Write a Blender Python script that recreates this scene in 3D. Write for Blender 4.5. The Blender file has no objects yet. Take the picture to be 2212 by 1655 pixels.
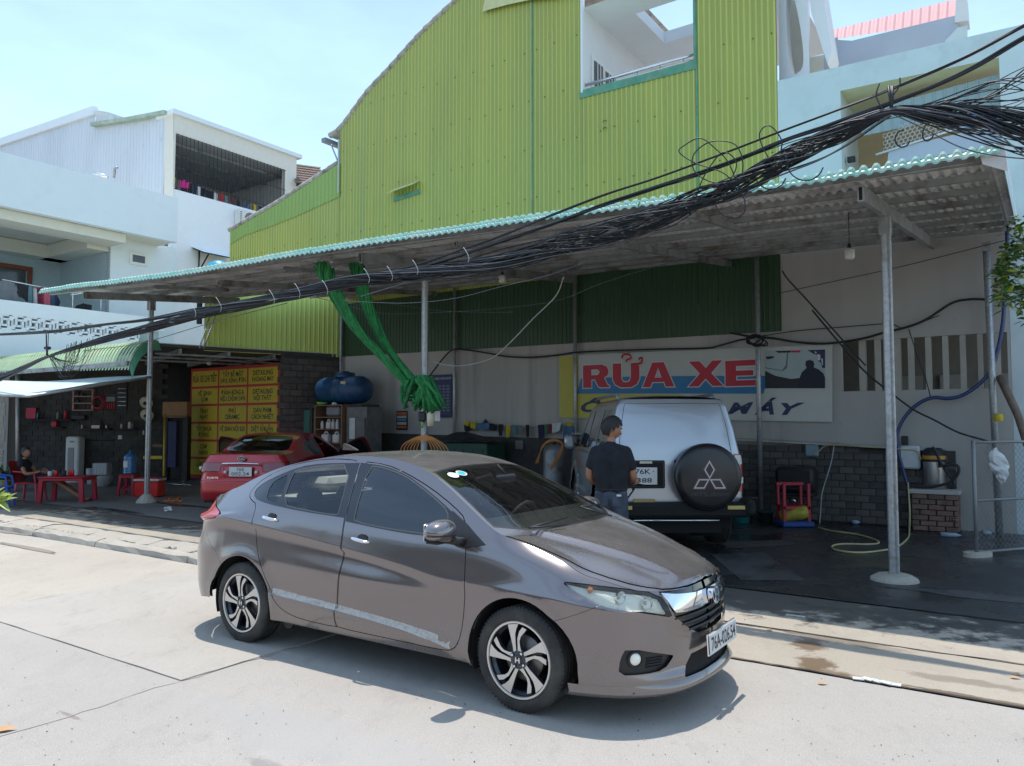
import bpy,math,random,numpy as np
from mathutils import Vector,Matrix
from mathutils.geometry import delaunay_2d_cdt
random.seed(7);rng=np.random.default_rng(7)
SC=bpy.context.scene;COL=SC.collection
R=math.radians
# camera, sky, sun
F_PX,CAM_H=1660.0,1.705
PITCH=math.atan((915-827.5)/F_PX)
cam_d=bpy.data.cameras.new('camera');cam=bpy.data.objects.new('camera',cam_d);COL.objects.link(cam)
cam.location=(0,0,CAM_H);cam.rotation_euler=(R(90)+PITCH,0,0)
cam_d.sensor_width=36;cam_d.lens=36*F_PX/2212;cam_d.clip_start=.05;cam_d.clip_end=3000
SC.camera=cam
SUN_EL,SUN_AZ=R(77.5),R(-18)
world=bpy.data.worlds.new('World');SC.world=world;world.use_nodes=True
wn=world.node_tree;wn.nodes.clear()
wo=wn.nodes.new('ShaderNodeOutputWorld');wb=wn.nodes.new('ShaderNodeBackground')
sky=wn.nodes.new('ShaderNodeTexSky');sky.sky_type='NISHITA';sky.sun_disc=False
sky.sun_elevation=SUN_EL;sky.sun_rotation=SUN_AZ;sky.air_density=1.0;sky.dust_density=.6;sky.ozone_density=1.0
tc=wn.nodes.new('ShaderNodeTexCoord');mp=wn.nodes.new('ShaderNodeMapping');mp.inputs['Scale'].default_value=(1.2,1.2,3.4)
nz=wn.nodes.new('ShaderNodeTexNoise');nz.inputs['Scale'].default_value=2.0;nz.inputs['Detail'].default_value=7;nz.inputs['Roughness'].default_value=.55
cr=wn.nodes.new('ShaderNodeValToRGB');cr.color_ramp.elements[0].position=.38;cr.color_ramp.elements[1].position=.78
cr.color_ramp.elements[0].color=(.16,.16,.16,1);cr.color_ramp.elements[1].color=(.52,.52,.52,1)
mx=wn.nodes.new('ShaderNodeMixRGB');mx.inputs[2].default_value=(4.4,6.4,8.2,1)
wn.links.new(tc.outputs['Generated'],mp.inputs[0]);wn.links.new(mp.outputs[0],nz.inputs[0]);wn.links.new(nz.outputs[0],cr.inputs[0])
wn.links.new(cr.outputs[0],mx.inputs[0]);wn.links.new(sky.outputs[0],mx.inputs[1]);wn.links.new(mx.outputs[0],wb.inputs[0])
wb.inputs[1].default_value=.15;wn.links.new(wb.outputs[0],wo.inputs[0])
sd=bpy.data.lights.new('sun','SUN');sun=bpy.data.objects.new('sun',sd);COL.objects.link(sun)
sd.energy=2.7;sd.angle=R(.55);sd.color=(1,.955,.89)
sv=Vector((math.sin(SUN_AZ)*math.cos(SUN_EL),math.cos(SUN_AZ)*math.cos(SUN_EL),math.sin(SUN_EL)))
sun.rotation_euler=sv.to_track_quat('Z','Y').to_euler();sun.location=(0,0,30)
SC.view_settings.view_transform='Standard';SC.view_settings.look='None'
SC.view_settings.exposure=0.70;SC.view_settings.gamma=1.0;SC.view_settings.use_curve_mapping=False
SC.render.engine='CYCLES';SC.cycles.max_bounces=7;SC.cycles.transparent_max_bounces=12
SC.cycles.diffuse_bounces=4;SC.cycles.glossy_bounces=4;SC.cycles.transmission_bounces=6
SC.cycles.use_adaptive_sampling=True;SC.cycles.use_denoising=True;SC.cycles.sample_clamp_indirect=8
# measuring the place
_cp,_sp=math.cos(PITCH),math.sin(PITCH)
def ray(x,y):
 a=(x-1106)/F_PX;b=-(y-827.5)/F_PX
 return np.array([a,_cp-b*_sp,_sp+b*_cp])
CAMP=np.array([0,0,CAM_H])
TH=R(34.4)
E_T=np.array([math.cos(TH),-math.sin(TH),0]);E_N=np.array([math.sin(TH),math.cos(TH),0]);E_Z=np.array([0,0,1.0])
def ground(x,y,z=0.0):
 r=ray(x,y);return CAMP+r*((z-CAM_H)/r[2])
def onY(x,y,Y):
 r=ray(x,y);return CAMP+r*(Y/r[1])
def wall(x,y,c):
 r=ray(x,y);return CAMP+r*(c/(E_N@r))
def cross(x,y,t0):
 r=ray(x,y);return CAMP+r*(t0/(E_T@r))
def tz(p):return(float(E_T@p),float(p[2]))
def TN(t,n,z=0.0):return E_T*t+E_N*n+np.array([0,0,z])
def frame(o,ex,ey,ez):
 M=Matrix.Identity(4)
 for i,e in enumerate((ex,ey,ez)):
  for j in range(3):M[j][i]=float(e[j])
 for j in range(3):M[j][3]=float(o[j])
 return M
def street(o=(0,0,0)):return frame(o,E_T,E_N,E_Z)
# materials
MATS={}
def _p(nt,**k):
 b=nt.nodes['Principled BSDF']
 for a,v in k.items():b.inputs[a].default_value=v
 return b
def rgb(c):return(c[0],c[1],c[2],1)
def mat(name,col,rough=.6,metal=0,var=.12,scale=6,bump=0,bscale=60,coat=0,spec=.5,dirt=None,dscale=1.5,dlo=.5,dhi=.7,alpha=None,emis=None,stretch=None,obj=True):
 """principled surface with colour variation, optional patches of a second colour and fine relief"""
 if name in MATS:return MATS[name]
 m=bpy.data.materials.new(name);m.use_nodes=True;nt=m.node_tree;L=nt.links.new
 b=_p(nt,Roughness=rough,Metallic=metal);b.inputs['Coat Weight'].default_value=coat;b.inputs['Coat Roughness'].default_value=.03
 b.inputs['Specular IOR Level'].default_value=spec
 t=nt.nodes.new('ShaderNodeTexCoord');mpn=nt.nodes.new('ShaderNodeMapping');L(t.outputs['Object'],mpn.inputs[0])
 if stretch:mpn.inputs['Scale'].default_value=stretch
 n=nt.nodes.new('ShaderNodeTexNoise');n.inputs['Scale'].default_value=scale;n.inputs['Detail'].default_value=6;L(mpn.outputs[0],n.inputs[0])
 r=nt.nodes.new('ShaderNodeMapRange');r.inputs[1].default_value=.3;r.inputs[2].default_value=.7;r.inputs[3].default_value=1-var;r.inputs[4].default_value=1+var
 L(n.outputs[0],r.inputs[0])
 mul=nt.nodes.new('ShaderNodeVectorMath');mul.operation='SCALE';mul.inputs[0].default_value=col[:3];L(r.outputs[0],mul.inputs['Scale'])
 out=mul.outputs[0]
 if dirt is not None:
  n2=nt.nodes.new('ShaderNodeTexNoise');n2.inputs['Scale'].default_value=dscale;n2.inputs['Detail'].default_value=9;n2.inputs['Roughness'].default_value=.62;L(mpn.outputs[0],n2.inputs[0])
  r2=nt.nodes.new('ShaderNodeMapRange');r2.inputs[1].default_value=dlo;r2.inputs[2].default_value=dhi;L(n2.outputs[0],r2.inputs[0])
  mi=nt.nodes.new('ShaderNodeMixRGB');L(r2.outputs[0],mi.inputs[0]);L(out,mi.inputs[1]);mi.inputs[2].default_value=rgb(dirt);out=mi.outputs[0]
 L(out,b.inputs['Base Color'])
 if bump:
  n3=nt.nodes.new('ShaderNodeTexNoise');n3.inputs['Scale'].default_value=bscale;n3.inputs['Detail'].default_value=5;L(mpn.outputs[0],n3.inputs[0])
  bm=nt.nodes.new('ShaderNodeBump');bm.inputs['Strength'].default_value=bump;bm.inputs['Distance'].default_value=.01;L(n3.outputs[0],bm.inputs['Height']);L(bm.outputs[0],b.inputs['Normal'])
 if emis:b.inputs['Emission Color'].default_value=rgb(emis);b.inputs['Emission Strength'].default_value=1
 MATS[name]=m;return m
def thin_glass(name,tint=(.5,.55,.55),rough=0.0,refl=1.0,dust=0.0,ior=1.5):
 if name in MATS:return MATS[name]
 m=bpy.data.materials.new(name);m.use_nodes=True;nt=m.node_tree;nt.nodes.clear();L=nt.links.new
 o=nt.nodes.new('ShaderNodeOutputMaterial');tr=nt.nodes.new('ShaderNodeBsdfTransparent');gl=nt.nodes.new('ShaderNodeBsdfGlossy')
 tr.inputs[0].default_value=rgb(tint);gl.inputs['Roughness'].default_value=rough;gl.inputs[0].default_value=(.95,.97,1,1)
 fr=nt.nodes.new('ShaderNodeFresnel');fr.inputs[0].default_value=ior;mxs=nt.nodes.new('ShaderNodeMixShader')
 sc_=nt.nodes.new('ShaderNodeMath');sc_.operation='MULTIPLY';sc_.inputs[1].default_value=refl*1.7;sc_.use_clamp=True;L(fr.outputs[0],sc_.inputs[0])
 L(sc_.outputs[0],mxs.inputs[0]);L(tr.outputs[0],mxs.inputs[1]);L(gl.outputs[0],mxs.inputs[2]);out=mxs.outputs[0]
 if dust:
  df=nt.nodes.new('ShaderNodeBsdfDiffuse');df.inputs[0].default_value=(.42,.40,.36,1)
  t=nt.nodes.new('ShaderNodeTexCoord');n=nt.nodes.new('ShaderNodeTexNoise');n.inputs['Scale'].default_value=9;n.inputs['Detail'].default_value=8;L(t.outputs['Object'],n.inputs[0])
  r=nt.nodes.new('ShaderNodeMapRange');r.inputs[1].default_value=.35;r.inputs[2].default_value=.75;r.inputs[3].default_value=dust*.5;r.inputs[4].default_value=dust*1.5;L(n.outputs[0],r.inputs[0])
  m2=nt.nodes.new('ShaderNodeMixShader');L(r.outputs[0],m2.inputs[0]);L(out,m2.inputs[1]);L(df.outputs[0],m2.inputs[2]);out=m2.outputs[0]
 L(out,o.inputs[0]);MATS[name]=m;return m
def flat(name,col,rough=.6,metal=0,**k):return mat(name,col,rough,metal,var=k.pop('var',.05),**k)
# mesh building
class MB:
 def __init__(s):s.v=[];s.f=[];s.mi=[];s.mats=[];s.sm=[]
 def m(s,material):
  if material not in s.mats:s.mats.append(material)
  return s.mats.index(material)
 def add(s,vs,fs,material,M=None,smooth=False):
  k=len(s.v);i=s.m(material)
  for p in vs:
   if M is not None:p=M@Vector([float(q)for q in p])
   s.v.append((float(p[0]),float(p[1]),float(p[2])))
  for f in fs:s.f.append(tuple(int(q)+k for q in f));s.mi.append(i);s.sm.append(smooth)
  return s
 def box(s,c,d,material,M=None,rz=0,taper=1.0,rot=None):
  hx,hy,hz=d[0]/2,d[1]/2,d[2]/2
  v=[(-hx,-hy,-hz),(hx,-hy,-hz),(hx,hy,-hz),(-hx,hy,-hz),(-hx*taper,-hy*taper,hz),(hx*taper,-hy*taper,hz),(hx*taper,hy*taper,hz),(-hx*taper,hy*taper,hz)]
  T=Matrix.Translation(Vector([float(q)for q in c]))@(rot.to_4x4()if rot is not None else Matrix.Rotation(rz,4,'Z'))
  if M is not None:T=M@T
  return s.add(v,[(0,3,2,1),(4,5,6,7),(0,1,5,4),(1,2,6,5),(2,3,7,6),(3,0,4,7)],material,T)
 def bevbox(s,c,d,material,b=.01,M=None,rz=0,smooth=True):
  """box with chamfered edges"""
  hx,hy,hz=d[0]/2,d[1]/2,d[2]/2;b=min(b,hx*.9,hy*.9,hz*.9);vs=[];idx={}
  for sx in(-1,1):
   for sy in(-1,1):
    for sz in(-1,1):
     for a in range(3):
      p=[sx*(hx-b),sy*(hy-b),sz*(hz-b)];h=(hx,hy,hz)[a];p[a]=(sx,sy,sz)[a]*h
      idx[(sx,sy,sz,a)]=len(vs);vs.append(p)
  fs=[]
  for a in range(3):
   o=[q for q in range(3)if q!=a]
   for sg in(-1,1):
    cs=[]
    for(u,w)in((-1,-1),(1,-1),(1,1),(-1,1)):
     k=[0,0,0];k[a]=sg;k[o[0]]=u;k[o[1]]=w;cs.append(idx[(k[0],k[1],k[2],a)])
    fs.append(cs if sg*(1 if a!=1 else-1)>0 else cs[::-1])
  for a in range(3):
   o=[q for q in range(3)if q!=a]
   for u in(-1,1):
    for w in(-1,1):
     k1=[0,0,0];k1[a]=-1;k1[o[0]]=u;k1[o[1]]=w;k2=list(k1);k2[a]=1
     q=[idx[(*k1,o[0])],idx[(*k2,o[0])],idx[(*k2,o[1])],idx[(*k1,o[1])]]
     pts=[np.array(vs[i])for i in q];nn=np.cross(pts[1]-pts[0],pts[2]-pts[0])
     fs.append(q if nn@(pts[0]+pts[2])>0 else q[::-1])
  for sx in(-1,1):
   for sy in(-1,1):
    for sz in(-1,1):
     q=[idx[(sx,sy,sz,a)]for a in range(3)];pts=[np.array(vs[i])for i in q];nn=np.cross(pts[1]-pts[0],pts[2]-pts[0])
     fs.append(q if nn@pts[0]>0 else q[::-1])
  T=Matrix.Translation(Vector([float(q)for q in c]))@Matrix.Rotation(rz,4,'Z')
  if M is not None:T=M@T
  return s.add(vs,fs,material,T)
 def tube(s,pts,r,material,n=8,M=None,caps=True,smooth=True):
  P=[Vector([float(q)for q in p])for p in pts];rr=r if hasattr(r,'__len__')else[r]*len(P)
  vs=[];fs=[];up=None
  for i,p in enumerate(P):
   d=(P[min(i+1,len(P)-1)]-P[max(i-1,0)]).normalized()
   if up is None:up=Vector((0,0,1))if abs(d.z)<.9 else Vector((1,0,0))
   a=d.cross(up)
   if a.length<1e-5:a=d.cross(Vector((1,.1,0)))
   a.normalize();bb=a.cross(d).normalized();up=bb
   for k in range(n):
    an=2*math.pi*k/n;vs.append(p+(a*math.cos(an)+bb*math.sin(an))*rr[i])
  for i in range(len(P)-1):
   for k in range(n):
    fs.append((i*n+k,i*n+(k+1)%n,(i+1)*n+(k+1)%n,(i+1)*n+k))
  if caps:fs.append(tuple(range(n))[::-1]);fs.append(tuple(range((len(P)-1)*n,len(P)*n)))
  return s.add(vs,fs,material,M,smooth)
 def lathe(s,prof,material,n=24,M=None,smooth=True,a0=0,a1=2*math.pi):
  """profile of (r, z) turned about z"""
  full=abs(a1-a0-2*math.pi)<1e-6;cols=n if full else n+1;vs=[];fs=[]
  for k in range(cols):
   a=a0+(a1-a0)*k/n
   for(r,z)in prof:vs.append((r*math.cos(a),r*math.sin(a),z))
  m_=len(prof)
  for k in range(n):
   k2=(k+1)%cols
   for j in range(m_-1):
    fs.append((k*m_+j,k2*m_+j,k2*m_+j+1,k*m_+j+1))
  return s.add(vs,fs,material,M,smooth)
 def prism(s,poly,z0,z1,material,M=None,cap_mat=None,side=True):
  """polygon (x,y) extruded from z0 to z1"""
  n=len(poly);a=sum(poly[i][0]*poly[(i+1)%n][1]-poly[(i+1)%n][0]*poly[i][1]for i in range(n))
  if a<0:poly=poly[::-1]
  v=[(p[0],p[1],z0)for p in poly]+[(p[0],p[1],z1)for p in poly]
  if side:s.add(v,[(i,(i+1)%n,(i+1)%n+n,i+n)for i in range(n)],material,M)
  tri=tess(poly)
  s.add(v[n:],tri,cap_mat or material,M);s.add(v[:n],[t[::-1]for t in tri],material,M)
  return s
 def build(s,name,parent=None,rel=None,auto=None):
  me=bpy.data.meshes.new(name);v=s.v
  if rel is not None:
   Mi=rel.inverted();v=[tuple(Mi@Vector(p))for p in v]
  me.from_pydata(v,[],s.f)
  for m_ in s.mats:me.materials.append(m_)
  me.polygons.foreach_set('material_index',s.mi);me.polygons.foreach_set('use_smooth',s.sm);me.update()
  if auto:me.set_sharp_from_angle(angle=R(auto))
  o=bpy.data.objects.new(name,me);COL.objects.link(o)
  if parent is not None:o.parent=parent
  if rel is not None and parent is None:o.matrix_world=rel
  return o
def tess(poly):
 from mathutils.geometry import tessellate_polygon
 t=tessellate_polygon([[Vector((p[0],p[1],0))for p in poly]]);out=[]
 for a,b,c in t:
  A,B,Cc=poly[a],poly[b],poly[c]
  ar=(B[0]-A[0])*(Cc[1]-A[1])-(B[1]-A[1])*(Cc[0]-A[0])
  if abs(ar)<1e-12:continue
  out.append((a,b,c)if ar>0 else(a,c,b))
 return out
def tag(o,label=None,cat=None,group=None,kind=None):
 if label:o['label']=label
 if cat:o['category']=cat
 if group:o['group']=group
 if kind:o['kind']=kind
 return o
def thing(name,label,cat,M=None,group=None):
 o=bpy.data.objects.new(name,None);COL.objects.link(o);o.empty_display_size=.1
 if M is not None:o.matrix_world=M if isinstance(M,Matrix)else Matrix.Translation(Vector([float(q)for q in M]))
 return tag(o,label,cat,group)
def base(o):
 return o
def part(mb,name,parent,world=True,auto=None,label=None,kind=None):
 o=mb.build(name,None,auto=auto);o.parent=parent
 if world:o.matrix_parent_inverse=parent_world(parent).inverted()
 if label:o['label']=label
 if kind:o['kind']=kind
 return o
def parent_world(p):
 M=p.matrix_basis.copy();q=p
 while q.parent is not None:
  M=q.matrix_parent_inverse@M;q=q.parent;M=q.matrix_basis@M
 return M
def copy_tree(o,parent=None):
 c=o.copy();COL.objects.link(c)
 if parent is not None:c.parent=parent;c.matrix_parent_inverse=o.matrix_parent_inverse.copy()
 for ch in[x for x in o.children]:copy_tree(ch,c)
 return c
_txt={}
def text_mesh(s,bold=0.0,shear=0.0):
 """outline text as flat triangles, returned with its bounds"""
 key=(s,bold,shear)
 if key in _txt:return _txt[key]
 cu=bpy.data.curves.new('lettering','FONT');cu.body=s;cu.offset=bold;cu.shear=shear;cu.resolution_u=3;cu.fill_mode='FRONT'
 o=bpy.data.objects.new('lettering',cu);COL.objects.link(o)
 dg=bpy.context.evaluated_depsgraph_get();me=o.evaluated_get(dg).to_mesh()
 v=[tuple(p.co)for p in me.vertices];f=[tuple(p.vertices)for p in me.polygons]
 o.evaluated_get(dg).to_mesh_clear();bpy.data.objects.remove(o);bpy.data.curves.remove(cu)
 a=np.array(v)if v else np.zeros((1,3));bb=(a[:,0].min(),a[:,1].min(),a[:,0].max(),a[:,1].max())
 _txt[key]=(v,f,bb);return _txt[key]
def put_text(mb,s,x0,y0,x1,y1,material,M,bold=0.0,shear=0.0,d=0.0):
 """text stretched into the rectangle, in the XY plane of M"""
 v,f,(a,b,c,e)=text_mesh(s,bold,shear)
 sx=(x1-x0)/max(c-a,1e-6);sy=(y1-y0)/max(e-b,1e-6)
 mb.add([(x0+(p[0]-a)*sx,y0+(p[1]-b)*sy,d)for p in v],f,material,M)
def put_poly(mb,poly,material,M,d=0.0):
 if sum(poly[i][0]*poly[(i+1)%len(poly)][1]-poly[(i+1)%len(poly)][0]*poly[i][1]for i in range(len(poly)))<0:poly=poly[::-1]
 mb.add([(p[0],p[1],d)for p in poly],tess(poly),material,M)
def facing(o,nrm=None):
 """frame of a vertical surface seen from the street: x to the right, y up, z towards the street"""
 return frame(o,E_T,E_Z,-E_N)
 # surfaces cut into panels
def in_poly(P,poly):
 x,y=P[:,0],P[:,1];c=np.zeros(len(P),bool);n=len(poly)
 for i in range(n):
  x1,y1=poly[i];x2,y2=poly[(i+1)%n]
  if y1==y2:continue
  k=((y1>y)!=(y2>y))&(x<(x2-x1)*(y-y1)/(y2-y1)+x1);c^=k
 return c
def dens(poly,d=.03,closed=True):
 out=[];n=len(poly)
 for i in range(n if closed else n-1):
  a=np.array(poly[i]);b=np.array(poly[(i+1)%n]);k=max(1,int(np.hypot(*(b-a))/d))
  for j in range(k):out.append(tuple(a+(b-a)*j/k))
 if not closed:out.append(tuple(poly[-1]))
 return out
def smooth_poly(pts,closed=True,it=2):
 P=[tuple(p)for p in pts]
 for _ in range(it):
  Q=[];n=len(P)
  for i in range(n if closed else n-1):
   a=P[i];b=P[(i+1)%n];Q+=[(a[0]*.75+b[0]*.25,a[1]*.75+b[1]*.25),(a[0]*.25+b[0]*.75,a[1]*.25+b[1]*.75)]
  if not closed:Q=[P[0]]+Q+[P[-1]]
  P=Q
 return P
def inset(poly,d):
 n=len(poly);A=sum(poly[i][0]*poly[(i+1)%n][1]-poly[(i+1)%n][0]*poly[i][1]for i in range(n));s=1 if A>0 else-1;out=[]
 for i in range(n):
  p0=np.array(poly[i-1]);p=np.array(poly[i]);p1=np.array(poly[(i+1)%n])
  e0=p-p0;e1=p1-p;e0=e0/(np.hypot(*e0)+1e-9);e1=e1/(np.hypot(*e1)+1e-9)
  n0=np.array([-e0[1],e0[0]]);n1=np.array([-e1[1],e1[0]]);b=n0+n1;b=b/(np.hypot(*b)+1e-9)
  out.append(tuple(p+s*b*d/max(.5,float(b@n0))))
 return out
def cut_surface(pos,grid,regions,bounds,eps=1e-4):
 """grid: (n,2) points; regions: list of (name, polygon); bounds: polygon.  Returns {name: (verts3d, tris, normals)}"""
 P=[];Eg=[]
 for poly in[bounds]+[r[1]for r in regions]:
  q=dens(poly);k=len(P);P+=q;Eg+=[(k+i,k+(i+1)%len(q))for i in range(len(q))]
 g=grid[in_poly(grid,bounds)]
 P+=[tuple(p)for p in g]
 vo,eo,fo,_,_,_=delaunay_2d_cdt([Vector(p)for p in P],Eg,[],0,eps)
 V=np.array([(v[0],v[1])for v in vo]);F=np.array([f for f in fo if len(f)==3])
 cen=V[F].mean(1);lab=np.full(len(F),-1)
 ins=in_poly(cen,bounds)
 lab[ins]=len(regions)
 for i in range(len(regions)-1,-1,-1):
  lab[in_poly(cen,regions[i][1])&ins]=i
 h=1.5e-3
 a=pos(V[:,0],V[:,1]);p1=pos(V[:,0]+h,V[:,1]);p0=pos(V[:,0]-h,V[:,1]);q1=pos(V[:,0],V[:,1]+h);q0=pos(V[:,0],V[:,1]-h)
 N=np.cross(p1-p0,q1-q0);N/=(np.linalg.norm(N,axis=1)[:,None]+1e-12)
 out={}
 names=[r[0]for r in regions]+['rest']
 for i,nm in enumerate(names):
  f=F[lab==i]
  if not len(f)or nm is None:continue
  fl=cross2(V,f)<0;f[fl]=f[fl][:,::-1]
  u,inv=np.unique(f,return_inverse=True);f2=inv.reshape(f.shape)
  if nm in out:
   v0,f0,n0=out[nm];out[nm]=(np.vstack([v0,a[u]]),np.vstack([f0,f2+len(v0)]),np.vstack([n0,N[u]]))
  else:out[nm]=(a[u],f2,N[u])
 return out
def cross2(V,f):
 A,B,Cc=V[f[:,0]],V[f[:,1]],V[f[:,2]]
 return(B[:,0]-A[:,0])*(Cc[:,1]-A[:,1])-(B[:,1]-A[:,1])*(Cc[:,0]-A[:,0])
def shell(name,pieces,material,parent,M,outward=1,off=0.0,thick=0.0,back=None):
 """pieces: list of (verts, tris, normals, mirror).  One object, smooth analytic normals, in the frame M"""
 V=[];F=[];N=[];k=0
 for(v,f,n,mir)in pieces:
  v=v.copy();n=n.copy()*outward;f=f if outward>0 else f[:,::-1]
  v=v+n*off
  if mir:v[:,1]*=-1;n[:,1]*=-1;f=f[:,::-1]
  V.append(v);F.append(f+k);N.append(n);k+=len(v)
  if thick:
   V.append(v-n*thick);F.append(f[:,::-1]+k);N.append(-n);k+=len(v)
   e={}
   for t in f:
    for a,b in((t[0],t[1]),(t[1],t[2]),(t[2],t[0])):e[(a,b)]=1
   rim=[(a,b)for(a,b)in e if(b,a)not in e]
   nv=len(v)
   F.append(np.array([(b+k-2*nv,a+k-2*nv,a+k-nv)for a,b in rim]+[(b+k-2*nv,a+k-nv,b+k-nv)for a,b in rim])if rim else np.zeros((0,3),int))
 V=np.vstack(V);F=np.vstack(F);N=np.vstack(N)
 me=bpy.data.meshes.new(name);me.from_pydata(V.tolist(),[],F.tolist());me.materials.append(material)
 me.polygons.foreach_set('use_smooth',[True]*len(me.polygons));me.update()
 if not thick:me.normals_split_custom_set_from_vertices(N.tolist())
 else:me.set_sharp_from_angle(angle=R(50))
 o=bpy.data.objects.new(name,me);COL.objects.link(o);o.parent=parent;return o
def gp(x,y):p=ground(x,y);return float(E_T@p),float(E_N@p)
# ground
def ground_mat(name,c1,c2,c3,rough=.9,bump=.35,speck=.5,wet=None,wear=.3,stains=()):
 m=bpy.data.materials.new(name);m.use_nodes=True;nt=m.node_tree;L=nt.links.new;b=nt.nodes['Principled BSDF']
 t=nt.nodes.new('ShaderNodeTexCoord');b.inputs['Roughness'].default_value=rough;b.inputs['Specular IOR Level'].default_value=.3
 def noise(sc,det=8,ro=.6,st=None):
  n=nt.nodes.new('ShaderNodeTexNoise');n.inputs['Scale'].default_value=sc;n.inputs['Detail'].default_value=det;n.inputs['Roughness'].default_value=ro
  if st:
   mpn=nt.nodes.new('ShaderNodeMapping');mpn.inputs['Scale'].default_value=st;mpn.inputs['Rotation'].default_value=(0,0,TH);L(t.outputs['Object'],mpn.inputs[0]);L(mpn.outputs[0],n.inputs[0])
  else:L(t.outputs['Object'],n.inputs[0])
  return n.outputs[0]
 def rng_(o,a,b_,c,d):
  r=nt.nodes.new('ShaderNodeMapRange');r.inputs[1].default_value=a;r.inputs[2].default_value=b_;r.inputs[3].default_value=c;r.inputs[4].default_value=d;L(o,r.inputs[0]);return r.outputs[0]
 def mix(f,a,b_,bt='MIX'):
  x=nt.nodes.new('ShaderNodeMixRGB');x.blend_type=bt
  L(f,x.inputs[0])
  for i,q in((1,a),(2,b_)):
   if isinstance(q,tuple):x.inputs[i].default_value=rgb(q)
   else:L(q,x.inputs[i])
  return x.outputs[0]
 o=mix(rng_(noise(.55,6,.6),.40,.62,0,1),c1,c2)
 o=mix(rng_(noise(2.3,10,.68,(1,.45,1)),.52,.78,0,.75),o,c3)
 o=mix(rng_(noise(7,10,.72,(1,.4,1)),.54,.70,0,wear),o,tuple(q*.62 for q in c1))
 o=mix(rng_(noise(30,5,.65,(.6,1,1)),.60,.68,0,wear*.9),o,tuple(q*.60 for q in c1))
 o=mix(rng_(noise(.22,4,.5),.45,.60,0,.35),o,tuple(q*.86 for q in c1))
 g=noise(170,2,.7);o=mix(rng_(g,.52,.66,0,speck),o,tuple(q*.50 for q in c1))
 g2=noise(110,2,.5);o=mix(rng_(g2,.60,.70,0,.6*speck),o,tuple(min(1,q*1.45)for q in c1))
 rgh=None
 for(t_,n_,a_,b_2,col_,st_,rg_)in stains:
  mpn=nt.nodes.new('ShaderNodeMapping');mpn.vector_type='TEXTURE';p_=TN(t_,n_);mpn.inputs['Location'].default_value=(p_[0],p_[1],0);mpn.inputs['Rotation'].default_value=(0,0,-TH);mpn.inputs['Scale'].default_value=(a_,b_2,1)
  L(t.outputs['Object'],mpn.inputs[0]);ln=nt.nodes.new('ShaderNodeVectorMath');ln.operation='LENGTH';L(mpn.outputs[0],ln.inputs[0])
  s_=nt.nodes.new('ShaderNodeMath');s_.operation='ADD';L(ln.outputs['Value'],s_.inputs[0]);L(rng_(noise(4.5,9,.68),.25,.75,-.75,.75),s_.inputs[1])
  mk=rng_(s_.outputs[0],1.0,.62,0,st_);o=mix(mk,o,col_)
  rgh=mix(mk,rgh if rgh is not None else(rough,rough,rough),(rg_,rg_,rg_))
 if rgh is not None:L(rgh,b.inputs['Roughness'])
 L(o,b.inputs['Base Color'])
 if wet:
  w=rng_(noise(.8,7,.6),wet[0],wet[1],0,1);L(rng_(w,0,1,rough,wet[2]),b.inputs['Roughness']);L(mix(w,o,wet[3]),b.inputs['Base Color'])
 bm=nt.nodes.new('ShaderNodeBump');bm.inputs['Strength'].default_value=bump;bm.inputs['Distance'].default_value=.006
 ad=nt.nodes.new('ShaderNodeMath');L(noise(140,4,.7),ad.inputs[0]);L(noise(9,6,.6),ad.inputs[1]);L(ad.outputs[0],bm.inputs['Height']);L(bm.outputs[0],b.inputs['Normal'])
 MATS[name]=m;return m
G_FAR=ground_mat('street_asphalt',(.37,.34,.305),(.32,.30,.285),(.27,.25,.23))
G_ROAD=ground_mat('worn_road',(.425,.388,.345),(.385,.352,.314),(.325,.295,.262),speck=.8,bump=.6,wear=.42,stains=[(*gp(590,1660),.22,.05,(.22,.20,.185),.6,.8),(*gp(150,1545),.14,.015,(.19,.15,.13),.6,.8),(*gp(700,1600),1.2,.3,(.36,.34,.32),.5,.8)])
G_SL=[ground_mat('slab_concrete_%s'%k,c,tuple(q*.90 for q in c),tuple(q*.76 for q in c),speck=.55,wear=.45)for k,c in(('pale',(.475,.430,.370)),('warm',(.46,.41,.345)),('grey',(.445,.405,.355)))]
BRN,DMP,BLK_=(.17,.115,.07),(.20,.165,.125),(.055,.052,.048)
_st=[(*gp(1735,1392),.16,.16,BRN,.9,.4),(*gp(1762,1430),.15,.19,BRN,.95,.4),(*gp(1790,1457),.20,.12,BRN,.8,.4),(*gp(1900,1476),.9,.035,BRN,.9,.35),(*gp(2050,1497),.8,.03,BRN,.9,.35),(*gp(1690,1362),.6,.035,BLK_,.85,.3),(*gp(1800,1382),.35,.14,DMP,.8,.5),(*gp(1860,1392),.4,.10,DMP,.6,.6),(*gp(2130,1480),.55,.08,DMP,.7,.7),(*gp(1640,1350),.4,.06,DMP,.7,.5)]
_st2=[(t_,7.72,2.6,.80,BLK_,.85,.45)for t_ in(-22,-17.5,-13,-9,-5.5,-2.2,1.0,4.2)]+[(*gp(1250,1200),1.2,.3,BLK_,.8,.4)]
G_APR=ground_mat('apron_concrete',(.43,.375,.30),(.37,.32,.255),(.29,.25,.20),speck=.45,bump=.6,stains=_st)
G_APU=ground_mat('upper_apron_concrete',(.43,.375,.30),(.37,.32,.255),(.29,.25,.20),speck=.45,bump=.6,stains=_st2)
G_WET=ground_mat('wet_floor',(.050,.048,.047),(.032,.032,.033),(.085,.08,.075),rough=.42,speck=.3,bump=.5,wet=(.46,.58,.07,(.028,.028,.030)))
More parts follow.
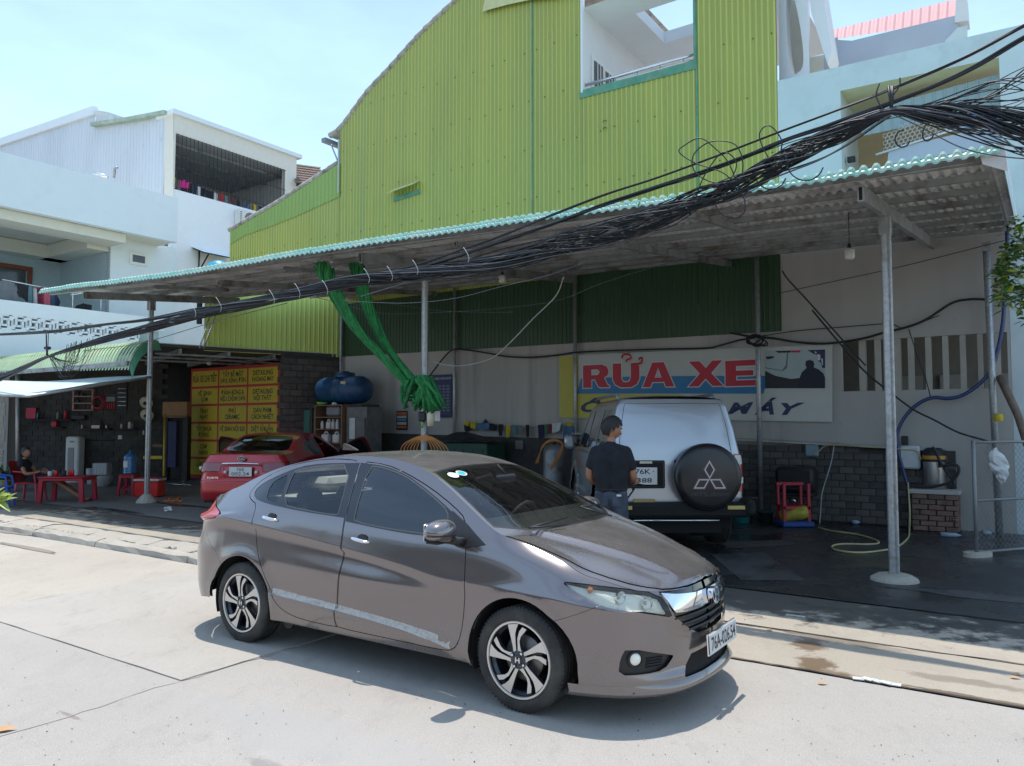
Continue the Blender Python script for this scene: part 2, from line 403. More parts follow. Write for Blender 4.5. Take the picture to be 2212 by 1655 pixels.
G_DRY=ground_mat('dry_floor',(.185,.172,.16),(.145,.137,.13),(.10,.095,.09),speck=.3,wet=(.60,.66,.3,(.07,.065,.062)))
G_STONE=ground_mat('broken_concrete',(.50,.455,.385),(.42,.38,.32),(.28,.25,.205),bump=1.0,wear=.6)
M_CRACK=flat('crack_dark',(.05,.042,.035),.95);M_MUD=mat('mud_water',(.20,.135,.085),.30,var=.25,scale=12)
def slab(name,t0,t1,n0,n1,z,m,h=.10,parent=None,wob=0.0,nt_=1):
 mb=MB();T=street()
 top=[];k=14
 def edge(a,b):
  return[(a[0]+(b[0]-a[0])*i/k+random.uniform(-wob,wob),a[1]+(b[1]-a[1])*i/k+random.uniform(-wob,wob))for i in range(k)]
 poly=edge((t0,n0),(t1,n0))+edge((t1,n0),(t1,n1))+edge((t1,n1),(t0,n1))+edge((t0,n1),(t0,n0))if wob else[(t0,n0),(t1,n0),(t1,n1),(t0,n1)]
 mb.prism(poly,z-h,z,m,T);o=mb.build(name);return o
def sheet(name,poly,z,m,kind='structure'):
 mb=MB();put_poly(mb,poly,m,street((0,0,z)));o=mb.build(name);
 if kind:o['kind']=kind
 return o
gr=MB();gr.add([(-400,-400,-.012),(400,-400,-.012),(400,400,-.012),(-400,400,-.012)],[(0,1,2,3)],G_FAR);tag(gr.build('ground'),kind='structure')
road=sheet('road',[(-60,-9),(40,-9),(40,3.04),(-60,3.04)],.0,G_ROAD)
M_JOINT=flat('joint_dirt',(.35,.318,.275),.95)
strip=sheet('kerbside_lane',[(-60,3.0),(-4.7,3.0),(-4.7,5.58),(-60,5.58)],-.004,M_JOINT)
lane=sheet('road',[(-4.735,3.0401),(40,3.0401),(40,5.58),(-4.735,5.58)],.0,G_ROAD)
ts=[-34.8,-31.3,-28,-24.6,-21.4,-18.1,-14.75,-11.35,-8.06,-4.74]
for i in range(len(ts)-1):
 a,b_=ts[i]+.003,ts[i+1]-.003;m=G_SL[i%3]
 o=slab('slab',a,b_,3.045,5.565,.004+.0015*(i%3),m,.03,wob=.006);o.parent=strip
apron=sheet('apron',[(-60,6.60),(40,6.60),(40,7.93),(-60,7.93)],.004,G_APU)
apron2=sheet('gutter_strip',[(-3.9,5.60),(40,5.60),(40,6.585),(-3.9,6.585)],.002,G_APR)
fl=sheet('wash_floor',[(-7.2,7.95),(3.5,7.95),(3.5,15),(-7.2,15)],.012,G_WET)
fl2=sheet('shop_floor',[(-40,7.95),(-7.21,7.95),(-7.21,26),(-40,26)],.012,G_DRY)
yard=sheet('side_yard',[(3.51,7.95),(30,7.95),(30,22),(3.51,22)],.010,G_APR)
kerb=sheet('gutter',[(-60,5.56),(-3.9,5.56),(-3.9,6.62),(-60,6.62)],-.004,ground_mat('gutter_dirt',(.19,.16,.12),(.13,.11,.085),(.24,.21,.16),bump=1))
mb=MB();P=[]
for k in range(9):
 t=-30+k*.1
t=-30.0;kk=0
while t<-4.0:
 ln=random.uniform(1.2,2.4);e=min(t+ln,-3.95);mb=MB();v=[];f=[]
 prof=[(5.585,0),(5.60,.075),(5.66,.10),(5.76,.098),(5.83,.06),(5.85,-.01)];n_=9;a0=random.uniform(-.008,.008)
 for i in range(n_+1):
  tt=t+.012+(e-t-.024)*i/n_
  for(nn,z)in prof:v.append((tt,nn+a0+random.uniform(-.014,.014),z+(random.uniform(-.014,.008)if z>.05 else 0)))
 for i in range(n_):
  for j in range(5):f.append((i*6+j,(i+1)*6+j,(i+1)*6+j+1,i*6+j+1)[::-1])
 f+=[tuple(range(6)),tuple(range(n_*6,n_*6+6))[::-1]]
 mb.add(v,f,G_STONE,street(),False);o=mb.build('kerb_stone');o.parent=kerb;t=e
t=-30.0
while t<-4.2:
 ln=random.uniform(.7,1.7);e=min(t+ln,-4.0);mb=MB();g=random.uniform(.01,.05);n0=6.02+random.uniform(-.07,.07);sink=random.uniform(-.035,.01)
 k=8;low=[(t+g+(e-t-2*g)*i/k,n0+random.uniform(-.09,.09))for i in range(k+1)];hi=[(t+g*.5+(e-t-g)*i/k,6.585)for i in range(k+1)]
 v=[(a,b_,.055+sink)for a,b_ in low]+[(a,b_,.012)for a,b_ in hi]
 v=[(a,b_,.010+sink*.3+random.uniform(0,.012))for a,b_ in low]+[(a,(b_+6.585)/2+random.uniform(-.05,.05),.055+random.uniform(-.01,.01))for a,b_ in low]+[(a,b_,.018)for a,b_ in hi]
 w=k+1;v+=[(a,b_,-.05)for a,b_ in low]
 f=[(r*w+i,r*w+i+1,(r+1)*w+i+1,(r+1)*w+i)for r in range(2)for i in range(k)]+[(3*w+i,3*w+i+1,i+1,i)for i in range(k)]
 mb.add(v,f,G_STONE,street());o=mb.build('ramp_slab');o.parent=kerb;t=e
mb=MB()
for i in range(420):
 tt=random.uniform(-22,-4);nn=random.uniform(5.86,6.1);s_=random.uniform(.008,.035)
 mb.box((tt,nn,.008+s_*.3),(s_*1.6,s_,s_),G_STONE,street(),rz=random.uniform(0,3),taper=.6)
o=mb.build('gravel');tag(o,kind='stuff')
M_WEED=mat('weed_green',(.075,.12,.025),.8,var=.4,scale=20);mb=MB()
for c in range(34):
 tt=random.choice([random.uniform(-16.5,-14.2),random.uniform(-13.6,-12),random.uniform(-21,-5)]);nn=random.uniform(5.88,6.02)
 for i in range(14):
  a=random.uniform(0,6.28);l=random.uniform(.03,.10);w=.006;x=tt+random.gauss(0,.07);y=nn+random.gauss(0,.03)
  mb.add([(x-w,y,.0),(x+w,y,.0),(x+math.cos(a)*l*.6,y+math.sin(a)*l*.6,l*.7)],[(0,1,2)],M_WEED,street())
tag(mb.build('gutter_weeds'),kind='stuff')
def crack(t0,n0,t1,n1,w=.010,wob=.02,z=.0125,name='crack',m=None,par=None):
 mb=MB();k=max(6,int(math.hypot(t1-t0,n1-n0)/.09));d=np.array([t1-t0,n1-n0]);d/=np.hypot(*d);q=np.array([-d[1],d[0]]);v=[];o=0
 for i in range(k+1):
  o+=random.uniform(-wob,wob)*.5;o*=.9
  c=np.array([t0,n0])+(np.array([t1,n1])-[t0,n0])*i/k+q*o;ww=w*random.uniform(.25,1.1)*(0.2 if i in(0,k)else 1)
  v+=[(*(c-q*ww/2),z),(*(c+q*ww/2),z)]
 mb.add(v,[(2*i,2*i+2,2*i+3,2*i+1)for i in range(k)],m or M_CRACK,street());o=mb.build(name);o.parent=par or road;return o
crack(-4.0,6.59,12,6.60,.022,.03,.0065,par=apron);crack(-7,7.94,3.5,7.94,.02,.02,.0145,par=apron);crack(-3.9,5.59,12,5.60,.035,.02,.0085,par=apron2)
MJ=M_JOINT;crack(-4.70,1.75,-4.74,3.05,.012,.05,.003,m=MJ);crack(-5.6,.9,-4.7,1.75,.016,.06,.003,m=MJ);crack(-4.75,3.05,-4.70,4.3,.010,.04,.008,m=MJ);crack(-40,7.2,-12,7.25,.02,.02,.0065,par=apron);crack(-9.5,6.6,-9.3,9.2,.012,.02,.014,par=apron)
for t_ in(-12.6,-10.2,1.2):crack(t_,6.62,t_+.1,7.93,.012,.02,.0065,par=apron)
def blob(name,t,n,a,b_,z,m,ang=0,seed=1,kind='structure'):
 rr=np.random.default_rng(seed);k=44;ph=rr.uniform(0,6.28,6);poly=[]
 for i in range(k):
  th=2*math.pi*i/k;r=1+sum(.11*math.sin((j+2)*th+ph[j])*(1-.1*j)for j in range(6));x=a*r*math.cos(th);y=b_*r*math.sin(th)
  poly.append((t+x*math.cos(ang)-y*math.sin(ang),n+x*math.sin(ang)+y*math.cos(ang)))
 o=sheet(name,poly,z,m);return o
M_STAIN=ground_mat('damp_concrete',(.235,.185,.135),(.20,.155,.11),(.27,.22,.165),rough=.5,speck=.3)
M_DAMP=ground_mat('damp_patch',(.285,.245,.20),(.25,.215,.175),(.31,.27,.22),rough=.7,speck=.3)
for(px,py,a,b_,s)in((60,1185,.9,.06,21),(20,1150,.6,.1,22)):
 t_,n_=gp(px,py);blob('puddle',t_,n_,a,b_,.0115,M_DAMP,0,s)
for(px,py,a,b_,s)in((395,1093,1.1,.10,31),(560,1120,.8,.12,32),(250,1104,1.0,.10,33)):
 t_,n_=gp(px,py);blob('oil_stain',t_,n_,a,b_,.0165,MATS['wet_floor'],0,s)
M_SCR=ground_mat('rough_screed',(.09,.087,.084),(.06,.059,.058),(.14,.135,.13),rough=.6,bump=1.4,wet=(.5,.6,.25,(.05,.05,.05)))
pp=[gp(*q)for q in((1535,1200),(1650,1196),(1742,1258),(1600,1256))];sheet('rough_patch',pp,.016,M_SCR)
pp=[gp(*q)for q in((1560,1175),(1700,1168),(1720,1180),(1570,1188))];sheet('rough_patch',pp,.016,M_SCR)
t_,n_=gp(2110,1290);blob('rough_patch',t_,n_,.75,.16,.016,M_SCR,0,41)
# sedan surface (numpy)
def pchip(x,xs,ys):
 xs=np.asarray(xs,float);ys=np.asarray(ys,float)
 h=np.diff(xs);d=np.diff(ys)/h
 m=np.zeros(len(xs));m[0]=d[0];m[-1]=d[-1]
 for i in range(1,len(xs)-1):
  if d[i-1]*d[i]>0:
   w1=2*h[i]+h[i-1];w2=h[i]+2*h[i-1]
   m[i]=(w1+w2)/(w1/d[i-1]+w2/d[i])
 x=np.clip(np.asarray(x,float),xs[0],xs[-1])
 i=np.clip(np.searchsorted(xs,x)-1,0,len(xs)-2)
 t=(x-xs[i])/h[i]
 return((1+2*t)*(1-t)**2*ys[i]+t*(1-t)**2*h[i]*m[i]+t*t*(3-2*t)*ys[i+1]+t*t*(t-1)*h[i]*m[i+1])
def pchip_rows(z,Z,Y):
 """per-row monotone hermite: z (n,), Z,Y (k,n) increasing in k"""
 k=Z.shape[0];h=np.maximum(np.diff(Z,axis=0),1e-4);d=np.diff(Y,axis=0)/h
 m=np.zeros_like(Y);m[0]=d[0];m[-1]=d[-1]
 a,b=d[:-1],d[1:]
 w1=2*h[1:]+h[:-1];w2=h[1:]+2*h[:-1]
 ok=a*b>0
 sa=np.where(ok,a,1.0);sb=np.where(ok,b,1.0)
 m[1:-1]=np.where(ok,(w1+w2)/(w1/sa+w2/sb),0.0)
 out=np.zeros_like(z);zc=np.clip(z,Z[0],Z[-1])
 for i in range(k-1):
  sel=(zc>=Z[i])&((zc<Z[i+1])|(i==k-2))
  t=np.clip((zc-Z[i])/h[i],0,1)
  v=((1+2*t)*(1-t)**2*Y[i]+t*(1-t)**2*h[i]*m[i]+t*t*(3-2*t)*Y[i+1]+t*t*(t-1)*h[i]*m[i+1])
  out=np.where(sel,v,out)
 out+=np.where(z>Z[-1],(z-Z[-1])*m[-1],0)+np.where(z<Z[0],(z-Z[0])*m[0],0)
 return out
def sstep(x,a,b):
 t=np.clip((np.asarray(x,float)-a)/(b-a),0,1);return t*t*(3-2*t)
GREY=dict(W=.848,rail=[(-3.60,1.06),(-3.40,1.085),(-3.20,1.115),(-3.05,1.14),(-2.90,1.185),(-2.70,1.262),(-2.45,1.345),(-2.2,1.403),(-1.9,1.447),(-1.6,1.462),(-1.35,1.452),(-1.15,1.425),(-.97,1.382),(-.75,1.295),(-.5,1.175),(-.3,1.075),(-.18,1.022),(0,.972),(.2,.908),(.35,.85),(.5,.80),(.9,.76)],top_f=[(0,.862),(.25,.80),(.5,.742),(.75,.728),(1,.732)],top_r=[(0,1.135),(.5,1.08),(.8,1.075),(1,1.085)],belt=[(-3.6,1.0),(-3.1,1.0),(-2.6,1.04),(-2.1,1.06),(-1.5,1.02),(-.8,.965),(-.3,.945),(0,.90),(.25,.825),(.45,.755),(.7,.70),(1.0,.70)],crease=[(-3.6,.975),(-2.95,.962),(-2.2,.905),(-1.483,.838),(-.9,.772),(-.548,.722),(0,.71),(1,.60)],low=[(-3.6,.45),(-2.21,.435),(-1.4,.392),(-.525,.335),(1,.30)],xs_f=.22,xs_r=-2.93,nf=2.35,nr=2.7,xf=[(.15,.83),(.20,.885),(.24,.90),(.30,.875),(.45,.885),(.56,.875),(.66,.865),(.73,.845),(.8,.82)],xr=[(.2,-3.40),(.30,-3.48),(.45,-3.53),(.62,-3.545),(.75,-3.51),(.9,-3.475),(1.0,-3.45),(1.12,-3.42)],hood=[(-.5,1.10),(-.2,1.066),(0,1.035),(.3,.972),(.5,.915),(.7,.838),(.8,.788),(.85,.752),(.9,.72)],deck=[(-3.6,1.08),(-3.40,1.105),(-3.25,1.118),(-3.0,1.135),(-2.7,1.15)],taper=.10,hub_r=-2.6,arch=.362)
class Sedan:
 LF=1.0
 def __init__(s,P):s.P=P
 def c(s,key,x):a=s.P[key];return pchip(x,[p[0]for p in a],[p[1]for p in a])
 def Y(s,x,z):
  P=s.P;W=P['W']
  x=np.asarray(x,float);z=np.asarray(z,float);x,z=np.broadcast_arrays(x,z);shp=x.shape
  x=x.ravel();z=z.ravel()
  zb=s.c('belt',x);zc=np.minimum(s.c('crease',x),zb-.06);zl=s.c('low',x)
  ac=sstep(x,-.40,-1.35);al=sstep(x,-.40,-.6)*sstep(x,-2.32,-2.15)
  zm=np.minimum(.62,zc-.12)
  tp=P['taper']*sstep(x,-2.3,-3.3)
  rf=sstep(x,-.1,.5)*.012;qd=sstep(x,-.22,.10)
  Z=np.array([0*x+.15,0*x+.235,zl-.018,zl+.022,zm,zc-.046,zc-.003,zc+.010,zb-.035,zb+.012,zb+.20,zb+.46])
  Y=np.array([0*x+W-.070,0*x+W-.024,W-.008+.016*al,W-.010-.010*al,W-.006+0*x,W-.004-.030*ac,W+.004+0*x,W+.0015+0*x,W-.028-.35*tp-rf,W-.048-tp*.6-rf*1.3,W-.048-.112-tp-rf*2,W-.048-.29-tp-rf*3])
  y=pchip_rows(z,Z,Y)
  y=y-.050*qd*np.clip((z-zb+.012)/.085,0,1.25)**2*(z<1.1)
  for hx in(0,P['hub_r']):
   d=np.hypot(x-hx,z-.31);y=y+.010*np.exp(-((d-P['arch'])/.06)**2)*(z<.8)
  return y.reshape(shp)
 def top(s,t):
  """height of the rail for surface parameter t"""
  P=s.P;t=np.asarray(t,float)
  z=s.c('rail',t)
  zf=s.c('top_f',np.clip((t-P['xs_f'])/s.LF,0,1));zr=s.c('top_r',np.clip((P['xs_r']-t)/s.LF,0,1))
  w=sstep(t,P['xs_f']-.02,P['xs_f']+.18);z=z*(1-w)+zf*w
  w=sstep(t,P['xs_r']+.02,P['xs_r']-.18);z=z*(1-w)+zr*w
  return z
 def pt(s,t,z):
  """(t,z) -> x,y ; t = x along the straight part, past xs_f / xs_r it runs round the corner"""
  P=s.P;t=np.asarray(t,float);z=np.asarray(z,float);t,z=np.broadcast_arrays(t,z)
  th=np.clip((t-P['xs_f'])/s.LF,0,1)*np.pi/2;tr=np.clip((P['xs_r']-t)/s.LF,0,1)*np.pi/2
  xf=s.c('xf',z);xr=s.c('xr',z)
  f=t>P['xs_f'];r=t<P['xs_r']
  if P.get('polar'):
   def pl(a,n_):c,s_=np.maximum(np.cos(a),0),np.sin(a);q=(c**n_+s_**n_)**(1/n_);return c/q,s_/q
   cf,sf=pl(th,P['nf']);cr_,sr=pl(tr,P['nr']);xx=np.where(f,P['xs_f']+(xf-P['xs_f'])*sf,np.where(r,P['xs_r']+(xr-P['xs_r'])*sr,t))
   yy=s.Y(np.clip(xx,-3.8,.9),z)*np.where(f,cf,np.where(r,cr_,1.0));return xx,yy
  xx=np.where(f,P['xs_f']+(xf-P['xs_f'])*np.sin(th)**(2/P['nf']),np.where(r,P['xs_r']+(xr-P['xs_r'])*np.sin(tr)**(2/P['nr']),t))
  yy=s.Y(np.clip(xx,-3.6,.9),z)
  yy=yy*np.where(f,np.maximum(np.cos(th),0)**(2/P['nf']),np.where(r,np.maximum(np.cos(tr),0)**(2/P['nr']),1.0))
  return xx,yy
 def t_of_y(s,y,z,front=True):
  """parameter t of the point with half-width y on the front (or rear) fascia at height z"""
  P=s.P;ts=np.linspace(0,1,400);t=P['xs_f']+ts*s.LF if front else P['xs_r']-ts*s.LF
  _,yy=s.pt(t,z+0*t);return float(np.interp(-y,-yy,t))
 def t_of_x(s,x,z):
  t=np.linspace(s.P['xs_r']-s.LF,s.P['xs_f']+s.LF,2400);xx,_=s.pt(t,z+0*t);return float(np.interp(x,xx,t))
  # car materials
def car_paint(name,col,metal=.75,rough=.32,dust=.0,dustcol=(.30,.27,.235),flake=0):
 m=bpy.data.materials.new(name);m.use_nodes=True;nt=m.node_tree;L=nt.links.new
 b=nt.nodes['Principled BSDF'];b.inputs['Metallic'].default_value=metal;b.inputs['Roughness'].default_value=rough
 b.inputs['Coat Weight'].default_value=1.0;b.inputs['Coat Roughness'].default_value=.06
 g=nt.nodes.new('ShaderNodeNewGeometry');t=nt.nodes.new('ShaderNodeTexCoord');sx=nt.nodes.new('ShaderNodeSeparateXYZ');L(g.outputs['Normal'],sx.inputs[0])
 n=nt.nodes.new('ShaderNodeTexNoise');n.inputs['Scale'].default_value=5;n.inputs['Detail'].default_value=9;n.inputs['Roughness'].default_value=.6;L(t.outputs['Object'],n.inputs[0])
 n2=nt.nodes.new('ShaderNodeTexNoise');n2.inputs['Scale'].default_value=90;n2.inputs['Detail'].default_value=3;L(t.outputs['Object'],n2.inputs[0])
 so=nt.nodes.new('ShaderNodeSeparateXYZ');L(t.outputs['Object'],so.inputs[0])
 up=nt.nodes.new('ShaderNodeMapRange');up.inputs[1].default_value=.55;up.inputs[2].default_value=.98;up.inputs[3].default_value=0;up.inputs[4].default_value=dust;L(sx.outputs[2],up.inputs[0])
 lo=nt.nodes.new('ShaderNodeMapRange');lo.inputs[1].default_value=.62;lo.inputs[2].default_value=.22;lo.inputs[3].default_value=0;lo.inputs[4].default_value=dust*.8;L(so.outputs[2],lo.inputs[0])
 ad=nt.nodes.new('ShaderNodeMath');ad.operation='MAXIMUM';L(up.outputs[0],ad.inputs[0]);L(lo.outputs[0],ad.inputs[1])
 r=nt.nodes.new('ShaderNodeMapRange');r.inputs[1].default_value=.3;r.inputs[2].default_value=.7;r.inputs[3].default_value=.7;r.inputs[4].default_value=1.3;L(n.outputs[0],r.inputs[0])
 r2=nt.nodes.new('ShaderNodeMapRange');r2.inputs[1].default_value=.3;r2.inputs[2].default_value=.7;r2.inputs[3].default_value=.8;r2.inputs[4].default_value=1.2;L(n2.outputs[0],r2.inputs[0])
 m1=nt.nodes.new('ShaderNodeMath');m1.operation='MULTIPLY';L(ad.outputs[0],m1.inputs[0]);L(r.outputs[0],m1.inputs[1])
 m2=nt.nodes.new('ShaderNodeMath');m2.operation='MULTIPLY';m2.use_clamp=True;L(m1.outputs[0],m2.inputs[0]);L(r2.outputs[0],m2.inputs[1])
 b.inputs['Base Color'].default_value=rgb(col)
 d=nt.nodes.new('ShaderNodeBsdfDiffuse');d.inputs[0].default_value=rgb(dustcol);d.inputs['Roughness'].default_value=.6
 mxs=nt.nodes.new('ShaderNodeMixShader');L(m2.outputs[0],mxs.inputs[0]);L(b.outputs[0],mxs.inputs[1]);L(d.outputs[0],mxs.inputs[2])
 L(mxs.outputs[0],nt.nodes['Material Output'].inputs[0]);return m
M_GREY=car_paint('brown_grey_paint',(.205,.178,.178),metal=.8,rough=.18,dust=.24)
M_BLK=flat('black_trim',(.012,.012,.013),.45);M_GLOSSBLK=flat('gloss_black',(.008,.008,.009),.12,coat=.5)
M_UNDER=flat('underbody',(.012,.012,.012),.9);M_CHROME=flat('chrome',(.75,.76,.78),.07,1.0)
M_TYRE=mat('tyre_rubber',(.030,.028,.026),.82,var=.2,scale=30,dirt=(.085,.075,.062),dscale=6,dlo=.42,dhi=.8)
M_ALLOY=flat('machined_alloy',(.62,.60,.57),.32,.75);M_RIMDK=flat('dark_rim_paint',(.035,.040,.050),.3,.4,coat=.5)
M_STEEL=flat('brake_steel',(.20,.19,.18),.45,.8)
M_LENS=thin_glass('lamp_lens',(.97,.97,.93),refl=.40,dust=.10);M_LAMPIN=flat('lamp_reflector',(.86,.84,.72),.38,.25)
M_AMBER=flat('amber_lens',(.75,.22,.03),.2,coat=.6);M_RED=mat('red_lens',(.42,.012,.016),.18,coat=1,var=.1,scale=3)
M_REDGL=flat('red_lens_dark',(.20,.008,.010),.15,coat=1)
M_PLATE=flat('plate_white',(.60,.60,.58),.45);M_INK=flat('plate_ink',(.012,.012,.014),.5)
M_INT=flat('cabin_grey',(.065,.070,.068),.75);M_INTD=flat('cabin_dark',(.014,.015,.017),.8);M_CREAM=flat('cream_cloth',(.42,.39,.33),.8)
M_GLS=thin_glass('side_glass',(.30,.36,.38),refl=1.15);M_GLB=thin_glass('rear_side_glass',(.74,.80,.80),refl=.7);M_GLF=thin_glass('windscreen_glass',(.86,.92,.88),refl=.5,dust=.008);M_GLR=thin_glass('rear_glass',(.16,.19,.20),refl=1.2)
M_STICK=flat('sticker_white',(.78,.80,.76),.5);M_STEAL=flat('sticker_teal',(.02,.38,.40),.5);M_SCREAM=flat('sticker_cream',(.72,.72,.50),.5)
M_DUSTY=mat('road_dust',(.47,.445,.41),.95,var=.15,scale=50,dirt=(.33,.31,.285),dscale=30)
def ring(cx,cz,r,a0,a1,n=28):return[(cx+r*math.cos(R(a0+(a1-a0)*i/n)),cz+r*math.sin(R(a0+(a1-a0)*i/n)))for i in range(n+1)]
def make_wheel(parent,x,y,rim_r=.2235,tyre_r=.307,w=.19,style='swirl',seed=0):
 """wheel with its outer face towards -y (mirrored when y > 0)"""
 sg=-1 if y<0 else 1
 o=bpy.data.objects.new('wheel',None);COL.objects.link(o);o.parent=parent
 o.matrix_basis=frame((x,y,tyre_r),(1,0,0),(0,0,1),(0,sg,0))if sg<0 else frame((x,y,tyre_r),(-1,0,0),(0,0,1),(0,sg,0))
 o.empty_display_size=.1
 mb=MB();h=w/2
 prof=[(rim_r-.004,-h-.004-h),(rim_r+.01,-2*h),(tyre_r-.03,-2*h),(tyre_r-.006,-2*h+.02),(tyre_r,-2*h+.035)]
 prof=[(rim_r-.002,-w),(rim_r+.012,-w-.004),(tyre_r-.028,-w-.002),(tyre_r-.006,-w+.016),(tyre_r,-w+.03)]
 for k in range(4):
  z=-w+.045+k*(w-.09)/3;prof+=[(tyre_r,z-.006),(tyre_r-.008,z-.004),(tyre_r-.008,z+.004),(tyre_r,z+.006)]
 prof+=[(tyre_r,-.030),(tyre_r-.006,-.014),(tyre_r-.022,-.002),(tyre_r-.040,.004),(rim_r+.028,.006),(rim_r+.012,.001),(rim_r+.004,-.010),(rim_r-.006,-.012)]
 mb.lathe(prof,M_TYRE,72)
 for k in range(72):
  a=2*math.pi*k/72;T=Matrix.Rotation(a,4,'Z')
  mb.box((tyre_r-.008,0,-.024),(.011,.0085,.024),M_TYRE,T,rot=Matrix.Rotation(.42,3,'Y'))
 part(mb,'tyre',o,world=False,auto=35)
 mb=MB()
 mb.lathe([(rim_r-.030,-w+.01),(rim_r-.030,-.045),(rim_r-.014,-.03),(rim_r-.012,-.012)],M_RIMDK,48)
 mb.lathe([(rim_r-.013,-.010),(rim_r-.010,.001),(rim_r+.001,.003),(rim_r+.006,-.006)],M_ALLOY if style!='steel' else M_STEEL,60)
 mb.lathe([(.0,-.06),(.12,-.06),(.135,-.07),(.135,-.10),(0,-.10)],M_STEEL,32)
 mb.lathe([(0,-w+.005),(rim_r-.03,-w+.005)],M_UNDER,24)
 if style=='swirl':
  k=rim_r-.012
  wide=[(-.165,.20),(-.075,.225),(-.110,.50),(-.128,.70),(-.095,.85),(-.035,.985),(-.20,.965),(-.385,.915),(-.30,.66),(-.205,.38)]
  thin=[(-.020,.20),(.085,.14),(.115,.20),(.055,.36),(.022,.52),(.062,.66),(.170,.79),(.245,.885),(.105,.925),(.005,.79),(-.050,.58),(-.030,.36)]
  for q in range(5):
   T=Matrix.Rotation(R(-2-72*q),4,'Z')
   for poly in(wide,thin):
    P=[(px*k,py*k)for px,py in poly]
    mb.prism(P,-.034,-.0045,M_RIMDK,T,cap_mat=M_ALLOY)
  mb.lathe([(.066,-.03),(.064,-.008),(.052,-.004),(.030,-.004),(.0,-.004)],M_RIMDK,30)
  for q in range(4):
   a=R(58+90*q);T=Matrix.Translation((.047*math.cos(a),.047*math.sin(a),0))
   mb.lathe([(.0125,-.004),(.0125,.001),(.009,.001),(.009,-.002)],M_RIMDK,14,T)
   mb.lathe([(.0085,-.004),(.0085,.004),(.005,.007),(0,.007)],M_CHROME,6,T,smooth=False)
 else:
  for q in range(5):
   T=Matrix.Rotation(R(72*q),4,'Z');k=rim_r-.012
   mb.prism([(-.14*k,.2*k),(.14*k,.2*k),(.2*k,.97*k),(-.2*k,.97*k)],-.05,-.012,M_ALLOY,T)
  mb.lathe([(.06,-.03),(.055,-.006),(0,-.006)],M_ALLOY,24)
 part(mb,'rim',o,world=False,auto=40)
 if style=='swirl':
  mb=MB()
  mb.lathe([(.031,-.004),(.030,.0),(.027,.003),(0,.003)],M_GLOSSBLK,28)
  for s_ in(-1,1):mb.prism([(s_*.0165,-.015),(s_*.0095,-.015),(s_*.0075,.015),(s_*.0145,.015)],.003,.0055,M_CHROME)
  mb.box((0,0,.0042),(.018,.0055,.0026),M_CHROME)
  part(mb,'hub_cap',o,world=False)
 return o
def arch_liner(parent,S,hx,side,r=.372):
 mb=MB();M=frame((hx,side*.30,.31),(1,0,0),(0,0,1),(0,side,0))if side<0 else frame((hx,side*.30,.31),(-1,0,0),(0,0,1),(0,side,0))
 mb.lathe([(0,0),(r,0),(r,.50)],M_UNDER,40,M,a0=R(-20),a1=R(200));return mb
 # the grey saloon
def sedan_grid(S,dt=.02,t0=None,t1=None):
 P=S.P;t0=P['xs_r']-S.LF if t0 is None else t0;t1=P['xs_f']+S.LF if t1 is None else t1
 out=[]
 for i,t in enumerate(np.arange(t0,t1+1e-6,dt)):
  x,_=S.pt(t,.6);x=float(np.clip(x,-3.6,.9));zb=float(S.c('belt',x));zc=min(float(S.c('crease',x)),zb-.06);zl=float(S.c('low',x));zm=min(.62,zc-.12)
  zt=float(S.top(t))
  an=[.15,.235,zl-.018,zl+.022,zm,zc-.046,zc-.003,zc+.010,zb-.035,zb+.012]
  an=[a for a in an if a<zt-.01]+[zt]
  for a,b in zip(an[:-1],an[1:]):
   k=max(1,int((b-a)/.022))
   for j in range(k):out.append((t,a+(b-a)*j/k+.0003*(i%2)))
 return np.array(out)
def sedan_bounds(S):
 P=S.P;ts=np.arange(P['xs_r']-S.LF,P['xs_f']+S.LF+1e-6,.02);top=[(float(t),float(S.top(t)))for t in ts]
 zbot=lambda t:.19 if t>.30 else(.225 if t>-2.7 else .30-.04*min(1,max(0,(-3.0-t)/.3)))
 b=[];a=P['arch']
 low=[(t,zbot(t))for t in np.arange(P['xs_f']+S.LF,.36,-.03)]
 f=[p for p in ring(0,.31,a,0,180)if p[1]>.2];f=ring(0,.31,a,-16,196);rr=ring(P['hub_r'],.31,a,-13,181)
 mid=[(t,.225)for t in np.arange(-.37,P['hub_r']+.37,-.05)]
 back=[(t,zbot(t))for t in np.arange(P['hub_r']-.375,P['xs_r']-S.LF-1e-6,-.03)]
 return top+low+f+mid+rr+back+[(P['xs_r']-S.LF,zbot(P['xs_r']-S.LF))]
def sweep(S,bul,k=2.4):
 us=[b[0]for b in bul];bx=[b[1]for b in bul];bz=[b[2]for b in bul]
 def pos(u,q):
  z=S.top(u);y=S.Y(u,z);c=1-np.abs(q)**k
  return np.stack([u+pchip(u,us,bx)*c,q*y,z+pchip(u,us,bz)*c],1)
 return pos
def side_pos(S):
 def pos(t,z):
  x,y=S.pt(t,z);return np.stack([x,y,z],1)
 return pos
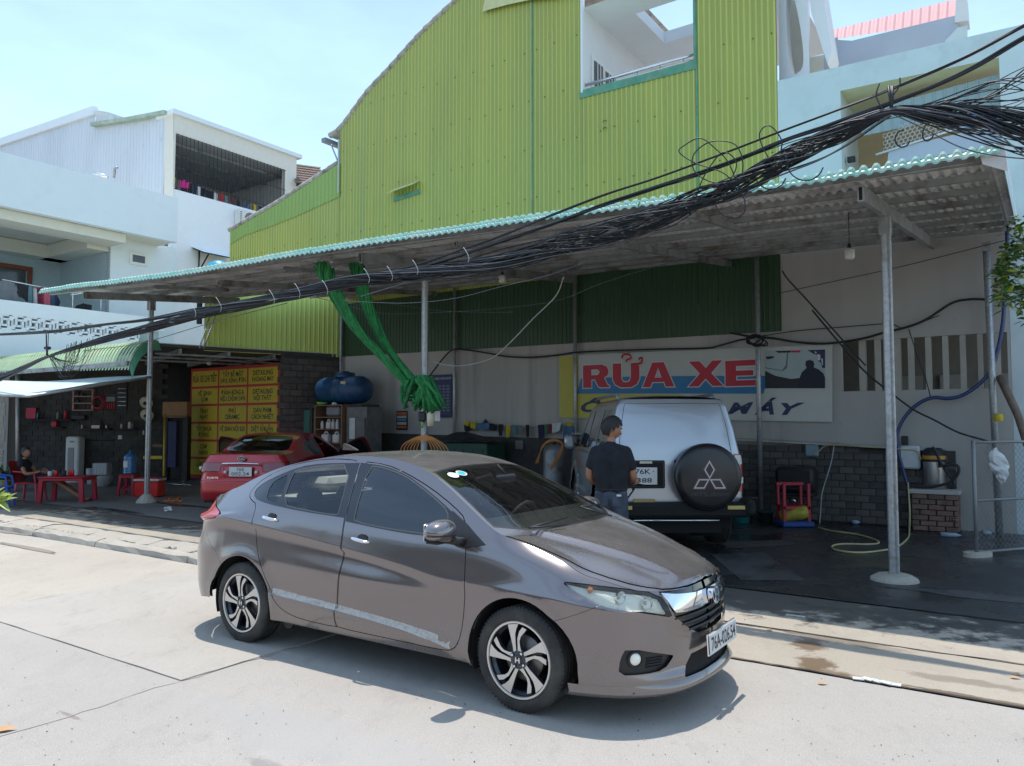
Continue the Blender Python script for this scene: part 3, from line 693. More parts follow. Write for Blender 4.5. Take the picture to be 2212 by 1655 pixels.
def cap_pos(S,key,k=2.2,ridge=0):
 """hood or deck as a height over (x, q), edge = body rail"""
 front=key=='hood';P=S.P
 ts=np.linspace(P['xs_f']-.6,P['xs_f']+S.LF,300)if front else np.linspace(P['xs_r']+.6,P['xs_r']-S.LF,300)
 zt=S.top(ts);xe,ye=S.pt(ts,zt)
 o=np.argsort(xe);XE,YE,ZE=xe[o],ye[o],zt[o]
 def pos(x,y):
  e=np.interp(x,XE,YE);ze=np.interp(x,XE,ZE);zc=np.maximum(S.c(key,x),ze)
  q=np.clip(np.abs(y)/np.maximum(e,1e-3),0,1);z=ze+(zc-ze)*(1-q**k)
  if ridge:
   yl=.52-.30*np.clip((x+.15)/.95,0,1);am=ridge*sstep(x,-.2,0)*sstep(x,.84,.6)
   z=z+am*np.exp(-((np.abs(y)-yl)/.030)**2)+am*.6*sstep(np.abs(y),yl-.05,yl+.0)*0-am*.8*sstep(np.abs(y),yl+.0,yl+.10)*sstep(np.abs(y),e,e-.1)
  return np.stack([x,y,z],1)
 edge=[(float(a),float(b))for a,b in zip(xe,ye)]
 return pos,edge
def wiper(parent,a,b,c,M=M_BLK):
 mb=MB();mb.tube([a,b],.006,M,6);mb.tube([b,c],[.008,.004],M,6);part(mb,'wiper',parent,world=False)
def build_grey():
 S=Sedan(GREY);P=GREY
 c,s=math.cos(.5957292),math.sin(.5957292)
 car=thing('parked_car','brown grey saloon car parked on the concrete road in front of the car wash','car',frame((.5028,5.3165,0),(c,-s,0),(s,c,0),(0,0,1)))
 g=sedan_grid(S);B=sedan_bounds(S)
 fd=smooth_poly([(-1.592,1.425),(-1.336,1.409),(-1.112,1.352),(-.844,1.262),(-.600,1.160),(-.47,1.09),(-.41,.96),(-.398,.90),(-.386,.68),(-.405,.464),(-.438,.351),(-.475,.295),(-.554,.275),(-1.0,.275),(-1.512,.275),(-1.530,.30),(-1.535,.418),(-1.50,.65),(-1.474,.842),(-1.487,1.03)],it=1)
 rd=smooth_poly([(-1.603,1.425),(-1.495,1.03),(-1.482,.842),(-1.508,.65),(-1.543,.418),(-1.538,.30),(-1.52,.275),(-1.90,.278),(-2.10,.315),(-2.21,.41),(-2.33,.59),(-2.445,.78),(-2.468,.966),(-2.492,1.075),(-2.60,1.10),(-2.665,1.135),(-2.655,1.19),(-2.575,1.265),(-2.384,1.345),(-2.219,1.395),(-1.951,1.432),(-1.75,1.436)],it=1)
 gf=smooth_poly([(-1.490,1.392),(-1.357,1.385),(-1.139,1.340),(-.945,1.268),(-.753,1.186),(-.64,1.13),(-.60,1.05),(-.595,.985),(-.785,.985),(-1.095,.996),(-1.400,1.020),(-1.415,1.06)],it=1)
 gr=smooth_poly([(-1.668,1.397),(-1.961,1.383),(-2.190,1.345),(-2.235,1.328),(-2.185,1.092),(-1.939,1.070),(-1.600,1.050),(-1.575,1.07)],it=1)
 gq=smooth_poly([(-2.272,1.315),(-2.364,1.279),(-2.440,1.225),(-2.400,1.108),(-2.228,1.098)],it=1)
 frame_r=smooth_poly([(-1.592,1.412),(-1.594,1.414),(-1.60,1.412),(-1.961,1.402),(-2.200,1.368),(-2.384,1.300),(-2.55,1.232),(-2.618,1.168),(-2.56,1.112),(-2.39,1.086),(-1.939,1.052),(-1.494,1.034),(-1.493,1.032),(-1.494,1.036)],it=1)
 frame_f=smooth_poly([(-1.586,1.414),(-1.587,1.413),(-1.58,1.414),(-1.336,1.398),(-1.112,1.345),(-.93,1.276),(-.72,1.186),(-.555,1.105),(-.535,.98),(-.785,.967),(-1.095,.981),(-1.480,1.012),(-1.482,1.012),(-1.484,1.016)],it=1)
 tri=[(-.60,1.135),(-.45,1.065),(-.262,.955),(-.40,.925),(-.60,.945)]
 lamp=smooth_poly([(.262,.792),(.34,.790),(.54,.768),(.82,.728),(.90,.63),(.915,.590),(.83,.612),(.766,.633),(.608,.660),(.489,.684),(.42,.712),(.33,.752)],it=1)
 tail=smooth_poly([(-3.60,.90),(-3.22,.890),(-2.945,.935),(-2.905,.962),(-2.97,.995),(-3.10,1.03),(-3.20,1.075),(-3.42,1.075),(-3.60,1.05)],it=1)
 zt=float(S.top(1.22))
 chrome=[(.832,.724),(.935,.708),(1.10,.692),(1.22,.690),(1.22,.615),(1.14,.600),(1.0,.606),(.935,.612),(.925,.622)]
 upper_black=[(.80,.745),(1.22,.745),(1.22,.452),(1.10,.460),(1.03,.50),(.93,.590),(.92,.62),(.83,.727)]
 intake=[(1.045,.352),(1.22,.356),(1.22,.222),(1.0,.220),(.965,.245)]
 fog=smooth_poly([(.62,.452),(.90,.380),(.91,.365),(.85,.302),(.72,.296),(.578,.298),(.585,.39)],it=1)
 seamf=[(.235,.576),(.489,.690)]
 fbump=[(.232,.572),(.489,.686),(.52,.69),(.80,.62),(1.30,.62),(1.30,.15),(.22,.15),(.22,.3)]
 rbump=[(-2.835,.585),(-2.95,.700),(-3.13,.890),(-3.22,.888),(-3.60,.888),(-4.0,.888),(-4.0,.15),(-2.835,.15)]
 trunk=[(-3.60,.89),(-4.0,.89),(-4.0,1.2),(-3.60,1.2)]
 bp=smooth_poly([(-1.592,1.412),(-1.668,1.40),(-1.575,1.05),(-1.495,1.03)],it=0)
 g_in=.0028
 regs=[('glass_front',inset(gf,.002)),('glass_rear',inset(gr,.002)),('glass_quarter',inset(gq,.002)),('trim',inset(gf,-.006)),('trim',inset(gr,-.006)),('frame_front',inset(frame_f,.001)),('frame_rear',inset(frame_r,.001)),('triangle',tri),('door_front',inset(fd,g_in)),('door_rear',inset(rd,g_in)),(None,inset(fd,-g_in)),(None,inset(rd,-g_in)),('lamp',inset(lamp,.003)),(None,inset(lamp,-.002)),('tail',inset(tail,.002)),(None,inset(tail,-.003)),('chrome',chrome),('grille',upper_black),('intake',intake),('fog',fog),('front_bumper',inset(fbump,.0022)),(None,fbump),('rear_bumper',inset(rbump,.0022)),(None,rbump),('trunk',trunk)]
 pc=cut_surface(side_pos(S),g,regs,B)
 near=lambda k:[(*pc[k],True)];both=lambda k:[(*pc[k],True),(*pc[k],False)]
 sh=lambda nm,k,m,off=0,th=0,par=car,pcs=None:shell(nm,pcs or both(k),m,par,None,outward=-1,off=off,thick=th)
 body=sh('body','rest',M_GREY)
 for side in(True,False):
  for k,gk,fk in(('door_front','glass_front','frame_front'),('door_rear','glass_rear','frame_rear')):
   d=sh('door',k,M_GREY,pcs=[(*pc[k],side)])
   sh('window_frame',fk,M_GLOSSBLK,-.002,par=d,pcs=[(*pc[fk],side)])
   sh('window',gk,M_GLS if k=='door_front' else M_GLB,-.005,par=d,pcs=[(*pc[gk],side)])
   if k=='door_rear':sh('quarter_window','glass_quarter',M_GLB,-.005,par=d,pcs=[(*pc['glass_quarter'],side)])
   if k=='door_front':sh('mirror_base','triangle',M_BLK,.004,par=d,pcs=[(*pc['triangle'],side)])
   if k=='door_rear':sh('window_trim','trim',flat('grey_rubber',(.07,.07,.07),.5),-.001,par=d,pcs=[(*pc['trim'],side)])
   hx,hz=((-1.300,.908),(-2.262,.990))[k=='door_rear'];sg=-1 if side else 1
   y0=float(S.Y(hx,hz))
   cup=MB();cup.lathe([(.050,.0005),(.044,.0015),(.02,.002),(0,.002)],flat('handle_recess',(.05,.044,.042),.35,.5),26,frame((hx+.012,sg*(y0+.001),hz),(1,0,0),(0,0,1),(0,sg,0))@Matrix.Diagonal((1.0,.72,1,1)))
   part(cup,'handle_recess',d,world=False)
   hb=MB();pts=[];rr=[]
   for i in range(13):
    u=-1+i/6;pts.append((hx+u*.088,sg*(y0+.004+.024*(1-u**4)),hz-.004-.010*u));rr.append(.014*(1-.55*abs(u)**3))
   hb.tube(pts,rr,M_CHROME,10);part(hb,'handle',d,world=False)
 lamps=[]
 for side in(True,False):
  sg=-1 if side else 1
  l=sh('headlight','lamp',M_LENS,.002,pcs=[(*pc['lamp'],side)])
  back=MB()
  v,f,n=pc['lamp'];v2=v-(-n)*0+n*.045;v2=v2.copy();n2=n
  if side:v2=v2*[1,-1,1];f2=f[:,::-1]
  else:f2=f
  back.add(v2,f2,M_LAMPIN);part(back,'reflector',l,world=False)
  for(tt,zz,rr_)in((.60,.712,.036),(.76,.672,.040)):
   x,y=S.pt(tt,zz);x=float(x)-.03;y=float(y)-.022
   bl=MB();T=frame((x,sg*y,zz),(0,1,0),(0,0,1),(1,0,0))@Matrix.Rotation(R(20*sg),4,'Y')
   bl.lathe([(rr_,.012),(rr_*.8,-.01),(rr_*.35,-.03),(0,-.03)],M_CHROME,22,T);bl.lathe([(.012,-.03),(.012,-.005),(0,0)],M_PLATE,12,T)
   part(bl,'reflector_bowl',l,world=False)
  am=MB();x,y=S.pt(.42,.75);am.lathe([(.02,0),(.014,.018),(0,.024)],M_AMBER,14,frame((float(x)-.022,sg*(float(y)-.028),.752),(0,1,0),(0,0,1),(1,0,0)));part(am,'indicator',l,world=False)
  tl=sh('taillight','tail',M_RED,.004,pcs=[(*pc['tail'],side)])
 hl=sh('lamp_housing','lamp',M_BLK,-.062)
 fb=sh('front_bumper','front_bumper',M_GREY);rb=sh('rear_bumper','rear_bumper',M_GREY);tk=sh('trunk_lid','trunk',M_GREY)
 gl=sh('grille','grille',M_GLOSSBLK,-.018)
 sh('chrome_bar','chrome',M_CHROME,.012,.02,par=gl)
 for zz in(.575,.535,.495):
  mb=MB();ts=np.linspace(.93+(.575-zz)*1.2,1.22,12);pts=[]
  for t in list(ts)+list(ts[::-1][1:]):pass
  P1=[(float(S.pt(t,zz)[0])-.004,-float(S.pt(t,zz)[1]),zz)for t in ts];P2=[(p[0],-p[1],p[2])for p in P1[::-1]][1:]
  mb.tube(P1+P2,.007,M_BLK,6);part(mb,'slat',gl,world=False)
 ik=sh('lower_intake','intake',M_BLK,-.03);[sh('fog_recess','fog',M_BLK,-.020,pcs=[(*pc['fog'],q_)])for q_ in(True,False)]
 mb=MB()
 ts=np.linspace(.30,1.22,36)
 for sg in(-1,1):
  lip=[]
  for t in ts:
   x,y=S.pt(t,.215);out=.004+.036*float(sstep(t,.5,1.0));lip.append((float(x)+out,sg*float(y)*(1+.02*float(sstep(t,.3,.8))),.192+.012*float(sstep(t,.8,1.1))))
  v=[];f=[]
  for i,p in enumerate(lip):
   xi,yi=S.pt(ts[i],.236);v+=[(float(xi)-.002,sg*float(yi)*.999,.236),p,(p[0]-.012,p[1],p[2]-.022),(p[0]-.16,p[1]*.96,p[2]-.018)]
   if i:
    k=4*(i-1)
    for j in range(3):
     q=(k+j,k+j+1,k+j+5,k+j+4);f.append(q if sg<0 else q[::-1])
  mb.add(v,f,M_GREY,None,True)
 part(mb,'lip_spoiler',car,world=False)
 for sg in(-1,1):
  x,y=S.pt(.675,.378);T=frame((float(x)-.012,sg*(float(y)-.014),.378),(0,1,0),(0,0,1),(1,0,0))@Matrix.Rotation(R(38*sg),4,'Y')
  mb=MB();mb.lathe([(.050,.0),(.046,.012),(.038,.006),(.037,-.01)],M_BLK,24,T);part(mb,'fog_lamp_surround',car,world=False)
  mb=MB();mb.lathe([(.034,.004),(.026,.012),(0,.016)],M_LAMPIN,20,T);part(mb,'fog_lamp',car,world=False)
  gr_=MB()
  for i in range(4):
   z=.325+.016*i;ts2=np.linspace(.745,.845,5);gr_.tube([(float(S.pt(t,z)[0])-.012,sg*(float(S.pt(t,z)[1])-.008),z)for t in ts2],.004,M_BLK,5)
  part(gr_,'fog_grille',car,world=False)
 bul=[(-3.1,-.06,.0),(-2.9,-.09,.01),(-2.6,-.06,.03),(-2.3,-.03,.03),(-1.9,0,.026),(-1.5,.0,.024),(-1.1,.03,.022),(-.92,.055,.022),(-.6,.10,.020),(-.35,.150,.006),(-.2,.19,-.008),(-.1,.20,-.02)]
 sp=sweep(S,bul)
 gu,gq_=np.meshgrid(np.arange(-2.93,-.14,.03),np.linspace(-1,1,41));gg=np.stack([gu.ravel(),gq_.ravel()*.999],1)
 ws=smooth_poly([(-.945,-.93),(-.945,.93),(-.80,.945),(-.40,.955),(-.235,.965),(-.225,0),(-.235,-.965),(-.40,-.955),(-.80,-.945)],it=1)
 wb_=smooth_poly([(-.957,-.96),(-.957,.96),(-.80,.968),(-.40,.975),(-.21,.985),(-.20,0),(-.21,-.985),(-.40,-.975),(-.80,-.968)],it=1)
 rw=smooth_poly([(-2.90,-.80),(-2.42,-.84),(-2.36,-.78),(-2.33,0),(-2.36,.78),(-2.42,.84),(-2.90,.80),(-2.92,0)],it=1)
 pr=cut_surface(sp,gg,[('ws',ws),('wseal',wb_),('rw',rw)],[(-2.93,-1),(-.15,-1),(-.15,1),(-2.93,1)])
 up=lambda nm,k,m,off=0,th=0,par=car:shell(nm,[(*pr[k],False)],m,par,None,1,off,th)
 rf=up('roof','rest',M_GREY);wsd=up('windshield','ws',M_GLF,-.004);up('window_seal','wseal',M_BLK,-.003,par=wsd);up('rear_window','rw',M_GLB,-.003)
 def sticker(u,q,r,m1,m2):
  p=sp(np.array([u,u+.01,u]),np.array([q,q,q+.01]));nx=np.cross(p[1]-p[0],p[2]-p[0]);nx/=np.linalg.norm(nx);ex=(p[1]-p[0])/np.linalg.norm(p[1]-p[0]);ey=np.cross(nx,ex)
  T=frame(p[0]+nx*.004,ex,ey,nx);mb=MB();mb.lathe([(r,0),(0,.0006)],m1,26,T,False);mb.lathe([(r*.78,.0012),(0,.0014)],m2,26,T,False);part(mb,'sticker',wsd,world=False)
 sticker(-.835,-.77,.042,M_STICK,M_SCREAM);sticker(-.845,-.62,.042,M_STICK,M_STEAL)
 hp,he=cap_pos(S,'hood',2.2,.009);dp,de=cap_pos(S,'deck',3.0)
 gx,gy=np.meshgrid(np.arange(-.36,.93,.02),np.arange(-.80,.801,.02));hg=np.stack([gx.ravel(),gy.ravel()],1)
 hb_=[p for p in he if p[0]>-.36];hb_=[(p[0],p[1]*.988)for p in hb_];hb2=hb_+[(p[0],-p[1])for p in hb_[::-1]][1:]
 seam=smooth_poly([(-.145,-.62),(-.16,-.742),(-.10,-.728),(-.035,-.708),(.065,-.695),(.262,-.680),(.36,-.668),(.55,-.610),(.735,-.470),(.795,-.355),(.835,-.20),(.850,0),(.835,.20),(.795,.355),(.735,.470),(.55,.610),(.36,.668),(.262,.680),(.065,.695),(-.035,.708),(-.10,.728),(-.16,.742),(-.145,.62),(-.03,.45),(.02,0),(-.03,-.45)],it=1)
 ph=cut_surface(hp,hg,[('hood',inset(seam,.003)),(None,inset(seam,-.002)),('cowl',[(-.36,-.70),(-.36,.70),(-.15,.75),(.03,.5),(.07,0),(.03,-.5),(-.15,-.75)])],hb2)
 shell('hood',[(*ph['hood'],False)],M_GREY,car,None,1);shell('fender',[(*ph['rest'],False)],M_GREY,car,None,1,-.004);shell('cowl',[(*ph['cowl'],False)],M_BLK,car,None,1,-.012)
 gx,gy=np.meshgrid(np.arange(-3.6,-2.6,.03),np.arange(-.80,.801,.03));dg_=np.stack([gx.ravel(),gy.ravel()],1)
 db=[p for p in de if p[0]<-2.62];db2=db+[(p[0],-p[1])for p in db[::-1]][1:]
 pd=cut_surface(dp,dg_,[],db2);shell('deck',[(*pd['rest'],False)],M_GREY,car,None,1)
 ib=cut_surface(side_pos(S),g[::3],[(None,inset(lamp,-.01)),(None,inset(tail,.0)),(None,inset(upper_black,0)),(None,inset(smooth_poly([(-1.67,1.5),(-2.7,1.5),(-2.72,1.06),(-1.48,.99),(-.5,.955),(-.16,.96),(-.5,1.3),(-1,1.5)],it=0),.0))],B)
 shell('inner_shell',[(*ib['rest'],True),(*ib['rest'],False)],M_UNDER,car,None,-1,-.024)
 mb=MB();mb.box((-1.35,0,.22),(3.6,1.30,.05),M_UNDER);mb.box((-1.3,0,.30),(1.9,1.5,.12),M_UNDER);mb.box((.25,0,.5),(.8,.9,.5),M_UNDER);mb.box((-3.0,0,.55),(.7,1.0,.5),M_UNDER)
 part(mb,'underbody',car,world=False)
 mb=MB();mb.tube([(-.30,.35,.205),(-.30,-.35,.205)],.02,M_UNDER)
 for xx in(-2.2,):mb.prism([(xx-.02,.22),(xx+.10,.22),(xx+.08,.165),(xx+.04,.15),(xx,.16)],.72,.735,M_BLK,frame((0,0,0),(1,0,0),(0,0,1),(0,-1,0)))
 for xx in(.42,.62):mb.prism([(xx-.02,.20),(xx+.06,.20),(xx+.02,.165)],.62,.68,M_BLK,frame((0,0,0),(1,0,0),(0,0,1),(0,-1,0)))
 part(mb,'air_deflector',car,world=False)
 for hx in(0,-2.6):
  for sd_ in(-1,1):part(arch_liner(car,S,hx,sd_),'arch_liner',car,world=False)
 for side in(True,False):
  band=[(-2.24,.445),(-2.205,.468),(-1.9,.449),(-1.52,.430),(-1.2,.412),(-.9,.391),(-.65,.366),(-.51,.340),(-.505,.290),(-.62,.318),(-.9,.352),(-1.2,.375),(-1.52,.394),(-1.9,.413),(-2.17,.425)]
  pb=cut_surface(side_pos(S),g,[('band',band)],[(-2.3,.28),(-.48,.28),(-.48,.5),(-2.3,.5)]);shell('dust_streak',[(*pb['band'],side)],M_DUSTY,car,None,-1,.0008)
  break
 mb=MB();D=MB()
 prof=[(-.10,.90),(-.12,.985),(-.30,1.005),(-.52,.975),(-.62,.93),(-.66,.80),(-.60,.55)]
 v=[];f=[]
 for j,yy in enumerate((-.70,-.45,0,.45,.70)):
  for(x_,z_)in prof:v.append((x_+(.10 if abs(yy)<.5 else 0),yy,z_+(.02 if 0<yy<.6 else 0)))
 for j in range(4):
  for i in range(6):f.append((j*7+i,j*7+i+1,j*7+i+8,j*7+i+7))
 D.add(v,f,flat('dashboard_grey',(.42,.48,.45),.75),None,True)
 hood_=[(-.62,.95),(-.60,1.02),(-.50,1.05),(-.36,1.03),(-.30,1.0)]
 D.add([(x_,y_,z_)for y_ in(.20,.52)for(x_,z_)in hood_],[(i,i+1,i+6,i+5)for i in range(4)],flat('dashboard_grey',(.16,.185,.175),.75),None,True)
 part(D,'dashboard',car,world=False)
 T=frame((-.78,.36,.93),(0,1,0),(.42,0,.90),(-.90,0,.42));mb.tube([(.185*math.cos(a),.185*math.sin(a),0)for a in np.linspace(0,2*math.pi,33)],.014,M_INTD,8,T,False);mb.box((0,0,0),(.34,.05,.03),M_INTD,T);mb.box((0,-.06,0),(.05,.18,.03),M_INTD,T)
 part(mb,'steering_wheel',car,world=False)
 def seat(x,y,w,m,hd=True):
  q=MB();q.bevbox((x,y,.50),(.50,w,.16),m,.05);q.bevbox((x-.26,y,.80),(.14,w*.92,.56),m,.05)
  if hd:q.bevbox((x-.30,y,1.15),(.10,.26,.17),m,.045);q.tube([(x-.29,y-.06,1.0),(x-.30,y-.06,1.1)],.007,M_CHROME,6);q.tube([(x-.29,y+.06,1.0),(x-.30,y+.06,1.1)],.007,M_CHROME,6)
  part(q,'seat',car,world=False)
 ms=flat('seat_vinyl',(.030,.032,.036),.35)
 for yy in(.36,-.36):seat(-1.15,yy,.50,ms)
 seat(-2.0,0,1.25,ms,False)
 q=MB()
 for yy in(-.42,0,.42):q.bevbox((-2.30,yy,1.10),(.10,.26,.16),ms,.045)
 part(q,'headrest',car,world=False)
 q=MB();q.box((-2.62,0,1.10),(.55,1.24,.03),M_CREAM);q.bevbox((-2.60,.15,1.18),(.36,.5,.12),M_CREAM,.05);part(q,'parcel_shelf',car,world=False)
 q=MB();v,f,n=pr['rest'];q.add(v-n*.03,f[:,::-1],M_CREAM,None,True);part(q,'headliner',car,world=False)
 q=MB();q.bevbox((-.66,0,1.30),(.03,.24,.065),M_INTD,.02);q.tube([(-.66,0,1.33),(-.74,0,1.40)],.008,M_INTD);part(q,'inner_mirror',car,world=False)
 for sg in(-1,1):
  q=MB();T=frame((-.50,sg*.955,1.035),(1,0,0),(0,1,0),(0,0,1))
  n1,n2=20,12;v=[];f=[]
  for i in range(n1):
   a=2*math.pi*i/n1
   for j in range(n2+1):
    b_=-math.pi/2+math.pi*j/n2;cx=math.cos(b_)
    x_=.085*math.copysign(abs(math.cos(a)*cx)**.85,math.cos(a)*cx)+.012*0;y_=.118*math.copysign(abs(math.sin(a)*cx)**.8,math.sin(a)*cx);z_=.070*math.copysign(abs(math.sin(b_))**.85,math.sin(b_))
    if x_<-.045:x_=-.045-.2*(x_+.045)*-1*0
    v.append((x_,y_,z_*(1-.15*y_*sg/.118)))
  for i in range(n1):
   for j in range(n2):f.append((i*(n2+1)+j,((i+1)%n1)*(n2+1)+j,((i+1)%n1)*(n2+1)+j+1,i*(n2+1)+j+1))
  q.add(v,f,M_GREY,T,True);mr=part(q,'side_mirror',car,world=False)
  q=MB();q.tube([(-.43,sg*.79,.955),(-.46,sg*.83,.965),(-.50,sg*.90,.985)],[.030,.026,.03],M_BLK,8)
  q.tube([(-.500+.086*math.cos(a),sg*(.955+.119*math.sin(a)),1.020)for a in np.linspace(-1.6,1.6,15)],.006,M_BLK,6)
  q.bevbox((-.50,sg*.955,.975),(.10,.17,.018),M_BLK,.008)
  part(q,'mirror_foot',mr,world=False)
  q=MB();q.box((-.548,sg*.955,1.036),(.004,.19,.105),M_CHROME);part(q,'mirror_glass',mr,world=False)
 for hx in(0,-2.6):
  for yy in(-.835,.835):make_wheel(car,hx,yy)
 q=MB();q.prism([(0,0),(.17,0),(.15,.012),(.05,.048),(.012,.055)],-.014,.014,M_GREY,frame((-2.36,0,1.478),(1,0,0),(0,0,1),(0,-1,0)));part(q,'antenna',car,world=False)
 wiper(car,(.02,-.30,1.045),(-.07,-.60,1.052),(-.05,-.15,1.075));wiper(car,(.05,.30,1.045),(-.12,.15,1.112),(-.16,.56,1.10))
 q=MB();T=frame((.902,0,.650),(0,1,0),(0,0,1),(1,0,0))@Matrix.Rotation(R(-6),4,'X')
 out=smooth_poly([(-.062,.050),(.062,.050),(.050,-.052),(-.050,-.052)],it=2);inn=[(a*.80,b*.80)for a,b in out]
 n_=len(out);q.add([(a,b,.012)for a,b in out]+[(a,b,.012)for a,b in inn]+[(a,b,-.02)for a,b in out]+[(a,b,-.01)for a,b in inn],[(i,(i+1)%n_,n_+(i+1)%n_,n_+i)for i in range(n_)]+[(2*n_+i,2*n_+(i+1)%n_,(i+1)%n_,i)for i in range(n_)]+[(n_+i,n_+(i+1)%n_,3*n_+(i+1)%n_,3*n_+i)for i in range(n_)],M_CHROME,T)
 put_poly(q,inn,M_GLOSSBLK,T,0.0)
 for s_ in(-1,1):q.prism([(s_*.036,.040),(s_*.019,.040),(s_*.013,-.040),(s_*.029,-.040)],0,.018,M_CHROME,T)
 q.box((0,.0,.008),(.040,.016,.014),M_CHROME,T);part(q,'emblem',gl,world=False)
 q=MB();T=frame((.945,.03,.395),(0,1,0),(0,0,1),(1,0,0))@Matrix.Rotation(R(-3),4,'X')
 q.bevbox((0,0,0),(.48,.118,.006),M_PLATE,.003,T);q.box((0,0,-.01),(.49,.125,.008),M_CHROME,T)
 pl=part(q,'licence_plate',fb,world=False)
 q=MB();put_text(q,'76A-026.54',-.215,-.040,.215,.040,M_INK,T,.012,d=.0045);part(q,'plate_number',pl,world=False)
 q=MB();q.tube([(-3.30,-.42,.26),(-3.47,-.42,.255)],.028,M_CHROME,14);part(q,'exhaust_pipe',car,world=False)
 q=MB();q.box((-.33,-.40,1.025),(.09,.13,.003),M_STICK);part(q,'paper_slip',car,world=False)
 return car
CAR=build_grey()
# the green-clad building
WN=14.2
def corr_mat(name,col,rough=.42,streak=(.30,.30,.05),tint=(.08,.25,.15),amount=.5,metal=.0):
 m=bpy.data.materials.new(name);m.use_nodes=True;nt=m.node_tree;L=nt.links.new;b=nt.nodes['Principled BSDF'];b.inputs['Roughness'].default_value=rough;b.inputs['Metallic'].default_value=metal
 t=nt.nodes.new('ShaderNodeTexCoord')
 def ns(sc,st,lo,hi,mxv):
  mpn=nt.nodes.new('ShaderNodeMapping');mpn.inputs['Scale'].default_value=st;L(t.outputs['Object'],mpn.inputs[0])
  n=nt.nodes.new('ShaderNodeTexNoise');n.inputs['Scale'].default_value=sc;n.inputs['Detail'].default_value=7;n.inputs['Roughness'].default_value=.6;L(mpn.outputs[0],n.inputs[0])
  r=nt.nodes.new('ShaderNodeMapRange');r.inputs[1].default_value=lo;r.inputs[2].default_value=hi;r.inputs[3].default_value=0;r.inputs[4].default_value=mxv;L(n.outputs[0],r.inputs[0]);return r.outputs[0]
 o=None;prev=rgb(col)
 for(fac,c)in((ns(.55,(1,1,.35),.42,.68,.55*amount),tuple(q*.72 for q in col)),(ns(2.2,(1,1,.05),.50,.74,.8*amount),streak),(ns(3.0,(1,1,.03),.60,.80,.8*amount),tint),(ns(7,(1,1,.3),.62,.75,.35*amount),tuple(q*.5 for q in col))):
  x=nt.nodes.new('ShaderNodeMixRGB');L(fac,x.inputs[0])
  if o is None:x.inputs[1].default_value=prev
  else:L(o,x.inputs[1])
  x.inputs[2].default_value=rgb(c);o=x.outputs[0]
 L(o,b.inputs['Base Color']);MATS[name]=m;return m
M_LIME=corr_mat('faded_green_sheet',(.315,.345,.062),streak=(.44,.41,.05),tint=(.16,.29,.14),amount=.8)
M_RIB=corr_mat('skylit_rib',(.48,.49,.14),streak=(.53,.52,.10),tint=(.32,.42,.22),amount=.6)  # paler yellow: sky light caught by the ribs, painted into their colour
M_DKGRN=corr_mat('deep_green_sheet',(.032,.080,.034),streak=(.05,.11,.045),tint=(.02,.06,.035))
M_WINGG=corr_mat('bright_green_sheet',(.62,.76,.20),streak=(.55,.70,.18),tint=(.09,.28,.12))
M_TEAL=mat('teal_flashing',(.085,.26,.17),.45,var=.2,scale=5,dirt=(.20,.30,.18),dscale=3)
M_RUST=mat('rusty_bits',(.10,.07,.05),.8)
def cladding(mb,t0,t1,zlo,zhi,m,c=None,pitch=.112,depth=.014,rib=.022,e=None,o0=None,ribm=None):
 """ribbed sheet between t0 and t1 on plane n=c; zlo and zhi are functions of t"""
 c=WN if c is None else c;k0=math.floor(t0/pitch);ts_=[]
 k=k0
 while k*pitch<t1+pitch:
  for(a,d)in((0,0),(pitch-rib-.016,0),(pitch-rib*.5-.012,depth),(pitch-rib*.5+.0,depth)):
   tt=k*pitch+a
   if t0<tt<t1:ts_.append((tt,d))
  k+=1
 def dd(t):
  a=(t/pitch-math.floor(t/pitch))*pitch;return float(np.interp(a,[0,pitch-rib-.016,pitch-rib*.5-.012,pitch-rib*.5,pitch],[0,0,depth,depth,0]))
 ts_=[(t0,dd(t0))]+ts_+[(t1,dd(t1))];v=[];f=[]
 E=E_T if e is None else e;Nn=E_N if e is None else np.cross(E_Z,E)*1.0
 O=E_N*c if o0 is None else np.array(o0)
 for(tt,d)in ts_:
  for z in(zlo(tt),zhi(tt)):
   p=O+E*tt-Nn*d;v.append((p[0],p[1],z))
 fr=[]
 for i in range(len(ts_)-1):
  if ts_[i+1][0]-ts_[i][0]<1e-5:continue
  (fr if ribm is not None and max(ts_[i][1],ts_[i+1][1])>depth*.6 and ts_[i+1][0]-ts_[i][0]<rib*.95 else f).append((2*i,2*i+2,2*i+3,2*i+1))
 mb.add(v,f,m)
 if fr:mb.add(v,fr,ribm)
def TZ(x,y,c=WN):return tz(wall(x,y,c))
roof_pts=[TZ(497,500),TZ(600,440),TZ(735,352)]
eave_pts=[TZ(735,283),TZ(791,205),TZ(844,149),TZ(908,77),TZ(990,0)]
t_l=roof_pts[0][0];t_c=TZ(735,700)[0];t_r=TZ(1683,400)[0]
zpk=eave_pts[-1][1];slope=(eave_pts[-1][1]-eave_pts[0][1])/(eave_pts[-1][0]-eave_pts[0][0])
t_pk=eave_pts[-1][0]+1.9;rl=eave_pts+[(t_pk,zpk+1.9*slope),(t_r+.2,zpk+1.9*slope-.35*(t_r-t_pk))]
def ztop(t):
 if t<eave_pts[0][0]:return float(np.interp(t,[p[0]for p in roof_pts],[p[1]for p in roof_pts]))
 return float(np.interp(t,[p[0]for p in rl],[p[1]for p in rl]))
ob=[TZ(1261,13),TZ(1258,195),TZ(1502,130)];oL=ob[1][0];oR=ob[2][0];zs0,zs1=TZ(1258,201)[1],TZ(1502,137)[1]
z_can=lambda t:4.86
GB=thing('clad_building','tall building clad in ribbed yellow green metal sheets rising behind the canopy','building',TN(t_r,WN,0))
sheets=[]
edges_=[t_l]
t=t_l
while t<t_r-.6:
 t+=1.01
 if t<t_r-.4:edges_.append(t)
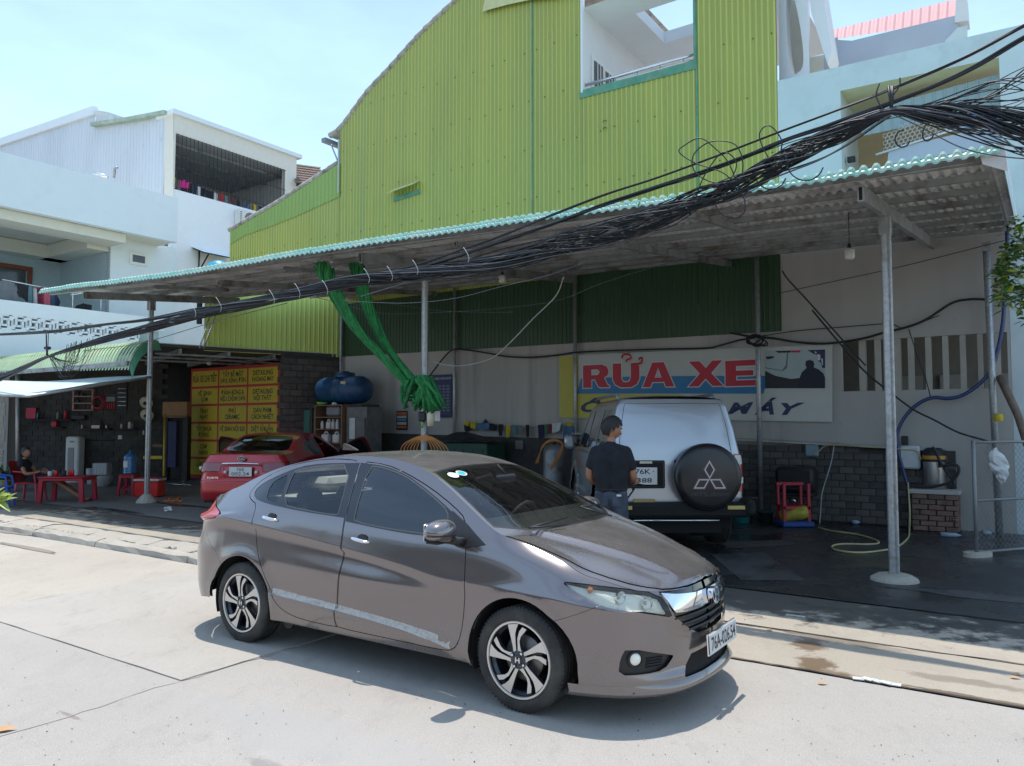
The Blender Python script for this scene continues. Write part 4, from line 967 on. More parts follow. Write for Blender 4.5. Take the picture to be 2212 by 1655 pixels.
edges_+=[oL,oR,eave_pts[0][0]];edges_.append(t_r);edges_=sorted(set(round(e,3)for e in edges_));ee=[edges_[0]]
for e in edges_[1:]:
 if e-ee[-1]>.12 or e in(round(oL,3),round(oR,3)):ee.append(e)
for a,b_ in zip(ee[:-1],ee[1:]):
 mb=MB();mid=(a+b_)/2
 if oL-.01<mid<oR+.01:
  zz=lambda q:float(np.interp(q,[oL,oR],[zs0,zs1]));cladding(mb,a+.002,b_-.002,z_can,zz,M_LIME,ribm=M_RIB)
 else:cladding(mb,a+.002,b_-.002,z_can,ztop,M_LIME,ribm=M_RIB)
 part(mb,'cladding_sheet',GB)
 if mid>t_c-.1:
  zb0=lambda q:float(np.interp(q,[TZ(738,771)[0],TZ(1684,716)[0]],[TZ(738,771)[1],TZ(1684,716)[1]]));mb=MB();cladding(mb,max(a,t_c)+.002,b_-.002,zb0,lambda q:4.855,M_DKGRN,pitch=.105);part(mb,'lower_cladding_sheet',GB)
mb=MB();Mw=facing(E_N*(WN+.06));polyb=[(t_l,2.0),(t_r-.02,2.0),(t_r-.02,9.0)]
for(a,b_)in((t_l,oL),(oR,t_r-.01)):
 tt=np.linspace(a,b_,12);put_poly(mb,[(a,3.3),(b_,3.3)]+[(float(q),ztop(float(q))-.03)for q in tt[::-1]],M_UNDER if a!=oR else M_UNDER,Mw)
put_poly(mb,[(oL,3.3),(oR,3.3),(oR,zs1-.05),(oL,zs0-.05)],M_UNDER,Mw);part(mb,'backing_wall',GB)
mb=MB()
for px in(1150,1507):
 a=TZ(px,300)[0];mb.box(TN(a,WN-.014,(4.9+ztop(a))/2),(.035,.006,ztop(a)-4.9),M_TEAL,None,rz=-TH)
part(mb,'seam_strip',GB)
mb=MB();P0=TZ(500,520);P1=TZ(735,415);Mw=facing(E_N*(WN-.016))
low=[TZ(499,528),TZ(530,509),TZ(590,488),TZ(640,468),TZ(735,425)];top_=[TZ(734,353),TZ(600,441),TZ(500,500)]
mp_=corr_mat('patch_green_sheet',(.27,.38,.085),streak=(.25,.33,.07))
cladding(mb,low[0][0],low[-1][0],lambda q:float(np.interp(q,[p[0]for p in low],[p[1]for p in low])),lambda q:float(np.interp(q,[p[0]for p in top_[::-1]],[p[1]for p in top_[::-1]]))-.01,mp_,pitch=.15)
for v_i in range(len(mb.v)):mb.v[v_i]=tuple(np.array(mb.v[v_i])-E_N*.02)
part(mb,'patch_sheet',GB)
mb=MB()
def strip_along(mb,pts,w,th,m,c,out=.02,nseg=1):
 for(a,b_)in zip(pts[:-1],pts[1:]):
  L_=math.hypot(b_[0]-a[0],b_[1]-a[1]);an=math.atan2(b_[1]-a[1],b_[0]-a[0]);mid=TN((a[0]+b_[0])/2,c-out,(a[1]+b_[1])/2)
  Mx=frame(mid,E_T*math.cos(an)+E_Z*math.sin(an),E_N,-E_T*math.sin(an)+E_Z*math.cos(an));mb.box((0,0,0),(L_+.01,th,w),m,Mx)
strip_along(mb,[(ob[1][0]-.05,zs0-.03),(oR+.02,zs1-.03)],.17,.012,M_TEAL,WN,.018);part(mb,'sill_flashing',GB)
M_RTILE=mat('capping_tile',(.42,.38,.33),.8,var=.3,scale=8,dirt=(.16,.14,.12),dscale=4)
def cap_tiles(pts,c,step=.26,r=.075,nm='capping_tile',par=GB,m=M_RTILE):
 tot=[0]
 for a,b_ in zip(pts[:-1],pts[1:]):tot.append(tot[-1]+math.hypot(b_[0]-a[0],b_[1]-a[1]))
 n_=int(tot[-1]/step)
 for i in range(n_):
  s0=i*step;a=(np.interp(s0,tot,[p[0]for p in pts]),np.interp(s0,tot,[p[1]for p in pts]));s1=s0+step*1.12;b_=(np.interp(s1,tot,[p[0]for p in pts]),np.interp(s1,tot,[p[1]for p in pts]))
  mb=MB();mb.tube([TN(a[0],c,a[1]+.02),TN(b_[0],c,b_[1]+.035)],[r*1.12,r*.86],m,8);part(mb,nm,par)
cap_tiles([(t_l-.05,roof_pts[0][1]+.03)]+[(p[0],p[1]+.03)for p in roof_pts[1:]],WN+.02,.30,.07)
e0=TZ(712,296);cap_tiles([(e0[0],e0[1]+.02)]+[(p[0],p[1]+.04)for p in eave_pts[0:]]+[(t_pk,rl[-2][1])],WN+.02,.33,.075)
mb=MB()
for pts in(roof_pts,[(e0[0],e0[1])]+eave_pts+[(oL-.3,ztop(oL-.3))]):
 v=[]
 for p in pts:v+=[tuple(TN(p[0],WN+.01,p[1]+.0)),tuple(TN(p[0],WN+9,p[1]))]
 mb.add(v,[(2*i,2*i+2,2*i+3,2*i+1)for i in range(len(pts)-1)],M_RTILE)
part(mb,'roof',GB)
mb=MB();g0=TZ(705,305);g1=TZ(728,350)
mb.box(TN(g0[0]+.05,WN+.4,g0[1]-.02),(.16,1.1,.11),flat('gutter_grey',(.20,.22,.24),.5),None,rz=-TH);mb.tube([TN(g0[0]+.12,WN+.05,g0[1]-.08),TN(g1[0]+.05,WN+.05,g1[1]-.1)],.022,flat('pipe_white',(.42,.45,.46),.5));part(mb,'eave_gutter',GB)
mb=MB();a=TZ(738,300);b_=TZ(738,415);mb.box(TN(eave_pts[0][0]-.03,WN-.01,(a[1]+b_[1])/2),(.05,.04,a[1]-b_[1]),flat('pipe_white',(.42,.45,.46),.5),None,rz=-TH);part(mb,'corner_trim',GB)
mb=MB()
v=[tuple(TN(t_l,WN+.02,3.5)),tuple(TN(t_l,WN+8,3.5)),tuple(TN(t_l,WN+8,roof_pts[0][1])),tuple(TN(t_l,WN+.02,roof_pts[0][1]))];mb.add(v,[(0,1,2,3)],M_LIME);part(mb,'side_wall',GB)
mb=MB();M_SCREW=flat('screw_dark',(.035,.05,.03),.8)
for row in range(5):
 zr=5.6+row*1.12
 t=t_l+.2
 while t<t_r:
  z=zr+.05*math.sin(t*.7)
  if z<ztop(t)-.25 and not(oL-.05<t<oR+.05 and z>zs0-.15):
   mb.lathe([(.014,0),(.010,.008),(0,.01)],M_SCREW,6,facing(TN(t+random.uniform(-.02,.02),WN-.012,z+random.uniform(-.02,.02)),0),False)
  t+=random.choice([.336,.448,.56])
o=part(mb,'screw_heads',GB,kind='stuff')
mb=MB();M_CRM=mat('cream_sheet',(.55,.53,.25),.5,var=.1);a=TZ(850,425);b_=TZ(908,405)
v=[];f=[];n_=9
for i in range(n_*2+1):
 tt=a[0]+(b_[0]-a[0])*i/(2*n_);zt_=a[1]+(b_[1]-a[1])*i/(2*n_);k=.012*(i%2)
 v+=[tuple(TN(tt,WN-.03,zt_+.17+k)),tuple(TN(tt-.05,WN-.27,zt_+.0+k))]
f=[(2*i,2*i+2,2*i+3,2*i+1)for i in range(2*n_)];mb.add(v,f,M_CRM);part(mb,'vent_hood',GB)
mb=MB();strip_along(mb,[(a[0]+.04,a[1]-.08),(b_[0]+.02,b_[1]-.10)],.12,.012,M_TEAL,WN,.02);part(mb,'vent_flashing',GB)
mb=MB();pts=[TZ(1047,30),TZ(1062,22),TZ(1080,20),TZ(1100,12),TZ(1150,4),TZ(1200,-4),TZ(1250,-10)];v=[]
for i,p in enumerate(pts):v+=[tuple(TN(p[0],WN-.10,p[1]-.03*(i%2))),tuple(TN(p[0]+.06,WN-.02,p[1]+.5))]
mb.add(v,[(2*i,2*i+2,2*i+3,2*i+1)for i in range(len(pts)-1)],M_CRM);part(mb,'torn_flashing',GB)
for(px,py)in((1308,265),(1308,280)):
 mb=MB();c=TZ(px,py);mb.tube([TN(c[0]-.04,WN-.03,c[1]),TN(c[0],WN-.07,c[1]+.03),TN(c[0]+.05,WN-.03,c[1]+.01)],.008,M_SCREW,5);part(mb,'wall_hook',GB)
M_WHITE=mat('white_plaster',(.70,.72,.72),.8,var=.03,scale=2);M_WARMW=mat('cream_plaster',(.72,.69,.60),.85,var=.03)
zc_=ob[0][1];depth=5.2;mb=MB()
def quad(mb,pts,m):mb.add([tuple(p)for p in pts],[(0,1,2,3)],m)
nL=oL-.02
quad(mb,[TN(nL,WN+.06,5.5),TN(nL,WN+depth,5.5),TN(nL,WN+depth,zc_),TN(nL,WN+.06,zc_)],M_WHITE);part(mb,'terrace_wall',GB)
mb=MB();nR=t_r-.12
def ceil_pt(x,y):
 r=ray(x,y);p=CAMP+r*((zc_-CAM_H)/r[2]);return float(E_T@p),float(E_N@p)
h0=ceil_pt(1373,30);h1=ceil_pt(1438,93);h2=ceil_pt(1503,76)
sk=[(h0[0]+.1,h0[1]),(h1[0],h1[1])]
hs0,hs1=min(h0[0],h1[0]),nR-.5;hn0,hn1=h0[1],h1[1]
for(a,b_,c,d)in((nL,hs0,WN+.06,WN+depth),(hs1,nR,WN+.06,WN+depth),(hs0,hs1,WN+.06,hn0),(hs0,hs1,hn1,WN+depth)):
 if b_>a and d>c:mb.add([tuple(TN(a,c,zc_)),tuple(TN(b_,c,zc_)),tuple(TN(b_,d,zc_)),tuple(TN(a,d,zc_))],[(3,2,1,0)],M_WHITE)
for(p,q)in(((hs0,hn0),(hs1,hn0)),((hs1,hn0),(hs1,hn1)),((hs1,hn1),(hs0,hn1)),((hs0,hn1),(hs0,hn0))):
 quad(mb,[TN(*p,zc_),TN(*q,zc_),TN(*q,zc_+.28),TN(*p,zc_+.28)],M_WHITE)
part(mb,'terrace_ceiling',GB)
mb=MB();quad(mb,[TN(nL,WN+.06,5.52),TN(nR,WN+.06,5.52),TN(nR,WN+depth,5.52),TN(nL,WN+depth,5.52)],M_WHITE);part(mb,'terrace_floor',GB)
M_DKGL=flat('dark_pane',(.05,.06,.065),.12,coat=.5)
Ms=frame(TN(nL+.01,0,0),E_N,E_Z,E_T)
for i,(x0,y0,x1,y1)in enumerate(((1281,131,1300,200),(1306,155,1324,200),(1329,176,1346,200))):
 a=cross(x0,y0,nL+.01);b_=cross(x1,y1,nL+.01);na,nb=float(E_N@a),float(E_N@b_);zt_=float(a[2]);zb_=6.1
 mb=MB();mb.box(((na+nb)/2,(zt_+zb_)/2+.02,.01),(nb-na+.16,zt_-zb_+.14,.03),flat('window_white',(.75,.75,.72),.5),Ms);w_=part(mb,'window',GB)
 mb=MB();mb.box(((na+nb)/2,(zt_+zb_)/2,.03),(nb-na,zt_-zb_,.012),M_DKGL,Ms);part(mb,'pane',w_)
 mb=MB()
 for j in range(1,3):mb.box((na+(nb-na)*j/3,(zt_+zb_)/2,.045),(.02,zt_-zb_,.015),M_WHITE,Ms)
 for j in range(1,5):mb.box(((na+nb)/2,zb_+(zt_-zb_)*j/5,.047),(nb-na,.02,.015),M_WHITE,Ms)
 part(mb,'window_bars',w_)
mb=MB();r0=TZ(1262,185,WN+.10);r1=TZ(1502,118,WN+.10);M_STL=flat('stainless',(.72,.73,.74),.25,.9)
mb.tube([TN(r0[0],WN+.10,r0[1]),TN(r1[0],WN+.10,r1[1])],.035,M_STL,10);mb.tube([TN(r0[0],WN+.10,r0[1]-.10),TN(r1[0],WN+.10,r1[1]-.10)],.014,M_STL,8)
for k in range(5):
 tt=r0[0]+(r1[0]-r0[0])*(k+.5)/5;zz=r0[1]+(r1[1]-r0[1])*(k+.5)/5;mb.tube([TN(tt,WN+.10,zz),TN(tt,WN+.10,zz-.6)],.014,M_STL,8)
part(mb,'handrail',GB)
for(tt,z0_,z1_)in((oL,zs0,zc_+.5),(oR,zs1,zc_+1.2)):
 mb=MB();mb.box(TN(tt,WN+.02,(z0_+z1_)/2),(.05,.10,z1_-z0_),M_TEAL if tt==oR else M_WHITE,None,rz=-TH);part(mb,'opening_trim',GB)
 # wall below, with block plinth
def wall_mat(name,c,stain,lo=.5,hi=.75,ver=.12,c2=None):
 return corr_mat(name,c,rough=.9,streak=stain,tint=c2 or tuple(q*.8 for q in c),amount=.9)
M_PLAS=wall_mat('stained_plaster',(.47,.44,.405),(.20,.20,.195),c2=(.33,.32,.30));M_PAINT=wall_mat('grey_painted_wall',(.42,.405,.375),(.35,.335,.31),c2=(.38,.365,.34))
M_BLOCK=None and mat('cement_block',(.16,.15,.14),.92,var=.25,scale=5,bump=.6,bscale=40,dirt=(.085,.085,.085),dscale=3);M_MORT=mat('mortar_dark',(.06,.058,.056),.95,var=.2)
zl=lambda q:float(np.interp(q,[TZ(1243,932)[0],TZ(1642,950)[0],TZ(2040,971)[0]],[TZ(1243,935)[1],TZ(1642,950)[1],TZ(2040,971)[1]]))
tC,tR=TZ(738,700)[0],TZ(2182,700)[0]
BW=thing('boundary_wall','long plastered wall with a cement block plinth under the green cladding','wall',TN(tC,WN,0))
mb=MB();Mw=facing(E_N*(WN+.005));tm=TZ(1686,700)[0]
put_poly(mb,[(tC,0),(tm,0),(tm,4.0),(tC,4.0)],M_PLAS,Mw);part(mb,'plaster',BW)
wx=[TZ(1816,737),TZ(2175,718),TZ(2175,838),TZ(1816,846)];w0,w1=wx[0][0],wx[1][0];zt0=(wx[0][1]+wx[1][1])/2;zb0_=(wx[2][1]+wx[3][1])/2
mb=MB();put_poly(mb,[(tm,0),(w0,0),(w0,5.2),(tm,5.2)],M_PAINT,Mw);put_poly(mb,[(w0,0),(w1,0),(w1,zb0_),(w0,zb0_)],M_PAINT,Mw);put_poly(mb,[(w0,zt0),(w1,zt0),(w1,5.2),(w0,5.2)],M_PAINT,Mw);put_poly(mb,[(w1,0),(tR,0),(tR,5.2),(w1,5.2)],M_PAINT,Mw)
for(p,q)in(((w0,zb0_),(w1,zb0_)),((w0,zt0),(w1,zt0)),((w0,zb0_),(w0,zt0)),((w1,zb0_),(w1,zt0))):quad(mb,[TN(p[0],WN+.005,p[1]),TN(q[0],WN+.005,q[1]),TN(q[0],WN+.16,q[1]),TN(p[0],WN+.16,p[1])],M_PAINT)
part(mb,'painted_wall',BW)
M_FIN=mat('cream_louvre',(.40,.38,.33),.85,var=.06)
for(xa,xb)in((1855,1869),(1889,1901),(1932,1945),(1961,1973),(1999,2011),(2036,2048),(2074,2086),(2112,2123),(2150,2162)):
 a=TZ(xa,780)[0];b_=TZ(xb,780)[0];mb=MB();mb.box(TN((a+b_)/2,WN+.08,(zt0+zb0_)/2),((b_-a),.12,zt0-zb0_-.004),M_FIN,None,rz=-TH);part(mb,'louvre',BW)
mb=MB();M_RM=mat('room_wall',(.22,.21,.185),.9,var=.05)
quad(mb,[TN(w0-1,WN+3,0),TN(w1+2,WN+3,0),TN(w1+2,WN+3,4.2),TN(w0-1,WN+3,4.2)],M_RM);quad(mb,[TN(w0-1,WN+.2,0),TN(w0-1,WN+3,0),TN(w0-1,WN+3,4.2),TN(w0-1,WN+.2,4.2)],M_RM);quad(mb,[TN(w0-1,WN+.2,3.9),TN(w1+2,WN+.2,3.9),TN(w1+2,WN+3,3.9),TN(w0-1,WN+3,3.9)],M_RM)
for k in range(4):mb.box(TN(w0+.7+k*.75,WN+2.95,2.0),(.45,.06,1.3),flat('inner_frame',(.32,.31,.29),.8),None,rz=-TH)
part(mb,'inner_room',BW)
mb=MB();tp0,tp1=TZ(1243,1000)[0],TZ(2065,1000)[0]
quad(mb,[TN(tC,WN-.045,0),TN(tp1,WN-.045,0),TN(tp1,WN-.045,zl(tp1)-.02),TN(tC,WN-.045,zl(tC)-.02)],M_MORT);
mb.box(TN(tp1-.01,WN-.02,.7),(.02,.06,zl(tp1)*2-1.45),M_MORT,None,rz=-TH);part(mb,'mortar_bed',BW)
def add_blocks(par,t0,t1,c,zfun,bl=.20,bh=.098,nm='block',m=None,lim=300,mats=None):
 row=0;z=.02;cnt=0;pool=[]
 for k in range(5):
  q=MB();q.bevbox((0,0,0),(bl-.012,.03,bh-.010),m[k%len(m)],.004);me=q.build(nm);pool.append(me.data);bpy.data.objects.remove(me)
 while z<2.0:
  t=t1-(.1 if row%2 else 0);
  while t>t0+bl:
   if z+bh<zfun(t)-.015:
    o=bpy.data.objects.new(nm,random.choice(pool));COL.objects.link(o);o.parent=par;p=TN(t-bl/2,c-.01+random.uniform(-.004,.006),z+bh/2)
    o.matrix_basis=Matrix.Translation(Vector(p))@Matrix.Rotation(-TH+random.uniform(-.01,.01),4,'Z')@Matrix.Rotation(random.uniform(-.008,.008),4,'Y');o.matrix_parent_inverse=parent_world(par).inverted();cnt+=1
   t-=bl
  z+=bh;row+=1
 return cnt
MBL=[mat('cement_block_%s'%n_,c,.92,var=.2,scale=9,bump=.6,bscale=40,dirt=(.07,.07,.07),dscale=2.2)for n_,c in(('light',(.125,.118,.108)),('mid',(.10,.095,.09)),('dark',(.078,.075,.072)))]
NB=add_blocks(BW,TZ(1500,1000)[0],tp1,WN-.045,zl,.235,.118,m=MBL)
mb=MB();
for(a,b_)in((TZ(1243,935)[0],TZ(1642,950)[0]),(TZ(1642,950)[0]+.01,TZ(2040,971)[0])):
 za,zb_=zl(a),zl(b_);v=[]
 for(tt,z)in((a,za),(b_,zb_)):v+=[tuple(TN(tt,WN,z-.03)),tuple(TN(tt,WN-.17,z-.03)),tuple(TN(tt,WN-.17,z)),tuple(TN(tt,WN,z+.015))]
 mb.add(v,[(0,1,5,4),(1,2,6,5),(2,3,7,6),(3,0,4,7),(0,3,2,1),(4,5,6,7)],M_PLAS)
part(mb,'ledge',BW)
# canopy
def can_z(t,n):
 """underside of the canopy sheet: slopes up to the wall, and a little along the street"""
 a=np.interp(t,[-17.1,-.2],[4.42,3.98]);b_=np.interp(t,[-17.1,-.2],[5.10,4.76]);return float(a+(b_-a)*(n-7.55)/(WN-7.55))
M_CTOP=mat('teal_roof_sheet',(.24,.47,.39),.38,var=.15,scale=4,dirt=(.42,.52,.44),dscale=2.5,dlo=.45,dhi=.75);M_CBOT=mat('grey_sheet_underside',(.62,.605,.59),.55,var=.12,scale=6,dirt=(.30,.27,.25),dscale=2)
M_GALV=mat('galvanised_steel',(.40,.41,.41),.42,.55,var=.2,scale=25,dirt=(.22,.20,.18),dscale=5,dlo=.55,dhi=.8);M_BEAM=mat('beam_steel',(.30,.31,.31),.5,.3,var=.2,scale=5,dirt=(.12,.09,.07),dscale=3)
CAN=thing('canopy','long sheet metal canopy with teal tile profile roof on steel posts over the car wash','canopy',TN(-8,9.3,0))
nB=WN-.03
_ed=[(75,632),(160,619),(300,603),(425,586),(560,562),(720,535),(900,508),(1106,478),(1300,452),(1500,423),(1700,397),(1900,366),(2050,341),(2180,320)]
_et=[];
for(x,y)in _ed:p=wall(x,y,7.55);_et.append((float(E_T@p),float(p[2])))
def zfix(t,n):
 z=can_z(t,n);e=float(np.interp(t,[q[0]for q in _et],[q[1]for q in _et]))-can_z(t,7.55);return z+e*(1-(n-7.55)/(nB-7.55))
pitch=.110
def canopy_sheet(t0,t1,n0,n1,up):
 mb=MB();top=[];rows=[];n=n0;step=.34
 while n<n1-.02:rows+=[(n,0.0),(min(n+step-.015,n1),.020)];n+=step
 wav=[(0,0),(.22,.004),(.34,.022),(.46,.034),(.68,.034),(.82,.022),(.94,.002)];cols=[];k=0;K=int(round((t1-t0)/pitch));pw=(t1-t0)/K
 for k in range(K):cols+=[(t0+(k+a)*pw,h)for a,h in wav]
 cols.append((t1,0))
 for off,m in((up,M_CTOP),(up-.004,M_CBOT)):
  v=[];
  for(n,dz)in rows:
   for(t,h)in cols:v.append(tuple(TN(t,n,zfix(t,n)+h+off+(.020-dz))))
  C_=len(cols);f=[(r*C_+c,r*C_+c+1,(r+1)*C_+c+1,(r+1)*C_+c)for r in range(len(rows)-1)for c in range(C_-1)]
  if m is M_CBOT:f=[q[::-1]for q in f]
  mb.add(v,f,m)
 v=[]
 for(t,h)in cols:
  z=zfix(t,n0)+up+.02;v+=[tuple(TN(t,n0+.02,z+h*1.2)),tuple(TN(t,n0-.010,z+h*1.3-.010)),tuple(TN(t,n0-.024,z+h*1.1-.030)),tuple(TN(t,n0-.030,z+h*.9-.052)),tuple(TN(t,n0-.040,z+h*.6-.056)),tuple(TN(t,n0-.044,z+h*.6-.078))]
 mb.add(v,[(6*i+j,6*i+j+1,6*i+j+7,6*i+j+6)for i in range(len(cols)-1)for j in range(5)],M_CTOP)
 return mb
t=-17.1;i=0
while t<-.25:
 e=min(t+1.045,-.2);part(canopy_sheet(t,e+.02 if e<-.3 else e,7.55+random.uniform(-.015,.015),nB if t>-15.3 else 11.6,.0+.005*(i%2)),'roof_sheet',CAN);t=e;i+=1
def cbeam(a,b_,w,h,m=M_BEAM,nm='purlin',open_=False):
 a=np.array(a);b_=np.array(b_);d=b_-a;L_=np.linalg.norm(d);ex=d/L_;ey=np.cross(E_Z,ex);ey/=np.linalg.norm(ey);ez=np.cross(ex,ey)
 mb=MB();T=frame((a+b_)/2,ex,ey,ez);mb.box((0,0,0),(L_,w,h),m,T)
 if open_:mb.box((-L_/2-.002,0,0),(.004,w-.03,h-.03),M_UNDER,T)
 return part(mb,nm,CAN)
for n in(7.72,8.62,9.5,10.4,11.3,12.2,13.1,13.95):
 ts_=np.linspace(-17.0 if n<11.6 else-15.2,-.32,5)
 for a,b_ in zip(ts_[:-1],ts_[1:]):cbeam(TN(a,n,zfix(a,n)-.035),TN(b_-.004,n,zfix(b_,n)-.035),.05,.065)
PT=[-15.87,-8.04,-1.34]
for tt in PT+[-4.7,-11.9]:
 main=tt in PT;n0=7.85 if main else 8.2
 n1_=nB-.02 if tt>-15.3 else 11.5;cbeam(TN(tt,n0,zfix(tt,n0)-.15),TN(tt,n1_,zfix(tt,n1_)-.15),.06,.15 if main else .11,nm='rafter',open_=True)
for tt in(-6.4,-13.6,-3.1,-9.9):cbeam(TN(tt,8.0,zfix(tt,8.0)-.11),TN(tt,9.6,zfix(tt,9.6)-.11),.05,.07,nm='bracket',open_=True)
for tt,nm in zip(PT,range(3)):
 zt_=zfix(tt,9.28)-.225;mb=MB()
 mb.tube([TN(tt,9.28,0),TN(tt,9.28,zt_)],.054,M_GALV,14,caps=True);mb.tube([TN(tt+.052,9.22,.1),TN(tt+.052,9.22,zt_)],.012,M_GALV,6)
 mb.box(TN(tt,9.28,zt_-.10),(.12,.13,.20),M_BEAM,None,rz=-TH);part(mb,'post',CAN,auto=50)
 mb=MB();M=frame(TN(tt,9.28,0),E_T,E_N,E_Z);mb.lathe([(.25,0),(.24,.035),(.17,.075),(.06,.09 if nm==2 else .22)]if nm else[(.22,0),(.20,.05),(.12,.15),(.06,.20)],G_STONE,14,M,False);part(mb,'footing',CAN)
for px,yb,nn in((735,1000,WN-.1),(981,1000,WN-.1),(1243,1100,WN-.1),(1640,1130,WN-.22)):
 tt=TZ(px,900,nn)[0];mb=MB();mb.tube([TN(tt,nn,0),TN(tt,nn,zfix(tt,nB)-.08)],.045 if px>1600 else .038,M_GALV,12);part(mb,'wall_post',CAN)
tt=TZ(2145,800,14.1)[0];mb=MB();mb.tube([TN(tt+.02,13.95,0),TN(tt-.03,13.95,zfix(-.3,13.9)-.22)],.052,M_GALV,14);mb.box(TN(tt-.03,13.95,4.45),(.12,.12,.14),M_BEAM,None,rz=-TH);part(mb,'wall_post',CAN)
mb=MB()
v=[]
for n in np.linspace(7.53,13.6,8):
 z=zfix(-.2,n);v+=[tuple(TN(-.17,n,z+.06)),tuple(TN(-.15,n,z-.20))]
mb.add(v,[(2*i,2*i+2,2*i+3,2*i+1)for i in range(7)],M_CBOT);v=[tuple(TN(-.17,7.53,zfix(-.2,7.53)+.06)),tuple(TN(-.15,7.53,zfix(-.2,7.53)-.2)),tuple(TN(-.33,7.54,zfix(-.2,7.53)-.10)),tuple(TN(-.36,7.54,zfix(-.2,7.53)+.05))];mb.add(v,[(0,1,2,3)],M_CBOT)
part(mb,'end_flashing',CAN)
mb=MB();mb.tube([TN(t_,7.62,zfix(t_,7.62)-.06-.03*math.sin((t_+.2)/8.5*3.14)**2)for t_ in np.linspace(-9,-.4,20)],.006,M_GALV,5);part(mb,'edge_wire',CAN)
M_BULB=mat('bulb_plastic',(.55,.54,.48),.4,var=.05)
def bulb(px,py,n,label,ztopx=None,r=.058):
 p=wall(px,py,n);tt,z=tz(p);o=thing('hanging_bulb',label,'light bulb',p,'light bulbs under the canopy')
 mb=MB();T=Matrix.Translation(Vector(p));mb.lathe([(0,-.075),(r*.75,-.072),(r,-.05),(r,.045),(r*.6,.062),(.022,.068)],M_BULB,18,T);part(mb,'bulb',o)
 mb=MB();mb.lathe([(.024,.066),(.024,.10),(.016,.125),(0,.13)],M_BLK,10,T);mb.tube([TN(tt,n,z+.12),TN(tt,n,zfix(tt,n)-.03)],.005,M_BLK,5);part(mb,'socket',o)
bulb(1835,548,9.9,'white capsule bulb hanging beside the right front post under the canopy')
bulb(1085,603,10.5,'yellowed bulb fixed under the canopy right of the middle post')
bulb(452,783,12.3,'bulb hanging under the low dark ceiling above the yellow service board')
# cables overhead
M_CBL=flat('cable_black',(.010,.012,.016),.5,var=.15);M_CBLG=flat('cable_grey',(.09,.10,.115),.5);M_CBLW=flat('cable_white',(.45,.46,.46),.5)
CN=6.9
def spline(pts,k=10):
 P=[np.array(p,float)for p in pts];P=[2*P[0]-P[1]]+P+[2*P[-1]-P[-2]];out=[]
 for i in range(1,len(P)-2):
  for j in range(k):
   t=j/k;a,b_,c,d=P[i-1:i+3];out.append(.5*((2*b_)+(-a+c)*t+(2*a-5*b_+4*c-d)*t*t+(-a+3*b_-3*c+d)*t**3))
 out.append(P[-2]);return out
def cpts(px,n=CN,k=10,dn=None):return spline([wall(x,y,n if dn is None else n+dn[i])for i,(x,y)in enumerate(px)],k)
def bundle(name,label,px,cnt,rad,spread,n=CN,cat='cable',group='cables strung above the pavement',seed=0,wild=0.0,grey=.12,dn=None,k=9):
 rr=np.random.default_rng(seed);o=None;base_=cpts(px,n,k,dn);o=thing(name,label,cat,base_[len(base_)//2],group)
 sp=spread if hasattr(spread,'__len__')else[spread]*len(px);L_=len(base_)
 for c in range(cnt):
  ph=rr.uniform(0,6.28);tw=rr.uniform(.15,.5);r0=math.sqrt(rr.uniform(0,1));pts=[];w1,w2=rr.normal(0,1,2)*wild;f1=rr.uniform(.15,.5)
  for i,p in enumerate(base_):
   s_=float(np.interp(i/(L_-1)*(len(px)-1),range(len(px)),sp));a=ph+tw*i*.35
   pts.append(p+(-E_N*math.cos(a)*s_+E_Z*math.sin(a)*s_)*r0+E_Z*w1*math.sin(f1*i+ph)*s_+E_N*w2*.5*s_*math.cos(f1*i))
  m=M_CBLG if rr.uniform()<grey else M_CBL
  mb=MB();mb.tube(pts,rad*rr.uniform(.7,1.3),m,5,caps=False);part(mb,'cable',o)
 return o
UP=[(2330,-5),(2212,55),(2080,125),(1925,192),(1800,240),(1690,282),(1560,333),(1420,385),(1300,424),(1180,470),(1080,510),(980,545),(870,580),(760,604),(640,628)]
LOWR=[(2330,22),(2212,82),(2080,157),(1925,222),(1800,268),(1690,306),(1560,357),(1420,404),(1300,444),(1180,488),(1080,522),(980,556),(870,590),(760,612),(640,632)]
bundle('power_line','upper thin twisted black cable crossing in front of the green cladding',UP,3,.008,.011,seed=1,grey=0)
bundle('power_line','lower thick twisted black cable running just under the upper one',LOWR,4,.010,.016,seed=2,grey=0)
MAIN=[(2330,305),(2212,268),(2100,250),(2010,244),(1925,240),(1850,272),(1760,312),(1680,352),(1590,402),(1500,435),(1400,475),(1300,506),(1200,532),(1080,568),(960,585),(860,597),(760,608),(640,635),(520,660),(430,680),(330,706),(230,732),(110,768),(50,795),(-60,845)]
bundle('cable_bundle','thick tangled bundle of black telecom cables sagging in front of the canopy',MAIN,54,.0056,[.17,.12,.09,.06,.03,.07,.09,.10,.11,.12,.13,.13,.12,.10,.09,.085,.08,.075,.075,.07,.07,.06,.02,.05,.07],seed=3,wild=.13)
bundle('cable_bundle','loose black cables fanning out beyond the knot towards the street corner',[(2330,352),(2212,305),(2110,280),(2010,258),(1925,241)],26,.0048,[.26,.18,.11,.05,.01],seed=4,wild=.08)
bundle('cable_bundle','single cables rising from the knot towards the top of the blue wall',[(2330,160),(2212,190),(2110,210),(2010,234),(1925,241)],16,.0045,[.25,.17,.10,.05,.01],seed=5,wild=.12)
bundle('power_line','pair of twisted cables at the left above the tangled ones by the white house',[(640,632),(520,655),(430,668),(330,688),(230,702),(120,716),(0,722),(-90,724)],6,.011,.025,seed=6,grey=0)
